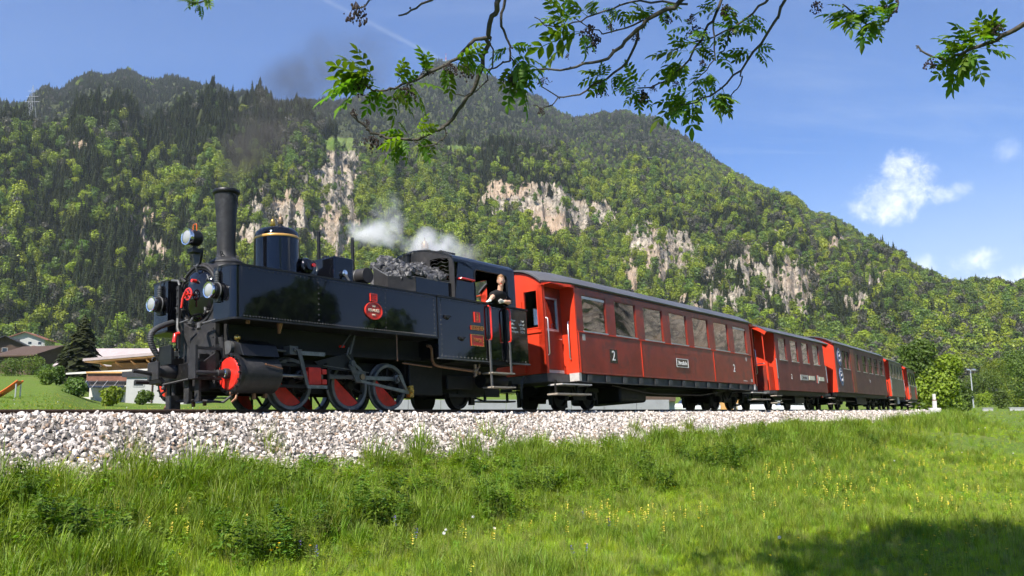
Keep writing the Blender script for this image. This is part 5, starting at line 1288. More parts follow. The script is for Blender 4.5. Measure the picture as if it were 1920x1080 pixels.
for d in (-1, 1):
    e = -6.40 * d * -1
    fascia = V(); 
    for sg in (1, -1):
        pl = [(6.42, .86), (6.2, .955), (5.9, 1.045), (5.6, 1.115), (5.45, 1.12)]
        for k in range(len(pl) - 1):
            (a0, b0), (a1, b1) = pl[k], pl[k + 1]
            fascia.hexa([(a0 * d, (b0 - .03) * sg, 2.70), (a1 * d, (b1 - .03) * sg, 2.70), (a1 * d, b1 * sg, 2.70), (a0 * d, b0 * sg, 2.70), (a0 * d, (b0 - .03) * sg, 2.785), (a1 * d, (b1 - .03) * sg, 2.785), (a1 * d, b1 * sg, 2.785), (a0 * d, b0 * sg, 2.785)])
    fascia.build('canopy_fascia', 'coachend', c1)
    u0, u1 = sorted((6.36 * d, 6.40 * d))
    # end wall: pillars, waist panel, arched head
    prof = [(v, z_) for v, z_ in roof_profile(.85, 2.74, 3.08)]
    ew = V().prism(prof + [(.85, 2.62), (-.85, 2.62)], u0, u1, 'u').build('end_wall_head', 'coachend', c1)
    V().box(u0, u1, -.85, .85, .76, 1.76).build('end_wall_panel', 'coachend', c1)
    for a, b in ((-.85, -.72), (-.34, .34), (.72, .85)): V().box(u0, u1, a, b, 1.76, 2.62).build('end_wall_pillar', 'coachend', c1)
    for a, b in ((-.72, -.34), (.34, .72)):
        f_ = V(); q = .02; x0, x1 = sorted((6.345 * d, 6.41 * d))
        f_.box(x0, x1, a, b, 1.76, 1.76 + q).box(x0, x1, a, b, 2.62 - q, 2.62).box(x0, x1, a, a + q, 1.76 + q, 2.62 - q).box(x0, x1, b - q, b, 1.76 + q, 2.62 - q)
        fo = f_.build('end_window', 'coachend', c1)
        x0, x1 = sorted((6.37 * d, 6.376 * d)); V().box(x0, x1, a + q, b - q, 1.76 + q, 2.62 - q).build('pane', 'glass', fo)
        if d < 0 and a > 0:
            for k in range(3): V().tube([(-6.33, a, 1.82 + .06 * k), (-6.33, b, 1.82 + .06 * k)], .008, 6).build('window_rail', 'brass', fo)
    x0, x1 = sorted((6.40 * d, 6.425 * d))
    V().box(x0, x1, .30, .78, 1.66, 1.70).build('window_ledge', 'coachend', c1)
    for sg in (1, -1):
        # recessed door parallel to the side, with window
        a, b = sorted((6.36 * d, 5.47 * d))
        dr = V().box(a, b, .69 * sg, .72 * sg, .86, 1.72).box(a, b, .69 * sg, .72 * sg, 2.48, 2.72).box(a, a + .16, .69 * sg, .72 * sg, 1.72, 2.48).box(b - .16, b, .69 * sg, .72 * sg, 1.72, 2.48).build('door', 'coach', c1)
        f_ = V().box(a + .16, b - .16, .70 * sg, .735 * sg, 1.72, 1.77).box(a + .16, b - .16, .70 * sg, .735 * sg, 2.45, 2.48).box(a + .16, a + .19, .70 * sg, .735 * sg, 1.77, 2.45).box(b - .19, b - .16, .70 * sg, .735 * sg, 1.77, 2.45).build('door_window_frame', 'alu', dr)
        V().box(a + .19, b - .19, .702 * sg, .706 * sg, 1.77, 2.45).build('pane', 'glass', dr)
        V().box(a + .02, b - .05, .72 * sg, .74 * sg, .78, .85).build('kick_plate', 'palegrey', dr)
        V().ball((b - .10 if d < 0 else a + .1, .745 * sg, 1.55), .02).tube([(b - .10 if d < 0 else a + .1, .745 * sg, 1.55), (b - .2 if d < 0 else a + .2, .76 * sg, 1.54)], .012, 6).build('door_handle', 'chrome', dr)
        x0, x1 = sorted((5.47 * d, 5.42 * d)); V().box(x0, x1, min(.69 * sg, 1.10 * sg), max(.69 * sg, 1.10 * sg), .76, 2.78).build('recess_wall', 'coachend', c1)
        x0, x1 = sorted((6.40 * d, 6.30 * d)); V().box(x0, x1, min(.70 * sg, .85 * sg), max(.70 * sg, .85 * sg), .76, 2.72).build('corner_post', 'coachend', c1)
        V().box(a, b, min(.69 * sg, 1.06 * sg), max(.69 * sg, 1.06 * sg), 2.72, 2.74).build('recess_ceiling', 'coachend', c1)
        V().tube([(6.33 * d, .87 * sg, 1.98), (6.33 * d, .91 * sg, 1.95), (6.33 * d, .91 * sg, 1.18), (6.33 * d, .87 * sg, 1.15)], .014, 8).build('grab_rail', 'alu', c1, smooth=50)
        V().tube([(5.49 * d, .92 * sg, 1.95), (5.53 * d, .92 * sg, 1.92), (5.53 * d, .92 * sg, 1.12), (5.49 * d, .92 * sg, 1.09)], .014, 8).build('grab_rail', 'alu', c1, smooth=50)
        a, b = sorted((6.30 * d, 5.05 * d))
        V().box(a, b, min(.80 * sg, 1.16 * sg), max(.80 * sg, 1.16 * sg), .485, .515).build('step_board', 'palegrey', c1)
        a, b = sorted((6.55 * d, 5.15 * d)); V().box(a, b, min(.92 * sg, 1.19 * sg), max(.92 * sg, 1.19 * sg), .265, .30).build('step_board', 'wood', c1)
        V().box(a + .25, a + .29, min(.95 * sg, 1.0 * sg), max(.95 * sg, 1.0 * sg), .29, .60).box(b - .29, b - .25, min(.95 * sg, 1.0 * sg), max(.95 * sg, 1.0 * sg), .29, .60).build('step_hanger', 'under', c1)
    a, b = sorted((6.38 * d, 5.42 * d))
    V().box(a, b, -.84, .84, .58, .755).build('vestibule_sole', 'sole', c1)
    V().box(*sorted((6.43 * d, 6.40 * d)), -.30, .30, .80, 2.4).build('gangway_door', 'coachend', c1)
    buffer_gear(c1, 6.40 * d, d)
    V().box(*sorted((5.50 * d, 5.40 * d)), .86, 1.11, .59, .77).build('sole_end_plate', 'palegrey', c1)
for sg in (1, -1):
    so = V().box(-5.40, 5.40, 1.02 * sg, 1.05 * sg, .57, .755).box(-5.40, 5.40, 1.02 * sg, 1.10 * sg, .565, .585).build('sole_bar', 'sole', c1)
    for k in range(13):
        u = -5.0 + .84 * k; V().box(u - .10, u + .10, 1.05 * sg, 1.095 * sg, .59, .745).build('sole_bracket', 'sole', so, bevel=.01)
V().box(-5.42, 5.43, -1.0, 1.0, .62, .76).build('floor', 'under', c1)
for k in range(4):
    for d in (-1, 1):
        u = -4.4 + 2.9 * k
        V().box(u - .05, u + .05, .25 * d - .0, .95 * d, 1.16, 1.95).box(u - .45, u + .45, .25 * d, .95 * d, 1.12, 1.20).build('seat', 'interior', c1)
V().box(-3.0, -1.6, -.75, .75, .16, .58).build('water_tank', 'under', c1, bevel=.08, seg=3)
V().box(-1.2, 2.8, -.05, .05, .40, .60).tube([(-3.6, .85, .55), (-1.4, .85, .38), (1.6, .85, .38), (3.6, .85, .55)], .02, 6).build('truss_rod', 'under', c1)
bogie(c1, 6.27 - 10.97); bogie(c1, 15.2 - 10.97)
V().tube([(3.6, 1.0, .57), (4.3, 1.02, .585), (5.1, 1.02, .56)], .014, 6).build('cable', 'wood', c1)

# ---- simpler coaches further back
def open_coach(s, label, half, u0, u1, ov, wb, wwin0, wwin1, eave, peak, wins, m, end_m='coachend', frame_m='coach', split=False):
    root = empty('passenger_coach', mw=track_matrix(s)); tag(root, label, 'railway coach', 'coaches of the train')
    for sg in (1, -1):
        side_wall(root, u0, u1, wb, wwin0, wwin1, eave - .01, wins, sg, half, m)
        for a, b in wins: window_unit(root, a, b, wwin0, wwin1, sg, half, frame_m, split=split)
    roof_shell(root, [(u0 - ov, half + .03, eave, peak), (u0, half + .05, eave, peak), (u1, half + .05, eave, peak), (u1 + ov, half + .03, eave, peak)])
    for d, ue in ((-1, u0), (1, u1)):
        prof = roof_profile(half - .005, eave - .02, peak - .05)
        a, b = sorted((ue, ue - d * .04))
        # end wall: two wings, door between
        V().prism([(v, z_) for v, z_ in prof if v <= -.32] + [(-.32, wb), (-half + .055, wb)], a, b, 'u').build('end_wall', end_m, root)
        V().prism([(v, z_) for v, z_ in prof if v >= .32] + [(half - .055, wb), (.32, wb)], a, b, 'u').build('end_wall', end_m, root)
        V().box(a, b, -.32, .32, 2.35, eave + .15).build('end_wall_head', end_m, root)
        ed = V().box(a + .008, b - .008, -.32, .32, wb, 2.35).build('end_door', end_m, root)
        V().box(*sorted((ue + d * .004, ue + d * .012)), -.2, .2, 1.55, 2.2).build('pane', 'glassdark', ed)
        if ov > .3:
            po = ue + d * (ov - .12)
            fl = V().box(*sorted((ue, po + d * .1)), -half + .12, half - .12, wb - .12, wb - .02).build('platform', 'sole', root)
            V().box(*sorted((po, po + d * .03)), -half + .18, -.34, wb, wb + .85).build('balustrade', 'coach', root)
            V().box(*sorted((po, po + d * .03)), .34, half - .18, wb, wb + .85).build('balustrade', 'coach', root)
            for v in (-half + .2, half - .2): V().cyl((po, v, wb), (po, v, eave + .02), .02, n=8).build('platform_post', end_m, root)
            V().tube([(po, -half + .2, wb + .92), (po, half - .2, wb + .92)], .016, 6).build('platform_rail', 'alu', root)
            for v in (half - .06,):
                V().box(*sorted((ue + d * .06, po - d * .1)), half - .18, half - .15, wb + .0, wb + .82).build('platform_gate', end_m, root)
                V().tube([(ue + d * .05, half - .02, wb + 1.1), (ue + d * .09, half + .01, wb + 1.05), (ue + d * .09, half + .01, wb + .4)], .013, 6).build('grab_rail', 'alu', root)
            arch = V(); pr = roof_profile(half + .03, eave, peak); pi = [(v * .90, z_ - .13) for v, z_ in pr]
            arch.prism(pr + pi[::-1], *sorted((ue + d * (ov - .03), ue + d * (ov - .01))), 'u').build('roof_arch', end_m, root)
            for w_ in (wb - .22, wb - .46): V().box(*sorted((ue + d * .1, po)), half - .15, half + .08, w_, w_ + .03).build('step_board', 'wood', root)
        buffer_gear(root, ue + d * max(ov, .1) * .95, d)
    V().box(u0, u1, -half + .1, half - .1, wb - .14, wb + .01).build('floor', 'under', root)
    for sg in (1, -1): V().box(u0 - .3, u1 + .3, (half - .18) * sg, (half - .13) * sg, wb - .17, wb - .005).build('sole_bar', 'under', root)
    V().box(u0 + (u1 - u0) * .42, u0 + (u1 - u0) * .62, .3, .8, .22, wb - .14).build('battery_box', 'under', root, bevel=.02)
    V().tube([(u0 + .6, .7, wb - .16), (u0 + 1.3, .7, .36), (u1 - 1.3, .7, .36), (u1 - .6, .7, wb - .16)], .02, 6).build('truss_rod', 'under', root)
    return root
c2 = open_coach(22.0, 'short faded maroon coach with four windows and open red end platforms', 1.10, -3.22, 2.86, .82, .63, 1.70, 2.51, 2.65, 3.02, [(-2.88, -2.02), (-1.50, -.64), (-.10, .76), (1.33, 2.19)], 'coachdull')
for u in (-2.6, 2.2): wheelset(c2, u, .32)
coach_text(c2, '2', -1.72, 1.13, .26, 1.103)
nb = V().box(-.66, .30, 1.10, 1.115, 1.05, 1.25).build('name_board', 'palegrey', c2); coach_text(nb, 'Zillertalbahn', -.18, 1.15, .13, 1.117, 'signblack', ws=.9)
V().box(-.62, .12, 1.10, 1.106, 1.34, 1.60).build('vent_hatch', 'coachdull', c2)
for k, (a, b, m_) in enumerate(((.44, 1.16, 'cream'), (1.24, 1.40, 'sole'), (1.42, 1.56, 'redpaint'), (1.58, 1.72, 'concrete'), (1.80, 2.50, 'cream'))):
    V().box(a, b, 1.10, 1.112, 1.08 - (.10 if 0 < k < 4 else 0), 1.24 + (.05 if 0 < k < 4 else 0)).build('route_board', m_, c2)
V().box(2.2, 2.32, .98, 1.04, .42, .50).build('tail_reflector', 'redpaint', c2)

c3 = open_coach(32.7, 'long brown coach with blue oval emblems and a sliding door', 1.10, -6.2, 5.45, .10, .69, 1.73, 2.56, 2.78, 3.16, [(-4.72, -4.10), (-3.98, -3.36), (-1.86, -1.22), (-.42, .52), (1.08, 2.02), (2.60, 3.54), (4.10, 5.04)], 'coachgrey', frame_m='coachgrey', split=False)
for a, b in ((-.42, .52), (1.08, 2.02), (2.60, 3.54), (4.10, 5.04)): V().box(a, b, 1.075, 1.095, 2.13, 2.17).build('window_bar', 'black', c3)
V().box(-3.16, -2.46, 1.10, 1.115, .74, 2.68).build('sliding_door', 'coach', c3)
for w_ in (2.20, 1.36):
    o_ = V().prism([(-5.43 + .36 * math.cos(R(a)), w_ + .40 * math.sin(R(a))) for a in range(0, 360, 15)], 1.10, 1.115, 'v').build('oval_emblem', 'signblue', c3)
    rg = V(); vs = []; n_ = 24
    for k in range(n_):
        a = R(15 * k)
        for rr, q in ((.93, 1.115), (.93, 1.119), (.86, 1.119), (.86, 1.115)): vs.append((-5.43 + .36 * rr * math.cos(a), q, w_ + .40 * rr * math.sin(a)))
    rg.add(vs, [(k * 4 + j, ((k + 1) % n_) * 4 + j, ((k + 1) % n_) * 4 + (j + 1) % 4, k * 4 + (j + 1) % 4) for k in range(n_) for j in range(4)]).build('emblem_ring', 'palegrey', o_)
    V().tube([(-5.50, 1.118, w_ + .22), (-5.36, 1.118, w_ + .16), (-5.48, 1.118, w_ + .02), (-5.34, 1.118, w_ - .06), (-5.50, 1.118, w_ - .2)], .022, 6).build('emblem_mark', 'palegrey', o_)
coach_text(c3, 'ZB', .9, 1.32, .2, 1.103, 'palegrey')
# dark panel standing for the shaded open arch in the third coach's front end
V().prism([(-.62, .72), (.62, .72), (.62, 1.75)] + arc((0, 1.75), .62, 0, 180, 10)[1:-1] + [(-.62, 1.75)], -6.235, -6.20, 'u').build('shaded_arch_panel', 'coach', c3)
bogie(c3, -4.4); bogie(c3, 3.9)

c4 = open_coach(43.0, 'weathered olive coach with four narrow windows and red platform end', 1.08, -2.55, 3.25, .85, .70, 1.74, 2.55, 2.72, 3.06, [(-1.95, -1.35), (-.60, 0), (.75, 1.35), (2.1, 2.7)], 'coacholive', frame_m='coacholive')
for u in (-1.9, 2.6): wheelset(c4, u, .32)
V().box(-.1, .7, .95, 1.0, .30, .68).build('equipment_locker', 'palegrey', c4)
c5 = open_coach(52.2, 'last dark coach of the train with red end panels', 1.08, -2.6, 3.6, 1.0, .62, 1.55, 2.45, 2.66, 3.02, [(-2.2, -.9), (-.5, .9), (1.3, 2.9)], 'coacholive', frame_m='black')
for u in (-1.9, 2.9): wheelset(c5, u, .32)
for a, b in ((-2.58, -1.7), (2.2, 3.58)): V().box(a, b, 1.08, 1.092, .70, 1.50).build('red_side_panel', 'coachend', c5)

# ------------------------------------------------------------------ engine driver leaning out of the cab
def skin_obj(name, pts, edges, radii, m, parent, sub=2, root=0):
    me = bpy.data.meshes.new(name); me.from_pydata([(-a, b, c) for a, b, c in pts], edges, [])
    o = bpy.data.objects.new(name, me); COL.objects.link(o); o.parent = parent
    sk = o.modifiers.new('skin', 'SKIN'); sk.use_smooth_shade = True
    if not me.skin_vertices: 
        bm = bmesh.new(); bm.from_mesh(me); bm.verts.layers.skin.verify(); bm.to_mesh(me); bm.free()
    for i, r_ in enumerate(radii):
        rr = r_ if isinstance(r_, tuple) else (r_, r_)
        me.skin_vertices[0].data[i].radius = rr
        me.skin_vertices[0].data[i].use_root = (i == root)
    sb = o.modifiers.new('sub', 'SUBSURF'); sb.levels = sub; sb.render_levels = sub
    me.materials.append(M[m])
    return o
man = empty('person', mw=LM.copy())
tag(man, 'engine driver in black t-shirt and white gloves leaning out of the cab window', 'person')
pts = [(2.80, .52, 1.35), (2.79, .60, 1.62), (2.77, .74, 1.90), (2.755, .92, 2.14), (2.74, 1.02, 2.245), (2.725, 1.075, 2.36), (2.712, 1.10, 2.46),
       (2.56, 1.02, 2.225), (2.44, 1.085, 2.165), (2.33, 1.135, 2.12), (2.255, 1.16, 2.085),
       (2.94, 1.01, 2.22), (3.0, 1.085, 2.12), (2.86, 1.15, 2.085), (2.70, 1.165, 2.095), (2.70, .50, 1.05), (2.90, .50, 1.05)]
edges = [(0, 1), (1, 2), (2, 3), (3, 4), (4, 5), (5, 6), (4, 7), (7, 8), (8, 9), (9, 10), (4, 11), (11, 12), (12, 13), (13, 14), (0, 15), (0, 16)]
rad = [(.15, .11), (.145, .11), (.13, .09), (.115, .075), (.075, .06), .056, .064, .056, .052, .045, .038, .064, .056, .048, .039, .085, .085]
body = skin_obj('body', pts, edges, rad, 'skin', man)
dgp = bpy.context.evaluated_depsgraph_get(); bme = bpy.data.meshes.new_from_object(body.evaluated_get(dgp)); body.modifiers.clear(); body.data = bme
# head: looks forward along the train and a little out towards the field
HC = Vector((2.700, 1.118, 2.515)); HF = Vector((-.80, .58, -.06)).normalized(); HS = Vector((.58, .80, 0)).normalized(); HU = HF.cross(HS) * -1
if HU.z < 0: HU = -HU
def head_pt(a, t_, grow=1.0):
    """a: angle from the face round the head, t_: angle from the crown down"""
    x, y, z_ = math.sin(t_) * math.cos(a), math.sin(t_) * math.sin(a), math.cos(t_)
    jaw = 1 - .30 * max(0, -z_) ** 1.3
    fx = .094 * x * (1 - .10 * max(0, -z_)) + (.010 * max(0, x) * max(0, -z_))
    return HC + (HF * fx + HS * (.073 * y * jaw)) * grow + HU * (.122 * z_ * (grow if z_ > 0 else 1))
nh, kh = 22, 14; hvs = [head_pt(2 * math.pi * j / nh, math.pi * i / kh) for i in range(kh + 1) for j in range(nh)]
hfs = [(i * nh + j, i * nh + (j + 1) % nh, (i + 1) * nh + (j + 1) % nh, (i + 1) * nh + j) for i in range(kh) for j in range(nh)]
bm = bmesh.new(); bm.from_mesh(body.data); vv2 = [bm.verts.new((-p.x, p.y, p.z)) for p in hvs]
for q in hfs:
    try: bm.faces.new([vv2[i] for i in q])
    except ValueError: pass
def feature(c, r_, sc):
    o_ = MB().ball((0, 0, 0), r_, 10, 7); ax = (HF * sc[0], HS * sc[1], HU * sc[2]); base = [c + ax[0] * p[0] + ax[1] * p[1] + ax[2] * p[2] for p in o_.v]; w_ = [bm.verts.new((-p.x, p.y, p.z)) for p in base]
    for q in o_.f:
        try: bm.faces.new([w_[i] for i in q])
        except ValueError: pass
feature(HC + HF * .094 - HU * .018, .017, (1.25, .8, 1.5)); feature(HC + HF * .082 + HU * .032, .03, (.5, 1.7, .35)); feature(HC + HF * .080 - HU * .098, .022, (.9, 1.1, .8))
for sg in (-1, 1): feature(HC + HS * .073 * sg - HU * .008, .026, (.8, .4, 1.25))
bmesh.ops.recalc_face_normals(bm, faces=bm.faces); bm.to_mesh(body.data); bm.free()
body.data.polygons.foreach_set('use_smooth', [True] * len(body.data.polygons)); body.data.materials.clear(); body.data.materials.append(M['skin'])
for sg in (-1, 1):
    c = HC + HF * .085 + HS * .030 * sg + HU * .012; V().ball(c, .011, 8, 6).build('eye', 'white', man, smooth=60); V().ball(c + HF * .007, .0065, 8, 6).build('pupil', 'dark', man, smooth=60)
    V().tube([HC + HF * .088 + HS * .012 * sg + HU * .036, HC + HF * .088 + HS * .032 * sg + HU * .040, HC + HF * .076 + HS * .050 * sg + HU * .034], .0055, 6).build('eyebrow', 'hair', man)
V().tube([HC + HF * .080 + HS * .024 * sg - HU * .064 for sg in (-1, 0, 1)], .0065, 6).build('mouth', 'wheelred', man, smooth=60)
hv = []; hf = []; g = random.Random(4); nh, kh = 26, 9
for i in range(kh + 1):
    for j in range(nh):
        a = 2 * math.pi * j / nh; end = 1.02 + .42 * (1 - math.cos(a)) / 2 + .62 * ((1 - math.cos(a)) / 2) ** 2 + (.10 * math.sin(5 * a + 1))
        gr_w = 1.10 + g.uniform(-.03, .05) - (.07 if i == kh else 0)
        hv.append(tuple(head_pt(a, end * i / kh, gr_w)))
for i in range(kh):
    for j in range(nh): hf.append((i * nh + j, i * nh + (j + 1) % nh, (i + 1) * nh + (j + 1) % nh, (i + 1) * nh + j))
V().add(hv, hf).build('hair', 'hair', man, smooth=70)
sp_ = [(2.795, .56, 1.52), (2.77, .74, 1.90), (2.755, .92, 2.13), (2.742, 1.01, 2.25), (2.728, 1.055, 2.355), (2.56, 1.02, 2.228), (2.43, 1.085, 2.165), (2.94, 1.01, 2.223), (3.0, 1.085, 2.125), (2.93, 1.12, 2.095)]
shirt = skin_obj('tshirt', sp_, [(0, 1), (1, 2), (2, 3), (3, 4), (3, 5), (5, 6), (3, 7), (7, 8), (8, 9)], [(.165, .125), (.17, .125), (.172, .115), (.165, .13), .112, .105, .098, .085, .078, .070], 'shirt', man)
text_mesh('shirt_print', 'ZB', .07, 'lineblue', shirt, (-2.82, 1.075, 2.19), (-1, .05, 0), (0, -.25, 1), .004, 'CENTER')
skin_obj('trousers', [(2.80, .52, 1.5), (2.80, .50, 1.3), (2.70, .50, .96), (2.92, .50, .96)], [(0, 1), (1, 2), (1, 3)], [(.16, .125), (.16, .13), .10, .10], 'trouser', man)
def glove(wrist, fwd, side, name='glove'):
    w_, f_, s_ = Vector(wrist), Vector(fwd).normalized(), Vector(side).normalized(); up_ = f_.cross(s_).normalized()
    pts = [w_, w_ + f_ * .045, w_ + f_ * .085]; edges = [(0, 1), (1, 2)]; rad = [.036, (.042, .028), (.040, .024)]
    for k, (o_, L) in enumerate(((-.032, .055), (-.011, .068), (.011, .064), (.031, .048))):
        b = len(pts); q = pts[2] + s_ * o_
        pts += [q, q + f_ * L * .6 - up_ * .010, q + f_ * L * .95 - up_ * .034]; edges += [(2, b), (b, b + 1), (b + 1, b + 2)]; rad += [.0115, .0105, .009]
    b = len(pts); pts += [pts[1] - s_ * .034, pts[1] - s_ * .056 + f_ * .028 - up_ * .01, pts[1] - s_ * .058 + f_ * .052 - up_ * .02]; edges += [(1, b), (b, b + 1), (b + 1, b + 2)]; rad += [.014, .012, .010]
    return skin_obj(name, [tuple(p) for p in pts], edges, rad, 'glove', man, 1)
glove((2.265, 1.155, 2.085), (-.75, .25, -.55), (.2, .9, .1))
glove((2.70, 1.165, 2.085), (-1, .05, -.02), (.0, .75, .6))
# ------------------------------------------------------------------ the ash tree over the photographer
BRANCH=[
(0.016,0.006,[(-0.035,3.510,1.919),(-0.062,3.576,1.803),(-0.067,3.600,1.765),(-0.091,3.614,1.746),(-0.108,3.652,1.676),(-0.116,3.666,1.657),(-0.121,3.690,1.616),(-0.134,3.722,1.553),(-0.159,3.748,1.500),(-0.187,3.773,1.445),(-0.230,3.795,1.397),(-0.273,3.817,1.341),(-0.318,3.831,1.307),(-0.361,3.838,1.289),(-0.411,3.846,1.265),(-0.474,3.850,1.248),(-0.584,3.840,1.250),(-0.657,3.826,1.272),(-0.693,3.811,1.313),(-0.729,3.800,1.340),(-0.748,3.795,1.359)]),
(0.004,0.003,[(-0.313,3.774,1.287),(-0.304,3.785,1.258),(-0.319,3.793,1.230),(-0.351,3.797,1.208),(-0.405,3.795,1.198),(-0.453,3.783,1.219)]),
(0.011,0.004,[(-0.115,3.640,1.655),(-0.167,3.624,1.640),(-0.202,3.621,1.599),(-0.245,3.621,1.548),(-0.296,3.611,1.514),(-0.366,3.602,1.474),(-0.423,3.591,1.437),(-0.479,3.574,1.413),(-0.534,3.557,1.387),(-0.573,3.538,1.367),(-0.619,3.509,1.371),(-0.644,3.479,1.387)]),
(0.009,0.004,[(-0.012,3.597,1.967),(-0.032,3.661,1.846),(-0.049,3.686,1.794),(-0.049,3.711,1.742),(-0.025,3.733,1.695),(-0.007,3.748,1.662),(-0.007,3.760,1.634),(-0.012,3.774,1.601),(-0.074,3.785,1.574),(-0.136,3.788,1.563),(-0.174,3.784,1.569)]),
(0.004,0.003,[(-0.007,3.767,1.619),(0.025,3.781,1.586),(0.012,3.799,1.541),(-0.020,3.807,1.523)]),
(0.005,0.003,[(-0.112,3.685,1.678),(-0.104,3.688,1.653),(-0.085,3.696,1.619),(-0.088,3.717,1.551),(-0.110,3.732,1.493),(-0.166,3.743,1.441),(-0.215,3.741,1.420),(-0.255,3.729,1.424)]),
(0.016,0.005,[(0.933,3.784,2.042),(0.810,3.854,1.943),(0.744,3.876,1.908),(0.650,3.903,1.867),(0.608,3.920,1.826),(0.550,3.942,1.776),(0.495,3.961,1.729),(0.469,3.969,1.697),(0.396,3.975,1.680),(0.318,3.981,1.661),(0.235,3.985,1.644),(0.104,3.981,1.645),(0.000,3.979,1.630)]),
(0.009,0.004,[(0.613,3.952,1.835),(0.606,3.967,1.773),(0.564,3.996,1.690),(0.499,4.011,1.641),(0.434,4.023,1.596),(0.368,4.031,1.558),(0.302,4.033,1.534),(0.229,4.028,1.524),(0.144,4.001,1.568)]),
(0.004,0.003,[(0.230,4.063,1.537),(0.198,4.062,1.495),(0.145,4.056,1.471),(0.105,4.034,1.485)]),
(0.007,0.003,[(0.864,3.952,1.971),(0.738,3.946,1.984),(0.627,3.940,1.984),(0.528,3.941,1.960),(0.456,3.940,1.931),(0.365,3.940,1.898),(0.299,3.935,1.869),(0.213,3.928,1.843),(0.155,3.907,1.842),(0.108,3.873,1.866)]),
(0.006,0.003,[(0.641,3.927,1.878),(0.561,3.953,1.849),(0.446,3.978,1.828),(0.393,3.973,1.850),(0.301,3.955,1.905)]),
(0.009,0.003,[(1.323,3.900,2.049),(1.242,3.945,1.975),(1.186,3.965,1.930),(1.096,4.000,1.871),(1.000,4.024,1.832),(0.904,4.037,1.813),(0.805,4.055,1.776)]),
(0.010,0.004,[(1.065,3.950,2.103),(1.025,3.998,1.974),(0.998,4.008,1.909),(0.958,4.011,1.863),(0.907,4.032,1.780),(0.851,4.055,1.692),(0.772,4.071,1.623),(0.691,4.071,1.590),(0.623,4.058,1.582)]),
(0.010,0.004,[(1.256,3.630,1.933),(1.248,3.674,1.853),(1.227,3.711,1.793),(1.188,3.751,1.734),(1.130,3.802,1.660),(1.084,3.847,1.587),(1.021,3.885,1.536),(0.951,3.920,1.488),(0.891,3.943,1.465),(0.800,3.965,1.460)]),
(0.005,0.003,[(1.084,3.847,1.587),(1.090,3.857,1.557),(1.070,3.882,1.508),(1.043,3.900,1.481)]),
(0.006,0.003,[(0.990,3.963,1.887),(0.994,3.971,1.808),(0.997,3.988,1.705),(0.955,3.994,1.648),(0.866,4.016,1.574)]),
(0.008,0.004,[(1.680,3.483,1.880),(1.685,3.519,1.774),(1.681,3.526,1.728),(1.650,3.543,1.687),(1.617,3.548,1.672),(1.561,3.554,1.678),(1.500,3.541,1.724),(1.449,3.528,1.759)]),
(0.014,0.004,[(2.153,3.124,1.553),(2.044,3.225,1.524),(2.006,3.271,1.507),(1.981,3.306,1.494),(1.930,3.353,1.487),(1.881,3.400,1.473),(1.840,3.441,1.462),(1.797,3.465,1.489),(1.756,3.483,1.526),(1.740,3.493,1.552)]),
(0.007,0.005,[(-0.282,3.542,1.836),(-0.354,3.558,1.794),(-0.425,3.567,1.759),(-0.461,3.572,1.741),(-0.503,3.572,1.728)]),
(0.006,0.004,[(-0.594,3.502,1.840),(-0.620,3.528,1.779),(-0.644,3.536,1.756),(-0.674,3.534,1.747)]),
(0.006,0.004,[(-1.313,3.521,1.875),(-1.338,3.550,1.802),(-1.376,3.548,1.777),(-1.404,3.542,1.766)]),
(0.005,0.003,[(1.059,3.868,1.810),(1.039,3.896,1.760),(1.006,3.927,1.712),(0.996,3.943,1.680)]),
]
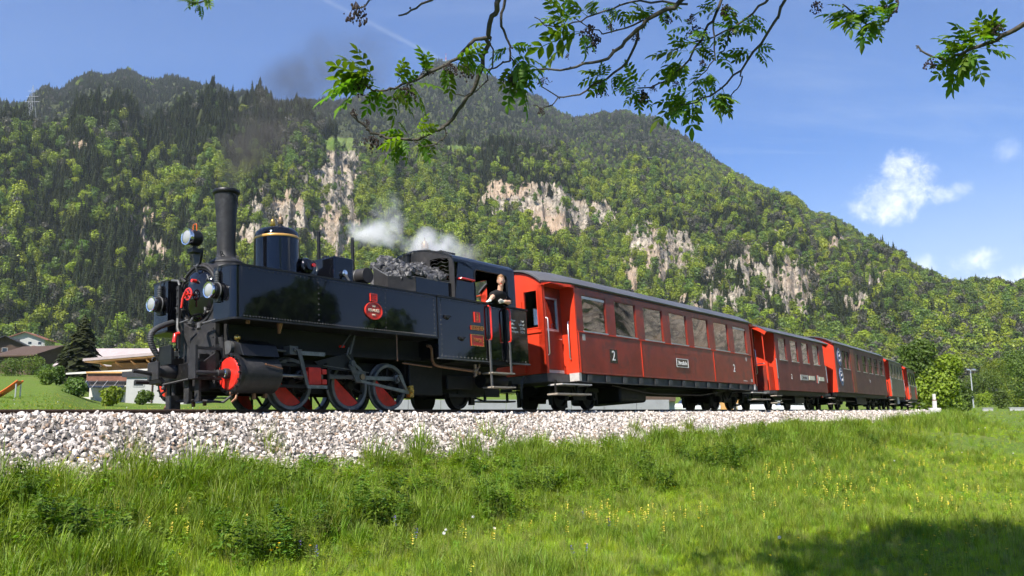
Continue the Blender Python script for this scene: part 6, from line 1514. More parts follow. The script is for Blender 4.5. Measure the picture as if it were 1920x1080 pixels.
LEAVES=[(-0.619,3.506,1.379,-0.785,3.408,1.313),(-0.618,3.502,1.389,-0.735,3.398,1.430),(-0.596,3.503,1.397,-0.696,3.479,1.483),(-0.572,3.534,1.378,-0.731,3.490,1.397),(-0.584,3.503,1.402,-0.658,3.407,1.387),(-0.534,3.557,1.387,-0.507,3.576,1.261),(-0.511,3.555,1.398,-0.396,3.571,1.332),(-0.502,3.569,1.416,-0.423,3.490,1.444),(-0.554,3.537,1.379,-0.627,3.562,1.328),(-0.456,3.575,1.418,-0.369,3.545,1.298),(-0.486,3.849,1.248,-0.592,3.820,1.162),(-0.485,3.843,1.264,-0.580,3.803,1.289),(-0.448,3.844,1.277,-0.359,3.813,1.298),(-0.436,3.845,1.262,-0.399,3.864,1.194),(-0.510,3.844,1.252,-0.539,3.881,1.186),(-0.012,3.760,1.634,0.133,3.827,1.610),(-0.007,3.751,1.656,-0.078,3.710,1.607),(0.012,3.779,1.590,-0.025,3.837,1.457),(0.000,3.784,1.579,0.087,3.821,1.516),(0.012,3.798,1.546,0.079,3.798,1.390),(0.025,3.774,1.601,0.121,3.701,1.506),(-0.012,3.746,1.667,0.075,3.807,1.668),(-0.262,3.624,1.537,-0.147,3.560,1.571),(-0.377,3.604,1.467,-0.389,3.518,1.541),(-0.296,3.610,1.519,-0.284,3.680,1.460),(-0.226,3.617,1.559,-0.155,3.628,1.526),(0.299,3.935,1.869,0.135,3.914,1.869),(0.365,3.938,1.903,0.293,3.942,1.966),(0.418,3.948,1.922,0.361,3.837,1.921),(0.497,3.950,1.950,0.540,3.988,1.894),(0.354,3.981,1.840,0.152,4.003,1.712),(0.342,3.984,1.836,0.367,3.933,1.714),(0.260,3.942,1.861,0.208,3.924,1.918),(0.431,3.942,1.932,0.477,4.014,1.897),(0.460,4.018,1.635,0.343,3.970,1.589),(0.499,4.011,1.641,0.545,4.033,1.573),(0.447,4.015,1.612,0.434,3.935,1.661),(0.474,4.022,1.623,0.412,4.065,1.585),(0.623,4.058,1.582,0.588,4.104,1.525),(0.636,4.054,1.589,0.523,4.003,1.561),(0.622,4.052,1.599,0.600,4.071,1.657),(0.636,4.056,1.582,0.626,4.091,1.511),(0.877,4.043,1.771,0.719,4.082,1.779),(0.849,4.040,1.728,0.733,4.112,1.702),(0.862,4.043,1.715,0.799,4.037,1.665),(0.901,4.028,1.792,0.815,4.061,1.821),(0.901,4.014,1.884,0.818,4.077,1.899),(0.982,4.028,1.834,0.891,3.953,1.811),(0.915,4.031,1.779,0.990,4.076,1.738),(0.993,3.978,1.729,1.029,3.950,1.667),(0.985,4.048,1.787,0.922,4.028,1.800),(0.892,4.019,1.553,0.717,4.009,1.427),(0.868,4.033,1.531,0.802,4.086,1.462),(0.946,3.921,1.489,0.991,3.888,1.379),(0.970,3.912,1.499,1.052,3.961,1.437),(0.920,3.913,1.526,0.929,3.839,1.541),(0.899,3.940,1.469,0.849,3.958,1.417),(1.005,3.895,1.519,1.041,3.880,1.421),(0.862,3.949,1.467,0.724,3.969,1.480),(0.837,3.956,1.462,0.752,3.926,1.371),(0.866,4.015,1.579,0.946,3.906,1.590),(0.890,4.005,1.589,0.995,4.009,1.577),(0.956,3.997,1.641,0.997,4.038,1.574),(1.130,3.802,1.660,1.038,3.815,1.666),(1.136,3.796,1.670,1.205,3.838,1.657),(1.020,3.999,1.974,0.921,3.951,1.943),(1.056,3.986,1.982,1.099,4.033,1.960),(1.071,3.863,1.813,1.105,3.789,1.757),(1.093,3.848,1.832,1.178,3.873,1.871),(1.156,3.972,1.933,1.201,3.980,1.890),(1.059,3.868,1.810,1.024,3.883,1.790),(0.657,3.897,1.877,0.625,3.934,1.951),(0.681,3.883,1.898,0.628,3.922,1.901),(0.734,3.955,1.967,0.779,3.989,1.950),(1.595,3.550,1.690,1.408,3.523,1.673),(1.547,3.544,1.712,1.404,3.532,1.751),(1.596,3.553,1.682,1.508,3.506,1.633),(1.616,3.547,1.677,1.606,3.455,1.694),(1.498,3.537,1.734,1.464,3.509,1.651),(1.571,3.550,1.676,1.609,3.587,1.663),(1.521,3.539,1.710,1.547,3.434,1.695),(1.472,3.527,1.741,1.393,3.510,1.708),(1.650,3.543,1.687,1.588,3.530,1.718),(1.938,3.347,1.489,1.857,3.399,1.576),(1.921,3.358,1.487,1.904,3.460,1.432),(1.906,3.371,1.476,1.880,3.442,1.382),(1.878,3.403,1.472,1.781,3.370,1.476),(1.954,3.337,1.491,1.921,3.295,1.587),(1.931,3.355,1.481,2.003,3.342,1.452),(1.914,3.365,1.481,1.918,3.297,1.360),(1.894,3.391,1.478,1.842,3.401,1.544),(1.957,3.322,1.489,1.883,3.286,1.546),(1.947,3.343,1.487,1.958,3.305,1.539),(1.886,3.398,1.472,1.833,3.454,1.429),(1.930,3.353,1.485,1.892,3.356,1.547),(-1.365,3.549,1.784,-1.425,3.529,1.735),(-1.376,3.548,1.777,-1.374,3.562,1.721),(-1.342,3.549,1.802,-1.313,3.507,1.739),(-1.387,3.546,1.773,-1.441,3.504,1.762),]
SEEDS=[(-0.684,3.522,1.769,0.094),(-0.646,3.478,1.387,0.061),(-0.453,3.576,1.416,0.077),(-0.377,3.592,1.496,0.044),(-0.279,3.608,1.526,0.053),(-0.210,3.768,1.603,0.086),(0.382,3.963,1.873,0.082),(0.415,3.983,1.822,0.071),(0.604,3.948,1.817,0.038),(0.882,3.968,1.931,0.050),(0.913,4.008,1.892,0.067),(1.068,3.980,1.987,0.062),(1.062,3.867,1.812,0.038),(0.649,4.056,1.576,0.071),(0.437,4.030,1.577,0.048),(0.156,3.984,1.611,0.043),(1.788,3.470,1.489,0.052),(1.963,3.273,1.558,0.051),(-0.645,3.831,1.263,0.071),(-0.735,3.791,1.378,0.041),(-0.673,3.807,1.334,0.035),(1.343,3.554,1.790,0.057),(1.621,3.549,1.668,0.026),(-0.012,3.800,1.539,0.046),(0.142,4.052,1.481,0.037),(0.935,3.977,1.701,0.044),(0.818,4.062,1.623,0.039),(1.627,3.532,1.766,0.042),(0.746,3.887,1.884,0.043),(0.483,3.952,1.874,0.038),(0.704,4.065,1.601,0.033),(0.273,3.959,1.720,0.027),(1.510,3.538,1.722,0.037),]
def project(p):
    c, s_ = math.cos(R(8.1103)), math.sin(R(8.1103)); fw = p[1] * c + p[2] * s_; up_ = -p[1] * s_ + p[2] * c
    return (960 + 1600 * p[0] / fw, 540 - 1600 * up_ / fw, fw) if fw > .05 else (9999, -9999, fw)
ash = empty('ash_tree', (4.6, -2.2, -1.4))
tag(ash, 'ash tree whose leafy branches with dark seed bunches hang into the top of the view', 'tree')
AO = Vector(ash.location)
def wb(mb):  # shift a world-space builder into the tree's own frame
    mb.v = [(a - AO.x, b - AO.y, c - AO.z) for a, b, c in mb.v]; return mb
def wobble(pts, amp, seed):
    g = random.Random(seed); out = []
    for k in range(len(pts) - 1):
        a, b = Vector(pts[k]), Vector(pts[k + 1]); out.append(a)
        out.append((a + b) / 2 + Vector((g.gauss(0, amp), g.gauss(0, amp), g.gauss(0, amp))))
    out.append(Vector(pts[-1])); return out
wb(MB().tube(wobble([(4.6, -2.2, -1.5), (4.62, -2.15, -.2), (4.5, -1.9, 1.4), (4.2, -1.5, 3.0), (3.9, -1.1, 4.4), (3.6, -.5, 6.0)], .05, 1), .24, 14, .09)).build('trunk', 'bark', ash, smooth=60)
limbs = [[(4.5, -1.9, 1.4), (3.9, -.6, 2.9), (2.8, 1.2, 3.5), (1.8, 2.6, 3.2), (1.05, 3.45, 2.2)], [(4.2, -1.5, 3.0), (2.6, .5, 3.9), (.9, 2.4, 3.6), (.2, 3.3, 2.6), (-.035, 3.55, 1.99)],
         [(4.45, -1.8, 1.7), (4.1, .2, 2.6), (3.0, 2.2, 2.6), (2.4, 2.95, 1.75), (2.153, 3.124, 1.553)], [(3.9, -1.1, 4.4), (3.4, 1.2, 4.8), (2.4, 2.8, 3.6), (1.75, 3.4, 2.1), (1.68, 3.48, 1.88)],
         [(2.6, .5, 3.9), (.6, 2.0, 3.4), (-.9, 3.0, 2.5), (-1.313, 3.521, 1.875)], [(3.4, 1.2, 4.8), (3.4, 2.9, 5.0), (3.2, 4.0, 4.9)], [(1.8, 2.6, 3.2), (1.5, 3.2, 2.4), (1.24, 3.62, 1.95)], [(1.8, 2.6, 3.2), (1.3, 3.4, 2.3), (.85, 3.75, 1.95)], [(.9, 2.4, 3.6), (.3, 3.2, 2.5), (-.28, 3.54, 1.84)], [(.9, 2.4, 3.6), (-.2, 3.1, 2.5), (-.594, 3.50, 1.84)]]
for k, l in enumerate(limbs): wb(MB().tube(wobble(l, .03, 20 + k), .085 if k < 4 else .035, 10, .016 if k < 4 else .008)).build('limb', 'bark', ash, smooth=60)
for k, (r0_, r1_, pts) in enumerate(BRANCH):
    p = wobble(pts, .006, 50 + k); mb = MB().tube(p, r0_ * .82, 7, r1_ * .75)
    g = random.Random(k)
    for q in p[2:-1]:
        if g.random() < .55: mb.ball(q + Vector((g.gauss(0, .004), g.gauss(0, .004), g.gauss(0, .004))), r1_ * g.uniform(.9, 1.5), 6, 4)
    wb(mb).build('branch', 'bark', ash, smooth=60)
# compound ash leaf: midrib with pairs of leaflets, unit length along +x, hanging leaflets
def compound(seed, pairs=4):
    g = random.Random(seed); vs = []; fs = []
    def leaflet(base, d, L, W, droop):
        d = d.normalized(); up_ = Vector((0, 0, 1)); s_ = up_.cross(d).normalized(); nn = d.cross(s_)
        prof = [(0, 0), (.22, .62), (.5, 1.0), (.78, .62), (1.0, 0)]; o = len(vs); ctr = []
        for t_, w_ in prof:
            c = base + d * (L * t_) - up_ * (droop * L * t_ * t_)
            if w_ == 0: vs.append(tuple(c)); ctr.append((len(vs) - 1,))
            else:
                for sg in (-1, 0, 1): vs.append(tuple(c + s_ * (W * w_ * sg) + nn * (abs(sg) * W * .28)))
                ctr.append((len(vs) - 3, len(vs) - 2, len(vs) - 1))
        a, b, c_, d_, e = ctr
        fs.extend([(a[0], b[1], b[0]), (a[0], b[2], b[1])])
        for p_, q_ in ((b, c_), (c_, d_)): fs.extend([(p_[0], p_[1], q_[1], q_[0]), (p_[1], p_[2], q_[2], q_[1])])
        fs.extend([(d_[0], d_[1], e[0]), (d_[1], d_[2], e[0])])
    def mid(t_): return Vector((t_, 0, -.16 * t_ * t_ + .03 * math.sin(t_ * 3)))
    for k in range(6):
        a, b = mid(k / 6 * .8), mid((k + 1) / 6 * .8); o = len(vs); w_ = .008
        vs.extend([(a.x, -w_, a.z), (a.x, w_, a.z), (b.x, w_, b.z), (b.x, -w_, b.z)]); fs.append((o, o + 1, o + 2, o + 3))
    for k in range(pairs):
        t_ = .24 + .52 * k / (pairs - 1); L = .30 * (1 - .12 * abs(k - 1.5)) * g.uniform(.88, 1.1)
        for sg in (-1, 1): leaflet(mid(t_), Vector((.62 + g.uniform(-.1, .1), sg, g.uniform(-.25, .1))), L, L * .25, g.uniform(.1, .45))
    leaflet(mid(.8), Vector((1, g.uniform(-.1, .1), -.15)), .30, .062, .3)
    me = bpy.data.meshes.new('leaf'); me.from_pydata(vs, [], fs); me.materials.append(M['ashleaf']); me.polygons.foreach_set('use_smooth', [True] * len(me.polygons)); return me
leafm = [compound(k, 4 if k % 3 else 5) for k in range(6)]
g = random.Random(77)
def leaf_matrix(a, b, roll):
    x = (b - a); L = x.length; x.normalize(); z = Vector((0, 0, 1)) - x * x.z
    z = z.normalized() if z.length > .05 else Vector((0, -1, 0)); z.rotate(Matrix.Rotation(roll, 3, x)); y = z.cross(x)
    return Matrix(((x.x * L, y.x * L, z.x * L, a.x), (x.y * L, y.y * L, z.y * L, a.y), (x.z * L, y.z * L, z.z * L, a.z), (0, 0, 0, 1)))
for k, q in enumerate(LEAVES):
    a, b = Vector(q[:3]), Vector(q[3:])
    if q[0] > -1.2: b = a + (b - a) * 1.25
    if (b - a).length < .12 and q[0] > -1.2: b = a + (b - a).normalized() * g.uniform(.12, .16)
    b = b + Vector((0, g.uniform(-.05, .06), 0))
    for j in range(4 if k % 3 else 3):
        o = bpy.data.objects.new('leaf', leafm[(k + j) % 6]); COL.objects.link(o); o.parent = ash
        bb = b if j == 0 else a + Matrix.Rotation(g.uniform(-.9, .9), 3, 'Y') @ ((b - a) * g.uniform(.6, .9)) + Vector((0, g.uniform(-.06, .06), 0))
        o.matrix_local = Matrix.Translation(-AO) @ leaf_matrix(a, bb, g.uniform(-.9, .9))
def seed_bunch(seed):
    g = random.Random(seed); mb = MB()
    for s_ in range(7):
        p = Vector((0, 0, 0)); d = Vector((g.gauss(0, .45), g.gauss(0, .45), -1)).normalized(); pts = [p]
        for q in range(4): p = p + (d + Vector((g.gauss(0, .3), g.gauss(0, .3), 0))) * .25; pts.append(p.copy())
        mb.tube(pts, .018, 4, .010)
        for q in range(9):
            t_ = g.uniform(.25, 1); i = min(3, int(t_ * 4)); c = pts[i].lerp(pts[i + 1], t_ * 4 - i) + Vector((g.gauss(0, .09), g.gauss(0, .09), g.gauss(0, .06)))
            mb.ball(c, g.uniform(.035, .07), 6, 4, (1, 1, 1.2))
    me = bpy.data.meshes.new('seed_bunch'); me.from_pydata(mb.v, [], mb.f); me.materials.append(M['seed']); return me
seedm = [seed_bunch(k) for k in range(4)]
for k, q in enumerate(SEEDS):
    o = bpy.data.objects.new('seed_bunch', seedm[k % 4]); COL.objects.link(o); o.parent = ash
    o.matrix_local = Matrix.Translation(Vector(q[:3]) - AO) @ Matrix.Rotation(k * 1.3, 4, 'Z') @ Matrix.Scale(q[3] * 1.05, 4)
# the rest of the crown, above the frame
bm = bmesh.new(); g = random.Random(5); n_ = 0
tmpl = leafm[1]
cv = []; cf_ = []
tv = [v.co.copy() for v in tmpl.vertices]; tf = [tuple(p.vertices) for p in tmpl.polygons]
while n_ < 4800:
    c = Vector((g.gauss(3.0, 1.5), g.gauss(4.2, 1.5), g.gauss(4.3, .9)))
    if c.z < 2.2: continue
    x_, y_, fw = project(c)
    if fw > 0 and -150 < x_ < 2070 and y_ > -170: continue
    t_ = (c.z + 1.35) / math.tan(R(SUN_ELEV)); sh = Vector((c.x - SUN_H.x * t_, c.y - SUN_H.y * t_, -1.35)); sx, sy, sf = project(sh)
    lim = np.interp(sx, [900, 1250, 1400, 1560, 1700, 2000], [1130, 1050, 1028, 1006, 993, 988])
    if sf > 0 and sy < lim + g.gauss(0, 8): continue
    if (sf <= 0 or sy > 1150 or sx > 2050 or sx < 1150) and g.random() < .72: continue
    b = c + Vector((g.gauss(0, .2), g.gauss(0, .2), g.gauss(-.12, .12))); mt = leaf_matrix(c, b if (b - c).length > .15 else c + Vector((.25, 0, -.1)), g.uniform(-1, 1)); o = len(cv)
    cv += [tuple(mt @ v - AO) for v in tv]; cf_ += [tuple(o + i for i in f_) for f_ in tf]; n_ += 1
me = bpy.data.meshes.new('crown'); me.from_pydata(cv, [], cf_); me.materials.append(M['ashleaf'])
o = bpy.data.objects.new('crown', me); COL.objects.link(o); o.parent = ash; o['kind'] = 'stuff'

# ------------------------------------------------------------------ single trees and shrubs in the valley
def at(px, d):
    """ground position at bearing of a surveyed mark and a distance straight ahead"""
    x = (px - 960) / 1616 * d; return x, d, float(ground_z(np.array([x]), np.array([d]))[0])
def leafy_tree(name, label, cat, x, y, H, W, m, quads, size, seed, group=None, low=.12, dz=0):
    z = float(ground_z(np.array([x]), np.array([y]))[0]) + dz
    root = empty(name, (x, y, z)); tag(root, label, cat, group)
    g = random.Random(seed)
    tr = MB().tube([(0, 0, -.2), (g.uniform(-.1, .1), g.uniform(-.1, .1), H * .3), (g.uniform(-.2, .2), g.uniform(-.2, .2), H * .75)], H * .018 + .05, 8, .03).build('trunk', 'bark', root, smooth=60)
    lm = MB()
    for k in range(6):
        a = k * 1.05 + g.uniform(-.3, .3); z0 = H * g.uniform(.25, .6); lm.tube([(0, 0, z0), (W * .2 * math.cos(a), W * .2 * math.sin(a), z0 + H * .12), (W * .36 * math.cos(a), W * .36 * math.sin(a), z0 + H * .2)], .05, 5, .02)
    lm.build('limbs', 'bark', tr)
    vs, fs = broadleaf_mesh(H, W, seed, quads, size, 11, low); vs = vs[6:]; fs = [tuple(i - 6 for i in f_) for f_ in fs[5:]]
    me = bpy.data.meshes.new('crown'); me.from_pydata(vs, [], fs); me.materials.append(M[m]); o = bpy.data.objects.new('crown', me); COL.objects.link(o); o.parent = root
    return root
def spruce(label, x, y, H, W, seed, m='conifer', group=None):
    z = float(ground_z(np.array([x]), np.array([y]))[0]); root = empty('conifer_tree', (x, y, z)); tag(root, label, 'tree', group)
    MB().tube([(0, 0, -.2), (0, 0, H * .9)], .22, 8, .03).build('trunk', 'bark', root, smooth=60)
    vs, fs = conifer_mesh(H, W, seed, 26, 15); vs = vs[7:]; fs = [tuple(i - 7 for i in f_) for f_ in fs[6:]]
    me = bpy.data.meshes.new('crown'); me.from_pydata(vs, [], fs); me.materials.append(M[m]); o = bpy.data.objects.new('crown', me); COL.objects.link(o); o.parent = root
x, y, _ = at(147, 112); spruce('tall dark conifer beside the village houses', x, y, 10.2, 3.5, 7)
x, y, _ = at(118, 116); spruce('smaller dark conifer half hidden beside the tall one', x, y, 5.8, 2.3, 8, 'conifer2')
TR = [('bright green leafy tree just beyond the last coach', 1722, 84, 7.0, 5.0, 'maple'), ('broad light green tree behind the concrete post', 1764, 82, 5.6, 4.6, 'beech'), ('low green tree with branches reaching the field edge', 1790, 98, 4.2, 4.0, 'maple'),
      ('dull reddish leafy tree above the last coach', 1742, 108, 8.6, 5.0, 'larch'), ('tall green tree cut by the picture edge', 1925, 150, 10.5, 9, 'maple'), ('rounded tree behind the lamp post', 1846, 175, 6.4, 8.0, 'maple'), ('green tree beyond the round roofed barn', 1872, 215, 11, 9, 'beech')]
for k, (lb, px, d, H, W, m_) in enumerate(TR):
    x, y, _ = at(px, d); leafy_tree('broadleaf_tree', lb, 'tree', x, y, H, W, m_, 5500, .16, 500 + k, 'trees at the field edge', .02)
SH = [('dark green shrub right of the lamp post', 1878, 138, 3.0, 3.4, 'maple'), ('yellowish shrub left of the dark shrub', 1848, 150, 2.4, 4, 'beech'), ('pale yellow shrub at the picture edge', 1908, 152, 2.4, 5, 'beech'), ('low hedge shrub below the light green tree', 1778, 92, 1.9, 4.0, 'maple'),
      ('light green bush growing below the solar panels', 207, 70, 1.5, 1.9, 'beech'), ('small round clipped bush on the meadow', 82, 96, 1.7, 2.0, 'maple'), ('small pointed clipped bush on the meadow', 102, 98, 2.2, 1.8, 'maple'), ('ragged shrub on the bank beside the solar panels', 138, 76, 1.3, 2.2, 'maple'),
      ('climbing shrub against the white wall', 268, 76, 1.3, 1.6, 'maple'), ('garden shrub seen beneath the first coach', 1192, 100, 1.9, 2.6, 'maple'), ('bright bush seen between the locomotive wheels', 757, 64, 1.5, 2.0, 'beech'), ('village tree beside the brown chalet', 55, 150, 3.6, 5, 'maple'), ('low hedge bush before the dark roofed chalet', 16, 142, 2.2, 6, 'maple'), ('dark garden bush below the brown chalet', 92, 132, 2.0, 4, 'maple'), ('village tree above the white house', 88, 230, 7, 7, 'maple')]
for k, (lb, px, d, H, W, m_) in enumerate(SH):
    x, y, _ = at(px, d); leafy_tree('shrub', lb, 'shrub', x, y, H, W, m_, 1400, .14, 600 + k, 'shrubs and bushes', .0)
for k, (x, y, H, W) in enumerate(((17, 11.5, 10.5, 5.0), (20, 17.0, 8.0, 5.5), (22, 13.4, 13.5, 3.6), (19, 23, 6.0, 7), (24, 30, 6, 8))):
    leafy_tree('orchard_tree', ['orchard tree mirrored at the front of the locomotive tank', 'tallest orchard tree mirrored in the locomotive tank', 'low orchard tree mirrored in the cab side', 'spreading orchard tree beyond the field', 'orchard tree mirrored in the coach windows'][k], 'tree', x, y, H, W, 'maple', 2600, .24, 700 + k, 'trees across the field', .12)

# ------------------------------------------------------------------ houses
def rect_window(root, x0, x1, z0, z1, y, m='glassdark'):
    f_ = MB().box(x0 - .08, x1 + .08, y - .05, y, z0 - .08, z0).box(x0 - .08, x1 + .08, y - .05, y, z1, z1 + .08).box(x0 - .08, x0, y - .05, y, z0, z1).box(x1, x1 + .08, y - .05, y, z0, z1).build('window', 'plaster', root)
    MB().box(x0, x1, y - .025, y - .005, z0, z1).build('pane', m, f_)
def chalet(label, px, d, wdt, dep, h_low, h_up, roof_h, m_low='plaster', m_up='timber', m_roof='rooftile', rot=0, gable=True, dz=0.0):
    x, y, z = at(px, d); root = empty('chalet', (x, y, z + dz)); root.rotation_euler = (0, 0, R(rot)); tag(root, label, 'house', 'village houses')
    a = wdt / 2; b = dep / 2
    MB().box(-a, a, -b, b, -1.2, h_low).build('ground_storey', m_low, root)
    MB().box(-a - .03, a + .03, -b - .03, b + .03, h_low + .002, h_low + h_up).build('upper_storey', m_up, root)
    t0 = h_low + h_up; e = .9; sl = roof_h / a
    MB().prism([(-a, t0), (a, t0), (0, t0 + roof_h - .05)], -b, b, 'v').build('gable', m_up, root)
    for sg in (-1, 1):
        MB().hexa([(0, -b - e, t0 + roof_h), (sg * (a + e), -b - e, t0 - sl * e), (sg * (a + e), b + e, t0 - sl * e), (0, b + e, t0 + roof_h), (0, -b - e, t0 + roof_h + .22), (sg * (a + e), -b - e, t0 - sl * e + .22), (sg * (a + e), b + e, t0 - sl * e + .22), (0, b + e, t0 + roof_h + .22)]).build('roof_slope', m_roof, root)
    MB().box(a * .3, a * .3 + .5, -.25, .25, t0, t0 + roof_h * .7 + .55).build('chimney_stack', 'sole', root)
    n = max(2, int(wdt / 2.6))
    for k in range(n):
        xx = -a + wdt * (k + .5) / n
        rect_window(root, xx - .45, xx + .45, h_low - 1.7, h_low - .6, -b)
        if h_up > 1.8: rect_window(root, xx - .45, xx + .45, h_low + .6, h_low + 1.7, -b - .03)
    if h_up > 1.8:
        bl = MB().box(-a - .1, a + .1, -b - 1.0, -b - .03, h_low - .05, h_low + .06).build('balcony', 'timber', root); MB().box(-a - .1, a + .1, -b - 1.0, -b - .94, h_low + .06, h_low + .85).build('balcony_rail', m_up, bl)
    return root
chalet('white house with red roof high in the village', 47, 250, 10.5, 9, 3.2, 2.4, 2.0, 'plaster', 'plaster', 'rooftile', 12)
chalet('small house with red roof below the white house', 76, 205, 8, 7, 2.4, .8, 1.6, 'timber', 'timber', 'rooftile', -8)
chalet('chalet with dark roof at the picture edge', 8, 186, 9, 9, 2.6, 2.0, 2.2, 'plaster', 'timber', 'roofdark', 20)
chalet('dark brown chalet with white end in the village', 72, 158, 11, 8, 2.0, 1.2, 1.8, 'timber', 'timber', 'timber', 72)
chalet('house with grey pink roof behind the timber hall', 240, 135, 9, 17, 3.2, 1.2, 2.4, 'lighttimber', 'lighttimber', 'roofpink', 88)
chalet('wooden chalet seen beneath the first coach', 1220, 118, 6.5, 6, 1.4, 2.4, 1.6, 'plaster', 'timber', 'rooftile', -10)
chalet('small orange house seen beneath the first coach', 1350, 128, 6, 6, 1.6, 1.4, 1.4, 'lighttimber', 'lighttimber', 'rooftile', 5)
chalet('pale house seen below the second coach', 1452, 135, 7, 6, 2.0, 1.6, 1.4, 'plaster', 'timber', 'rooftile', 15)

# timber hall with a big tilted canopy
x, y, z = at(258, 96); hall = empty('timber_hall', (x, y, z)); tag(hall, 'timber hall with a large tilted canopy roof', 'building')
MB().box(-3.2, 5.2, 0, 8, -1, 4.0).build('hall_wall', 'lighttimber', hall)
MB().hexa([(-5.2, -2.6, 4.05), (7.6, -2.6, 5.1), (7.6, 9, 5.1), (-5.2, 9, 4.05), (-5.2, -2.6, 4.33), (7.6, -2.6, 5.45), (7.6, 9, 5.45), (-5.2, 9, 4.33)]).build('canopy_roof', 'roofpink', hall)
MB().hexa([(-5.1, -2.5, 3.94), (7.5, -2.5, 4.98), (7.5, 8, 4.98), (-5.1, 8, 3.94), (-5.1, -2.5, 4.03), (7.5, -2.5, 5.08), (7.5, 8, 5.08), (-5.1, 8, 4.03)]).build('canopy_soffit', 'lighttimber', hall)
for k in range(6):
    xx = -2.8 + 1.7 * k; MB().tube([(xx, .0, 2.9), (xx - 1.0, -1.6, 4.1 + .082 * xx)], .09, 6).build('canopy_strut', 'lighttimber', hall)
MB().hexa([(-6.4, -3.6, 2.55), (3.6, -3.6, 3.05), (3.6, 0, 3.3), (-6.4, 0, 2.8), (-6.4, -3.6, 2.72), (3.6, -3.6, 3.22), (3.6, 0, 3.5), (-6.4, 0, 3.0)]).build('lower_canopy', 'concrete', hall)
for k in range(5): rect_window(hall, -2.8 + 1.6 * k, -1.9 + 1.6 * k, .7, 2.3, -.0)
MB().box(2.0, 5.6, -.6, 0, -1, 2.3).build('brick_bay', 'rooftile', hall)
# flat white outbuilding with solar panels
x, y, z = at(236, 80); ob = empty('white_outbuilding', (x, y, z)); tag(ob, 'white flat roofed outbuilding with a row of solar panels', 'building')
MB().box(-.1, 5.6, 0, 6, -.6, 2.35).build('wall', 'plaster', ob)
MB().box(-4.1, -.1, 1.2, 6, -.6, 1.7).build('low_wall', 'concrete', ob)
MB().box(-.5, 5.7, -.15, 6.2, 2.35, 2.85).build('roof_fascia', 'roofdark', ob)
MB().box(-4.3, -.5, .9, 6, 2.05, 2.75).build('tile_parapet', 'rooftile', ob)
MB().box(-4.3, -.5, .7, 6, 2.75, 2.9).build('parapet_cap', 'lighttimber', ob)
for k in range(4):
    xx = -4.2 + .98 * k
    MB().hexa([(xx, -.1, 1.35), (xx + .93, -.1, 1.35), (xx + .93, .85, 2.0), (xx, .85, 2.0), (xx, -.13, 1.39), (xx + .93, -.13, 1.39), (xx + .93, .82, 2.04), (xx, .82, 2.04)]).build('solar_panel', 'glassdark', ob)
    MB().hexa([(xx - .03, -.14, 1.34), (xx + .03, -.14, 1.34), (xx + .03, .86, 2.03), (xx - .03, .86, 2.03), (xx - .03, -.16, 1.41), (xx + .03, -.16, 1.41), (xx + .03, .83, 2.08), (xx - .03, .83, 2.08)]).build('panel_rail', 'alu', ob)
for a, b in ((.6, 1.5), (3.0, 3.8)): rect_window(ob, a, b, 1.55, 1.95, 0)
MB().cyl((2.35, -.06, -.4), (2.35, -.06, 2.35), .07, n=8).build('downpipe', 'timber', ob)
MB().box(-3.9, -3.2, -.3, .4, -.4, .5).build('white_cupboard', 'concrete', ob)
# wall, barn, posts, lamp, slide
x, y, z = at(965, 62); wl = empty('garden_wall', (x, y, z)); tag(wl, 'long low grey wall seen beneath the train', 'wall')
for k in range(9): MB().box(-10 + 2.35 * k, -7.68 + 2.35 * k, 0, .25, -.4, 1.32).build('wall_panel', 'wallgrey', wl)
x, y, z = at(1858, 205); bn_ = empty('round_roofed_barn', (x, y, z)); tag(bn_, 'barn with a dark rounded roof beyond the field', 'building')
MB().prism(arc((0, 1.9), 2.3, 0, 180, 12), 0, 9, 'v').build('barrel_roof', 'sole', bn_); MB().box(-2.2, 2.2, .1, 8.9, -.5, 1.95).build('wall', 'timber', bn_)
x, y, z = at(1826, 146); lp = empty('lamp_post', (x, y, z)); tag(lp, 'slender grey floodlight post with twin lamps at the field edge', 'lamp post')
MB().tube([(0, 0, -.3), (-.05, 0, 3), (-.1, 0, 6.3)], .12, 10, .08).build('post', 'galv', lp, smooth=60); MB().box(-.65, .45, -.06, .06, 6.25, 6.36).build('crossarm', 'galv', lp)
for sx in (-.75, .2): MB().hexa([(sx, -.35, 6.22), (sx + .5, -.35, 6.22), (sx + .5, .15, 6.36), (sx, .15, 6.36), (sx, -.35, 6.36), (sx + .5, -.35, 6.36), (sx + .5, .15, 6.5), (sx, .15, 6.5)]).build('lamp_head', 'alu', lp)
for lb, px0, px1, d in (('white low wall left of the dark shrub', 1844, 1862, 128), ('white low wall at the picture edge', 1894, 1930, 128)):
    x0, y0, z0 = at((px0 + px1) / 2, d); L = (px1 - px0) / 1616 * d; q = empty('low_wall', (x0, y0, z0)); tag(q, lb, 'wall', 'low white walls')
    MB().box(-L / 2, L / 2, 0, .3, -.3, .42).build('wall_body', 'plaster', q); MB().box(-L / 2 - .05, L / 2 + .05, -.05, .35, .42, .5).build('coping', 'plaster', q)
mt = track_matrix(69) @ Matrix.Translation((0, 1.9, -.35)); cpst = empty('concrete_marker', tuple(mt.translation)); tag(cpst, 'pale concrete marker post and block beside the track end', 'marker post')
MB().box(-.45, .45, -.2, .2, -.5, .38).build('block', 'concrete', cpst, bevel=.03); MB().box(-.14, .14, -.12, .12, .38, 1.0).box(-.10, .10, -.10, .10, 1.06, 1.55).build('post', 'concrete', cpst, bevel=.02); MB().box(-.15, .15, -.13, .13, 1.0, 1.06).build('band', 'rooftile', cpst)
x, y, z = at(14, 52); sl_ = empty('slide', (x, y, z)); tag(sl_, 'orange playground slide on the meadow', 'slide')
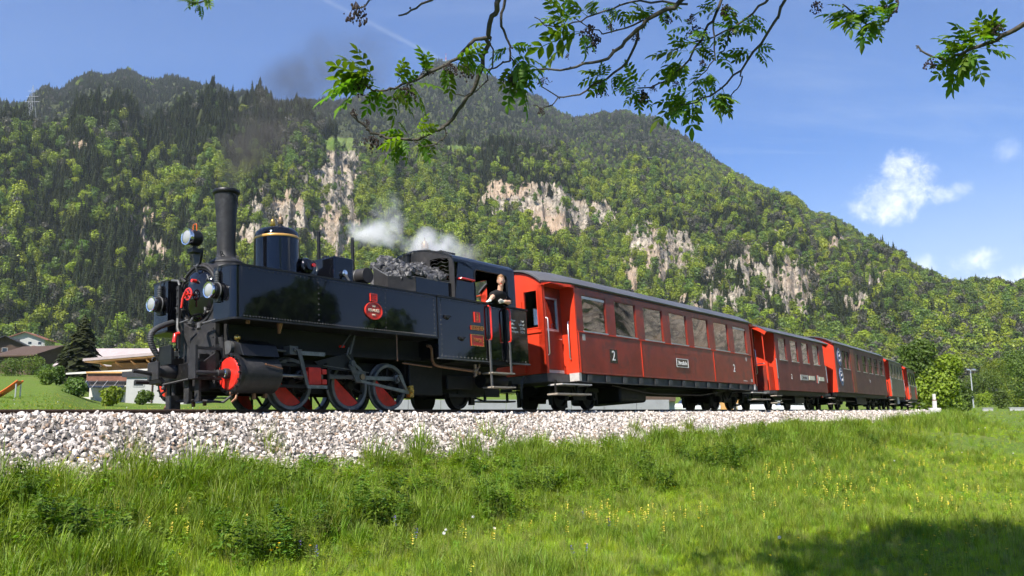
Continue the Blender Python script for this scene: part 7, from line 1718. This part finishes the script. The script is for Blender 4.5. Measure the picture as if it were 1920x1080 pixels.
pl = [(-.9, 0, -.10), (-.5, 0, .10), (0, 0, .42), (.4, 0, .72), (.65, 0, .92)]
mb = MB()
for k in range(4):
    (a, _, b), (c, _, e) = pl[k], pl[k + 1]; mb.hexa([(a, -.3, b), (c, -.3, e), (c, .3, e), (a, .3, b), (a, -.3, b + .06), (c, -.3, e + .06), (c, .3, e + .06), (a, .3, b + .06)])
mb.build('chute', 'orange', sl_)
for sg in (-1, 1): MB().tube([(p_[0], .3 * sg, p_[2] + .1) for p_ in pl], .05, 6).build('chute_side', 'orange', sl_)
MB().cyl((.55, -.25, -.3), (.55, -.25, .82), .04).build('support_leg', 'galv', sl_); MB().cyl((.55, .25, -.3), (.55, .25, .82), .04).build('support_leg', 'galv', sl_)
def car(label, px, d, rot, m='carwhite'):
    x, y, z = at(px, d); root = empty('parked_car', (x, y, z)); root.rotation_euler = (0, 0, R(rot)); tag(root, label, 'car', 'parked cars')
    MB().prism([(-2.1, .35), (2.1, .35), (2.12, .75), (1.2, .92), (-2.0, .95), (-2.12, .7)], -.85, .85, 'v').build('body', m, root, bevel=.06)
    MB().prism([(-1.9, .94), (1.15, .92), (.45, 1.42), (-1.3, 1.45)], -.74, .74, 'v').build('cabin', 'glassdark', root, bevel=.05)
    MB().box(-1.25, .4, -.7, .7, 1.45, 1.49).build('roof', m, root, bevel=.02)
    for xx in (-1.35, 1.35):
        for sg in (-1, 1):
            w_ = MB().lathe((xx, .80 * sg, .33), [(.2, 0), (.33, 0), (.33, .12 * sg), (.2, .12 * sg)], 'v', 20).build('wheel', 'rubber', root, smooth=40); MB().lathe((xx, .80 * sg, .33), [(0, .1 * sg), (.2, .1 * sg)], 'v', 16, caps=False).build('rim', 'alu', w_)
    for sg in (-1, 1): MB().box(2.05, 2.13, .5 * sg, .8 * sg, .6, .74).build('headlight', 'lens', root)
car('white car seen between the bogies of the first coach', 1308, 86, 15); car('white car seen below the platform of the second coach', 1418, 98, 170); car('pale car seen beneath the second coach', 1488, 104, 8)
# far landmarks on the mountains
def on_mountain(az, rr):
    x = rr * math.sin(R(az)); y = rr * math.cos(R(az)); return x, y, float(mountain_z(np.array([x]), np.array([y]))[0])
def pylon(label, az, rr, H, m='galv'):
    x, y, z = on_mountain(az, rr); root = empty('power_pylon', (x, y, z)); tag(root, label, 'pylon', 'pylons on the ridge')
    b = H * .11
    for sx in (-1, 1):
        for sy in (-1, 1): MB().tube([(sx * b, sy * b, -1), (sx * b * .25, sy * b * .25, H * .75), (0, 0, H)], .18, 4, .12).build('leg', m, root)
    for k, f_ in enumerate((.62, .74, .86)): MB().box(-H * .16 * (1 - .2 * k), H * .16 * (1 - .2 * k), -.1, .1, H * f_, H * f_ + .22).build('crossarm', m, root)
    br_ = MB()
    for k in range(7):
        z0, z1 = H * .1 * k, H * .1 * (k + 1); q0, q1 = b * (1 - .105 * k), b * (1 - .105 * (k + 1))
        br_.tube([(-q0, -q0, z0), (q1, -q1, z1)], .09, 4).tube([(q0, -q0, z0), (-q1, -q1, z1)], .09, 4)
    br_.build('lattice', m, root)
pylon('grey lattice pylon on the ridge at the picture edge', -30.4, 900, 44); pylon('small lattice pylon on the dark ridge above the chimney', -20.0, 1450, 32)
x, y, z = on_mountain(-4.65, 2195); ms = empty('summit_mast', (x, y, z + 8)); tag(ms, 'red and white radio mast on the mountain summit', 'mast')
for k in range(4): MB().cyl((0, 0, 6 * k), (0, 0, 6 * k + 6), 1.5 - .3 * k, 1.2 - .3 * k, 6).build('mast_section', 'plaster' if k % 2 == 0 else 'redpaint', ms)
x, y, z = on_mountain(9.8, 1060); hu = empty('mountain_hut', (x, y, z + 12)); tag(hu, 'dark roofed hut in the forest on the mountainside', 'hut')
MB().box(-7, 7, 0, 8, -12, 2.5).build('wall', 'timber', hu); MB().hexa([(-9, -2, 2.2), (9, -2, 2.2), (9, 4, 5), (-9, 4, 5), (-9, -2, 2.7), (9, -2, 2.7), (9, 4, 5.6), (-9, 4, 5.6)]).build('roof_slope', 'roofdark', hu); MB().hexa([(-9, 10, 2.2), (9, 10, 2.2), (9, 4, 5), (-9, 4, 5), (-9, 10, 2.7), (9, 10, 2.7), (9, 4, 5.6), (-9, 4, 5.6)]).build('roof_slope', 'roofdark', hu)

# ------------------------------------------------------------------ grass, weeds, wildflowers
def tuft(seed, n, h, spread, lean, wid, curve=.5):
    g = random.Random(seed); vs = []; fs = []
    for k in range(n):
        a = g.uniform(0, 6.28); r_ = spread * math.sqrt(g.random()); b = Vector((r_ * math.cos(a), r_ * math.sin(a), -.02)); hh = h * g.uniform(.55, 1.1)
        d = Vector((math.cos(a + g.uniform(-1, 1)), math.sin(a + g.uniform(-1, 1)), 0)) * lean * g.uniform(.3, 1.2); s_ = Vector((-d.y, d.x, 0)); s_ = s_.normalized() if s_.length > 1e-6 else Vector((1, 0, 0))
        s_.rotate(Euler((0, 0, g.uniform(-.9, .9)))); o = len(vs); w_ = wid * g.uniform(.7, 1.3)
        for t_, ww in ((0, 1), (.45, .85), (.8, .5)):
            c = b + Vector((0, 0, hh * (t_ - .22 * curve * t_ ** 3))) + d * hh * (t_ ** 2)
            vs += [tuple(c - s_ * w_ * ww), tuple(c + s_ * w_ * ww)]
        vs.append(tuple(b + Vector((0, 0, hh * (1 - .22 * curve) * .985)) + d * hh * 1.08))
        fs += [(o, o + 1, o + 3, o + 2), (o + 2, o + 3, o + 5, o + 4), (o + 4, o + 5, o + 6)]
    return vs, fs
def weed(seed, n, h, L, stem=True):
    g = random.Random(seed); vs = []; fs = []
    for k in range(n):
        a = g.uniform(0, 6.28); z = h * g.random() ** .7; ll = L * g.uniform(.6, 1.1) * (1 - .45 * z / h); el_ = g.uniform(-.15, .6); d = Vector((math.cos(a) * math.cos(el_), math.sin(a) * math.cos(el_), math.sin(el_))); s_ = Vector((-d.y, d.x, 0)).normalized(); b = Vector((math.cos(a) * .03, math.sin(a) * .03, z)); o = len(vs); w_ = ll * .26
        vs += [tuple(b), tuple(b + d * ll * .5 + s_ * w_), tuple(b + d * ll - Vector((0, 0, ll * .25))), tuple(b + d * ll * .5 - s_ * w_)]; fs.append((o, o + 1, o + 2, o + 3))
    o = len(vs); vs += [(-.006, 0, 0), (.006, 0, 0), (.004, 0, h), (-.004, 0, h)]; fs.append((o, o + 1, o + 2, o + 3))
    return vs, fs
gp_ = []
for k in range(4): gp_.append(proto('a%d_grass' % k, *tuft(800 + k, 34, .34, .13, .45, .0036), ['grass']))
for k in range(3): gp_.append(proto('b%d_coarse' % k, *tuft(820 + k, 40, .58, .12, .42, .0058), ['grassdark']))
for k in range(2): gp_.append(proto('c%d_pale' % k, *tuft(840 + k, 26, .52, .14, .30, .0030), ['grasslight']))
for k in range(3): gp_.append(proto('d%d_weed' % k, *weed(860 + k, 34, .34, .15), ['weed']))
for k in range(2): gp_.append(proto('e%d_nettle' % k, *weed(880 + k, 60, .55, .15), ['weeddark']))
# 0-3 grass, 4-6 coarse, 7-8 pale, 9-11 weed
def field_points(n, r0, r1, a0=-34, a1=34):
    az = np.radians(rng.uniform(a0, a1, n)); r = np.sqrt(r0 ** 2 + rng.random(n) * (r1 ** 2 - r0 ** 2)); x = r * np.sin(az); y = r * np.cos(az); s_, v_ = track_sv(x, y); return x, y, s_, v_, r
GX, GY, GI, GS = [], [], [], []
for n, r0, r1 in ((30000, 6.6, 15), (30000, 15, 30), (16000, 30, 70), (7000, 70, 150)):
    x, y, s_, v_, r = field_points(n, r0, r1)
    edge = 2.40 + .5 * (fbm(s_ * .5, v_ * .3 + 3, 3) - .5) * 2 - .62 * sst(s_, 6, 16)
    ok = (v_ > edge) | ((v_ < -2.6))
    thin = np.where(v_ > 0, sst(v_, edge - .1, edge + .7), 1); ok &= rng.random(n) < .25 + .75 * thin
    x, y, s_, v_, r = x[ok], y[ok], s_[ok], v_[ok], r[ok]; m_ = len(x)
    bank = sst(v_, 6.5, 3.0) * (v_ > 0); nz = fbm(x * .55, y * .55, 4); n2 = fbm(x * .22 + 9, y * .22, 3)
    u_ = rng.random(m_)
    idx = np.where(u_ < .10 + .3 * bank + (nz - .5) * 1.8 + (n2 - .5) * .8, rng.integers(4, 7, m_), np.where(u_ > .93 - .12 * (n2 > .52) - .10 * bank, rng.integers(7, 9, m_), rng.integers(0, 4, m_)))
    idx = np.where((rng.random(m_) < .30 * bank + .12 * (fbm(x * .8 + 3, y * .8, 3) > .56)) & (r < 34), rng.integers(9, 12, m_), idx)
    sc = (.29 + .33 * bank - .20 * sst(s_, 6, 18) * sst(v_, 3.2, 2.2) + .14 * sst(s_, 4, 14) * sst(v_, 2.8, 3.8) * bank) * (.55 + .95 * nz) * rng.uniform(.7, 1.3, m_) * np.interp(r, [7, 30, 70, 150], [1, 1.15, 1.8, 3.0])
    sc = np.where(v_ < 0, sc * .7, sc)
    GX.append(x); GY.append(y); GI.append(idx); GS.append(sc)
# clumps standing on the ballast edge at the left
for k in range(24):
    s0 = rng.uniform(-8, 10); v0 = rng.uniform(1.75, 2.7); m_ = rng.integers(6, 16); s_ = s0 + rng.normal(0, .13, m_); v_ = v0 + rng.normal(0, .10, m_)
    GX.append(np.interp(s_, _ps, PATH[:, 0]) + np.interp(s_, _ps, _nrm[:, 0]) * v_); GY.append(np.interp(s_, _ps, PATH[:, 1]) + np.interp(s_, _ps, _nrm[:, 1]) * v_); GI.append(rng.integers(0, 9, m_)); GS.append(rng.uniform(.45, .95, m_))
for k in range(80):
    s0 = rng.uniform(-7.5, 16); v0 = rng.uniform(2.7, 5.0); m_ = rng.integers(8, 22); s_ = s0 + rng.normal(0, .22, m_); v_ = v0 + rng.normal(0, .16, m_)
    kind = rng.random(); idx = rng.integers(12, 14, m_) if kind < .45 else (rng.integers(4, 7, m_) if kind < .75 else rng.integers(9, 12, m_))
    GX.append(np.interp(s_, _ps, PATH[:, 0]) + np.interp(s_, _ps, _nrm[:, 0]) * v_); GY.append(np.interp(s_, _ps, PATH[:, 1]) + np.interp(s_, _ps, _nrm[:, 1]) * v_); GI.append(idx); GS.append(rng.uniform(.45, .85, m_))
GX, GY, GI, GS = map(np.concatenate, (GX, GY, GI, GS)); GZ = ground_z(GX, GY, True)
n = len(GX)
gr_ = gn_scatter('meadow_grass', np.stack([GX, GY, GZ], 1), np.stack([rng.normal(0, .1, n), rng.normal(0, .1, n), rng.uniform(0, 6.28, n)], 1), np.stack([GS, GS, GS * rng.uniform(.8, 1.2, n)], 1), GI, gp_)
tag(gr_, 'tall green meadow grass and weeds on the bank and field', 'grass', kind='stuff')
# flowers
def flower(seed, kind):
    g = random.Random(seed); vs = []; fs = []; mi = []
    hgt = .36 if kind == 'spike' else .32
    o = len(vs); vs += [(-.004, 0, 0), (.004, 0, 0), (.003, 0, hgt), (-.003, 0, hgt), (0, -.004, 0), (0, .004, 0), (0, .003, hgt), (0, -.003, hgt)]; fs += [(o, o + 1, o + 2, o + 3), (o + 4, o + 5, o + 6, o + 7)]; mi += [0, 0]
    if kind == 'cup':
        for k in range(6):
            a = 6.283 * k / 6; o = len(vs); c, s_ = math.cos(a), math.sin(a); vs += [(0, 0, hgt), (c * .014 - s_ * .010, s_ * .014 + c * .010, hgt + .008), (c * .024, s_ * .024, hgt + .012), (c * .014 + s_ * .010, s_ * .014 - c * .010, hgt + .008)]; fs.append((o, o + 1, o + 2, o + 3)); mi.append(1)
    elif kind == 'ball':
        for k in range(26):
            d = Vector((g.gauss(0, 1), g.gauss(0, 1), g.gauss(0, 1))).normalized() * .024; o = len(vs); t1 = d.orthogonal().normalized() * .009; t2 = d.cross(t1).normalized() * .009; c = d + Vector((0, 0, hgt + .02)); vs += [tuple(c + t1), tuple(c + t2), tuple(c - t1), tuple(c - t2)]; fs.append((o, o + 1, o + 2, o + 3)); mi.append(1)
    else:
        for k in range(18):
            a = g.uniform(0, 6.28); z = hgt * g.uniform(.62, 1.05); o = len(vs); c, s_ = math.cos(a), math.sin(a); q = .022; vs += [(0, 0, z), (c * q - s_ * .008, s_ * q + c * .008, z + .006), (c * q * 1.5, s_ * q * 1.5, z), (c * q + s_ * .008, s_ * q - c * .008, z - .004)]; fs.append((o, o + 1, o + 2, o + 3)); mi.append(1)
        for k in range(8):
            a = g.uniform(0, 6.28); z = hgt * g.uniform(.15, .6); o = len(vs); c, s_ = math.cos(a), math.sin(a); q = .05; vs += [(0, 0, z), (c * q - s_ * .016, s_ * q + c * .016, z + .02), (c * q * 1.8, s_ * q * 1.8, z), (c * q + s_ * .016, s_ * q - c * .016, z + .02)]; fs.append((o, o + 1, o + 2, o + 3)); mi.append(0)
    return vs, fs, mi
fp = []
for nm, kind, mm in (('a_cup', 'cup', 'petal'), ('b_spike', 'spike', 'petalpale'), ('c_ball', 'ball', 'petalwhite'), ('d_violet', 'spike', 'petalviolet')):
    vs, fs, mi = flower(len(fp), kind); fp.append(proto(nm, vs, fs, ['weed', mm], mi))
PX, PY, PI = [], [], []
def clump(px, py, n, sp, kind, zg=-1.2):
    """flowers around a surveyed spot on the ground"""
    c, s_ = math.cos(R(8.1103)), math.sin(R(8.1103)); b = 540 - py; d = np.array([px - 960, 1600 * c - b * s_, 1600 * s_ + b * c]); t_ = zg / d[2]
    PX.append(d[0] * t_ + rng.normal(0, sp, n)); PY.append(d[1] * t_ + rng.normal(0, sp * 1.6, n)); PI.append(np.full(n, kind))
clump(140, 945, 12, .12, 0, -.95)
for px, py, n, sp, kd, zg in ((300, 1000, 14, .22, 1, -1.1), (330, 960, 6, .2, 1, -1.05), (50, 995, 6, .12, 1, -1.1), (1100, 915, 10, .25, 1, -.9), (1135, 930, 14, .38, 1, -.95), (1200, 925, 9, .4, 1, -.95), (900, 970, 10, .3, 1, -1.0), (530, 940, 12, .4, 1, -.95), (1590, 860, 46, 1.2, 1, -.75), (1640, 850, 50, 1.4, 1, -.75), (1780, 830, 70, 1.8, 1, -.8), (1540, 880, 24, 1.0, 1, -.85), (1830, 850, 26, 1.4, 1, -1.0),
                          (1720, 975, 8, .5, 0, -1.3), (1760, 985, 6, .5, 0, -1.3), (1860, 980, 7, .5, 0, -1.3), (1860, 1050, 10, .5, 0, -1.33), (1800, 1060, 10, .5, 0, -1.33), (1620, 1060, 4, .5, 0, -1.33), (1850, 905, 4, .5, 0, -1.3), (1470, 1050, 1, .02, 2, -1.33), (1050, 1050, 4, .4, 3, -1.3), (680, 1040, 4, .35, 3, -1.25), (560, 1070, 3, .4, 0, -1.3), (420, 1070, 3, .3, 0, -1.3), (780, 1010, 6, .6, 2, -1.2), (1240, 1040, 5, .5, 0, -1.3)):
    clump(px, py, n, sp, kd, zg)
n = 420; x, y, s_, v_, r = field_points(n, 8, 60); ok = (v_ > 3.2) | (v_ < -6); PX.append(x[ok]); PY.append(y[ok]); PI.append(np.where(rng.random(ok.sum()) < .6, 0, np.where(rng.random(ok.sum()) < .5, 1, 2)))
x, y, s_, v_, r = field_points(500, 30, 60, -32, -8); ok = v_ < -7; PX.append(x[ok]); PY.append(y[ok]); PI.append(np.zeros(ok.sum(), int))
PX, PY, PI = map(np.concatenate, (PX, PY, PI)); n = len(PX); PZ = ground_z(PX, PY, True)
rr_ = np.hypot(PX, PY); fsz = rng.uniform(.6, 1.0, n) * np.interp(rr_, [8, 20, 50], [.7, .8, 1.1]); 
fl = gn_scatter('wildflowers', np.stack([PX, PY, PZ + .05], 1), np.stack([rng.normal(0, .15, n), rng.normal(0, .15, n), rng.uniform(0, 6.28, n)], 1), np.stack([fsz] * 3, 1), PI.astype(int), fp)
tag(fl, 'yellow, white and violet wildflowers scattered in the meadow', 'flowers', kind='stuff')

# ------------------------------------------------------------------ smoke and steam
def plume(name, label, blobs, dens, col, emis=0, nscale=1.6, lo=.40, hi=.66, aniso=.2, seed=0.0, pad=.0):
    """blobs: (world centre, radii, strength); one closed domain whose density follows the puffs"""
    cs = np.array([b[0] for b in blobs]); rs_ = np.array([b[1] for b in blobs])
    lo_ = (cs - rs_).min(0) - pad; hi_ = (cs + rs_).max(0) + pad
    o = MB().box(lo_[0], hi_[0], lo_[1], hi_[1], lo_[2], hi_[2]).build(name, 'dark')
    m = bpy.data.materials.new(name); m.use_nodes = True; t = NT(m.node_tree); t.n.clear()
    pos = t.node('ShaderNodeTexCoord').outputs['Object']
    nz = t.node('ShaderNodeTexNoise'); nz.noise_dimensions = '4D'; t.put(nz.inputs['Vector'], pos); nz.inputs['W'].default_value = seed; nz.inputs['Scale'].default_value = nscale; nz.inputs['Detail'].default_value = 4; nz.inputs['Roughness'].default_value = .62; nz.inputs['Distortion'].default_value = .5
    warp = t.vm('SCALE', t.vm('SUBTRACT', t.noise(pos, nscale * .8, 2, .5, out='Color'), (.5, .5, .5)), .55)
    p2 = t.vm('ADD', pos, warp); tot = None
    for c, r_, st in blobs:
        d = t.vm('DIVIDE', t.vm('SUBTRACT', p2, tuple(c)), tuple(r_)); q = t.m('SUBTRACT', 1.0, t.vm('DOT_PRODUCT', d, d), clamp=True); q = t.m('MULTIPLY', t.m('POWER', q, 1.5), st)
        tot = q if tot is None else t.m('ADD', tot, q)
    den = t.m('MULTIPLY', t.m('MULTIPLY', tot, t.sstep(nz.outputs['Fac'], lo, hi)), dens)
    pv = t.node('ShaderNodeVolumePrincipled'); pv.inputs['Color'].default_value = (*col, 1); pv.inputs['Anisotropy'].default_value = aniso; t.put(pv.inputs['Density'], den)
    oo = t.node('ShaderNodeOutputMaterial'); t.l.new(pv.outputs[0], oo.inputs['Volume'])
    o.data.materials.clear(); o.data.materials.append(m)
    return tag(o, label, name.split('_')[0], kind='stuff')
def LP(u, v, w_): return tuple(LM @ Vector((-u, v, w_)))
plume('smoke_plume', 'thin dark smoke drifting up and back from the chimney', [(LP(-2.93, 0, 3.55), (.26, .26, .34), 1.6), (LP(-2.75, 0, 3.95), (.46, .46, .55), 1.2), (LP(-2.5, 0, 4.45), (.62, .6, .65), .75), (LP(-2.05, 0, 4.9), (.7, .65, .65), .7), (LP(-1.3, -.2, 5.6), (.9, .8 , .8), .5), (LP(-.4, -.4, 6.4), (1.2, 1.1, 1.0), .24), (LP(.5, -.6, 7.0), (1.3, 1.2, 1.0), .18)], 3.6, (.17, .16, .16), nscale=1.1, lo=.38, hi=.70)
plume('steam_plume', 'white steam wisp blowing back from the boiler pipe', [(LP(-.25, 0, 3.17), (.12, .12, .14), 1), (LP(-.12, -.02, 3.30), (.28, .26, .25), 1), (LP(.20, -.05, 3.36), (.42, .32, .28), 1), (LP(.62, -.1, 3.32), (.48, .34, .28), .8), (LP(.75, -.1, 3.62), (.42, .3, .34), .4), (LP(.85, -.15, 3.95), (.4, .3, .35), .2)], 6.5, (1, 1, 1), nscale=3.2, lo=.34, hi=.60, seed=3)
plume('steam_cloud', 'white steam cloud blowing over the cab roof', [(LP(1.14, .05, 3.08), (.12, .12, .12), 1), (LP(1.45, .05, 3.24), (.38, .34, .28), 1), (LP(1.9, .0, 3.34), (.52, .42, .36), 1), (LP(2.35, -.1, 3.35), (.5, .4, .32), .6), (LP(2.9, -.2, 3.28), (.7, .5, .36), .22)], 6.0, (1, 1, 1), nscale=2.8, lo=.32, hi=.60, seed=8)
# ------------------------------------------------------------------ haze: the valley air
hz = MB().box(-3500, 3500, -900, 3200, -8, 1400).build('haze', 'dark', None)
hm = bpy.data.materials.new('valley_air'); hm.use_nodes = True; t = NT(hm.node_tree); t.n.clear()
pv = t.node('ShaderNodeVolumePrincipled'); pv.inputs['Color'].default_value = (.82, .90, 1.0, 1); pv.inputs['Density'].default_value = 0.78e-4; pv.inputs['Anisotropy'].default_value = .25
oo = t.node('ShaderNodeOutputMaterial'); t.l.new(pv.outputs[0], oo.inputs['Volume'])
hz.data.materials.clear(); hz.data.materials.append(hm)
tag(hz, 'thin bluish summer haze filling the valley air', 'haze', kind='stuff')

# ------------------------------------------------------------------ give each loose piece of a joined part an object of its own
def split_loose(o):
    bm = bmesh.new(); bm.from_mesh(o.data); bm.verts.ensure_lookup_table(); seen = set(); parts = []
    for v in bm.verts:
        if v.index in seen: continue
        st = [v]; comp = []; seen.add(v.index)
        while st:
            a = st.pop(); comp.append(a.index)
            for e in a.link_edges:
                b = e.other_vert(a)
                if b.index not in seen: seen.add(b.index); st.append(b)
        parts.append(comp)
    bm.free()
    boxes = []
    for c in parts:
        p = np.array([o.data.vertices[i].co for i in c]); boxes.append((p.min(0) - .004, p.max(0) + .004))
    grp = list(range(len(parts)))
    def find(i):
        while grp[i] != i: i = grp[i]
        return i
    for i in range(len(parts)):
        for j in range(i):
            if (boxes[i][0] <= boxes[j][1]).all() and (boxes[j][0] <= boxes[i][1]).all(): grp[find(i)] = find(j)
    sets = {}
    for i, c in enumerate(parts): sets.setdefault(find(i), []).extend(c)
    if len(sets) < 2: return
    me0 = o.data
    for k, c in enumerate(sets.values()):
        cs = set(c); mp = {}; vs = []
        for i in c: mp[i] = len(vs); vs.append(tuple(me0.vertices[i].co))
        fs = [tuple(mp[i] for i in p.vertices) for p in me0.polygons if p.vertices[0] in cs]; sm = any(p.use_smooth for p in me0.polygons)
        me = bpy.data.meshes.new(me0.name); me.from_pydata(vs, [], fs)
        for m_ in me0.materials: me.materials.append(m_)
        if sm: me.polygons.foreach_set('use_smooth', [True] * len(me.polygons)); me.set_sharp_from_angle(angle=R(40))
        if k == 0: o.data = me
        else:
            d = o.copy(); d.data = me; COL.objects.link(d)
LOOSE = ('lamp_vent', 'tank_foot_angle', 'beam_bracket', 'front_pipes', 'drain_cocks', 'drain_pipes', 'rail_guard', 'cow_bar', 'axle_guard', 'brake_gear', 'step_hanger', 'door_post', 'cab_side_rail', 'screw_link', 'guide_plate', 'beam_gusset', 'brake_block', 'truss_rod', 'raised_bars', 'slide_bar', 'union_link', 'reach_rod', 'valve_spindle_guide', 'whistle_stem', 'window_grille', 'bunker_rim', 'canopy_fascia', 'frame', 'limbs', 'drain_pipe', 'cover_bolt_ring')
for o in [o for o in SC.objects if o.type == 'MESH' and o.parent is not None and o.name.split('.')[0] in LOOSE]: split_loose(o)
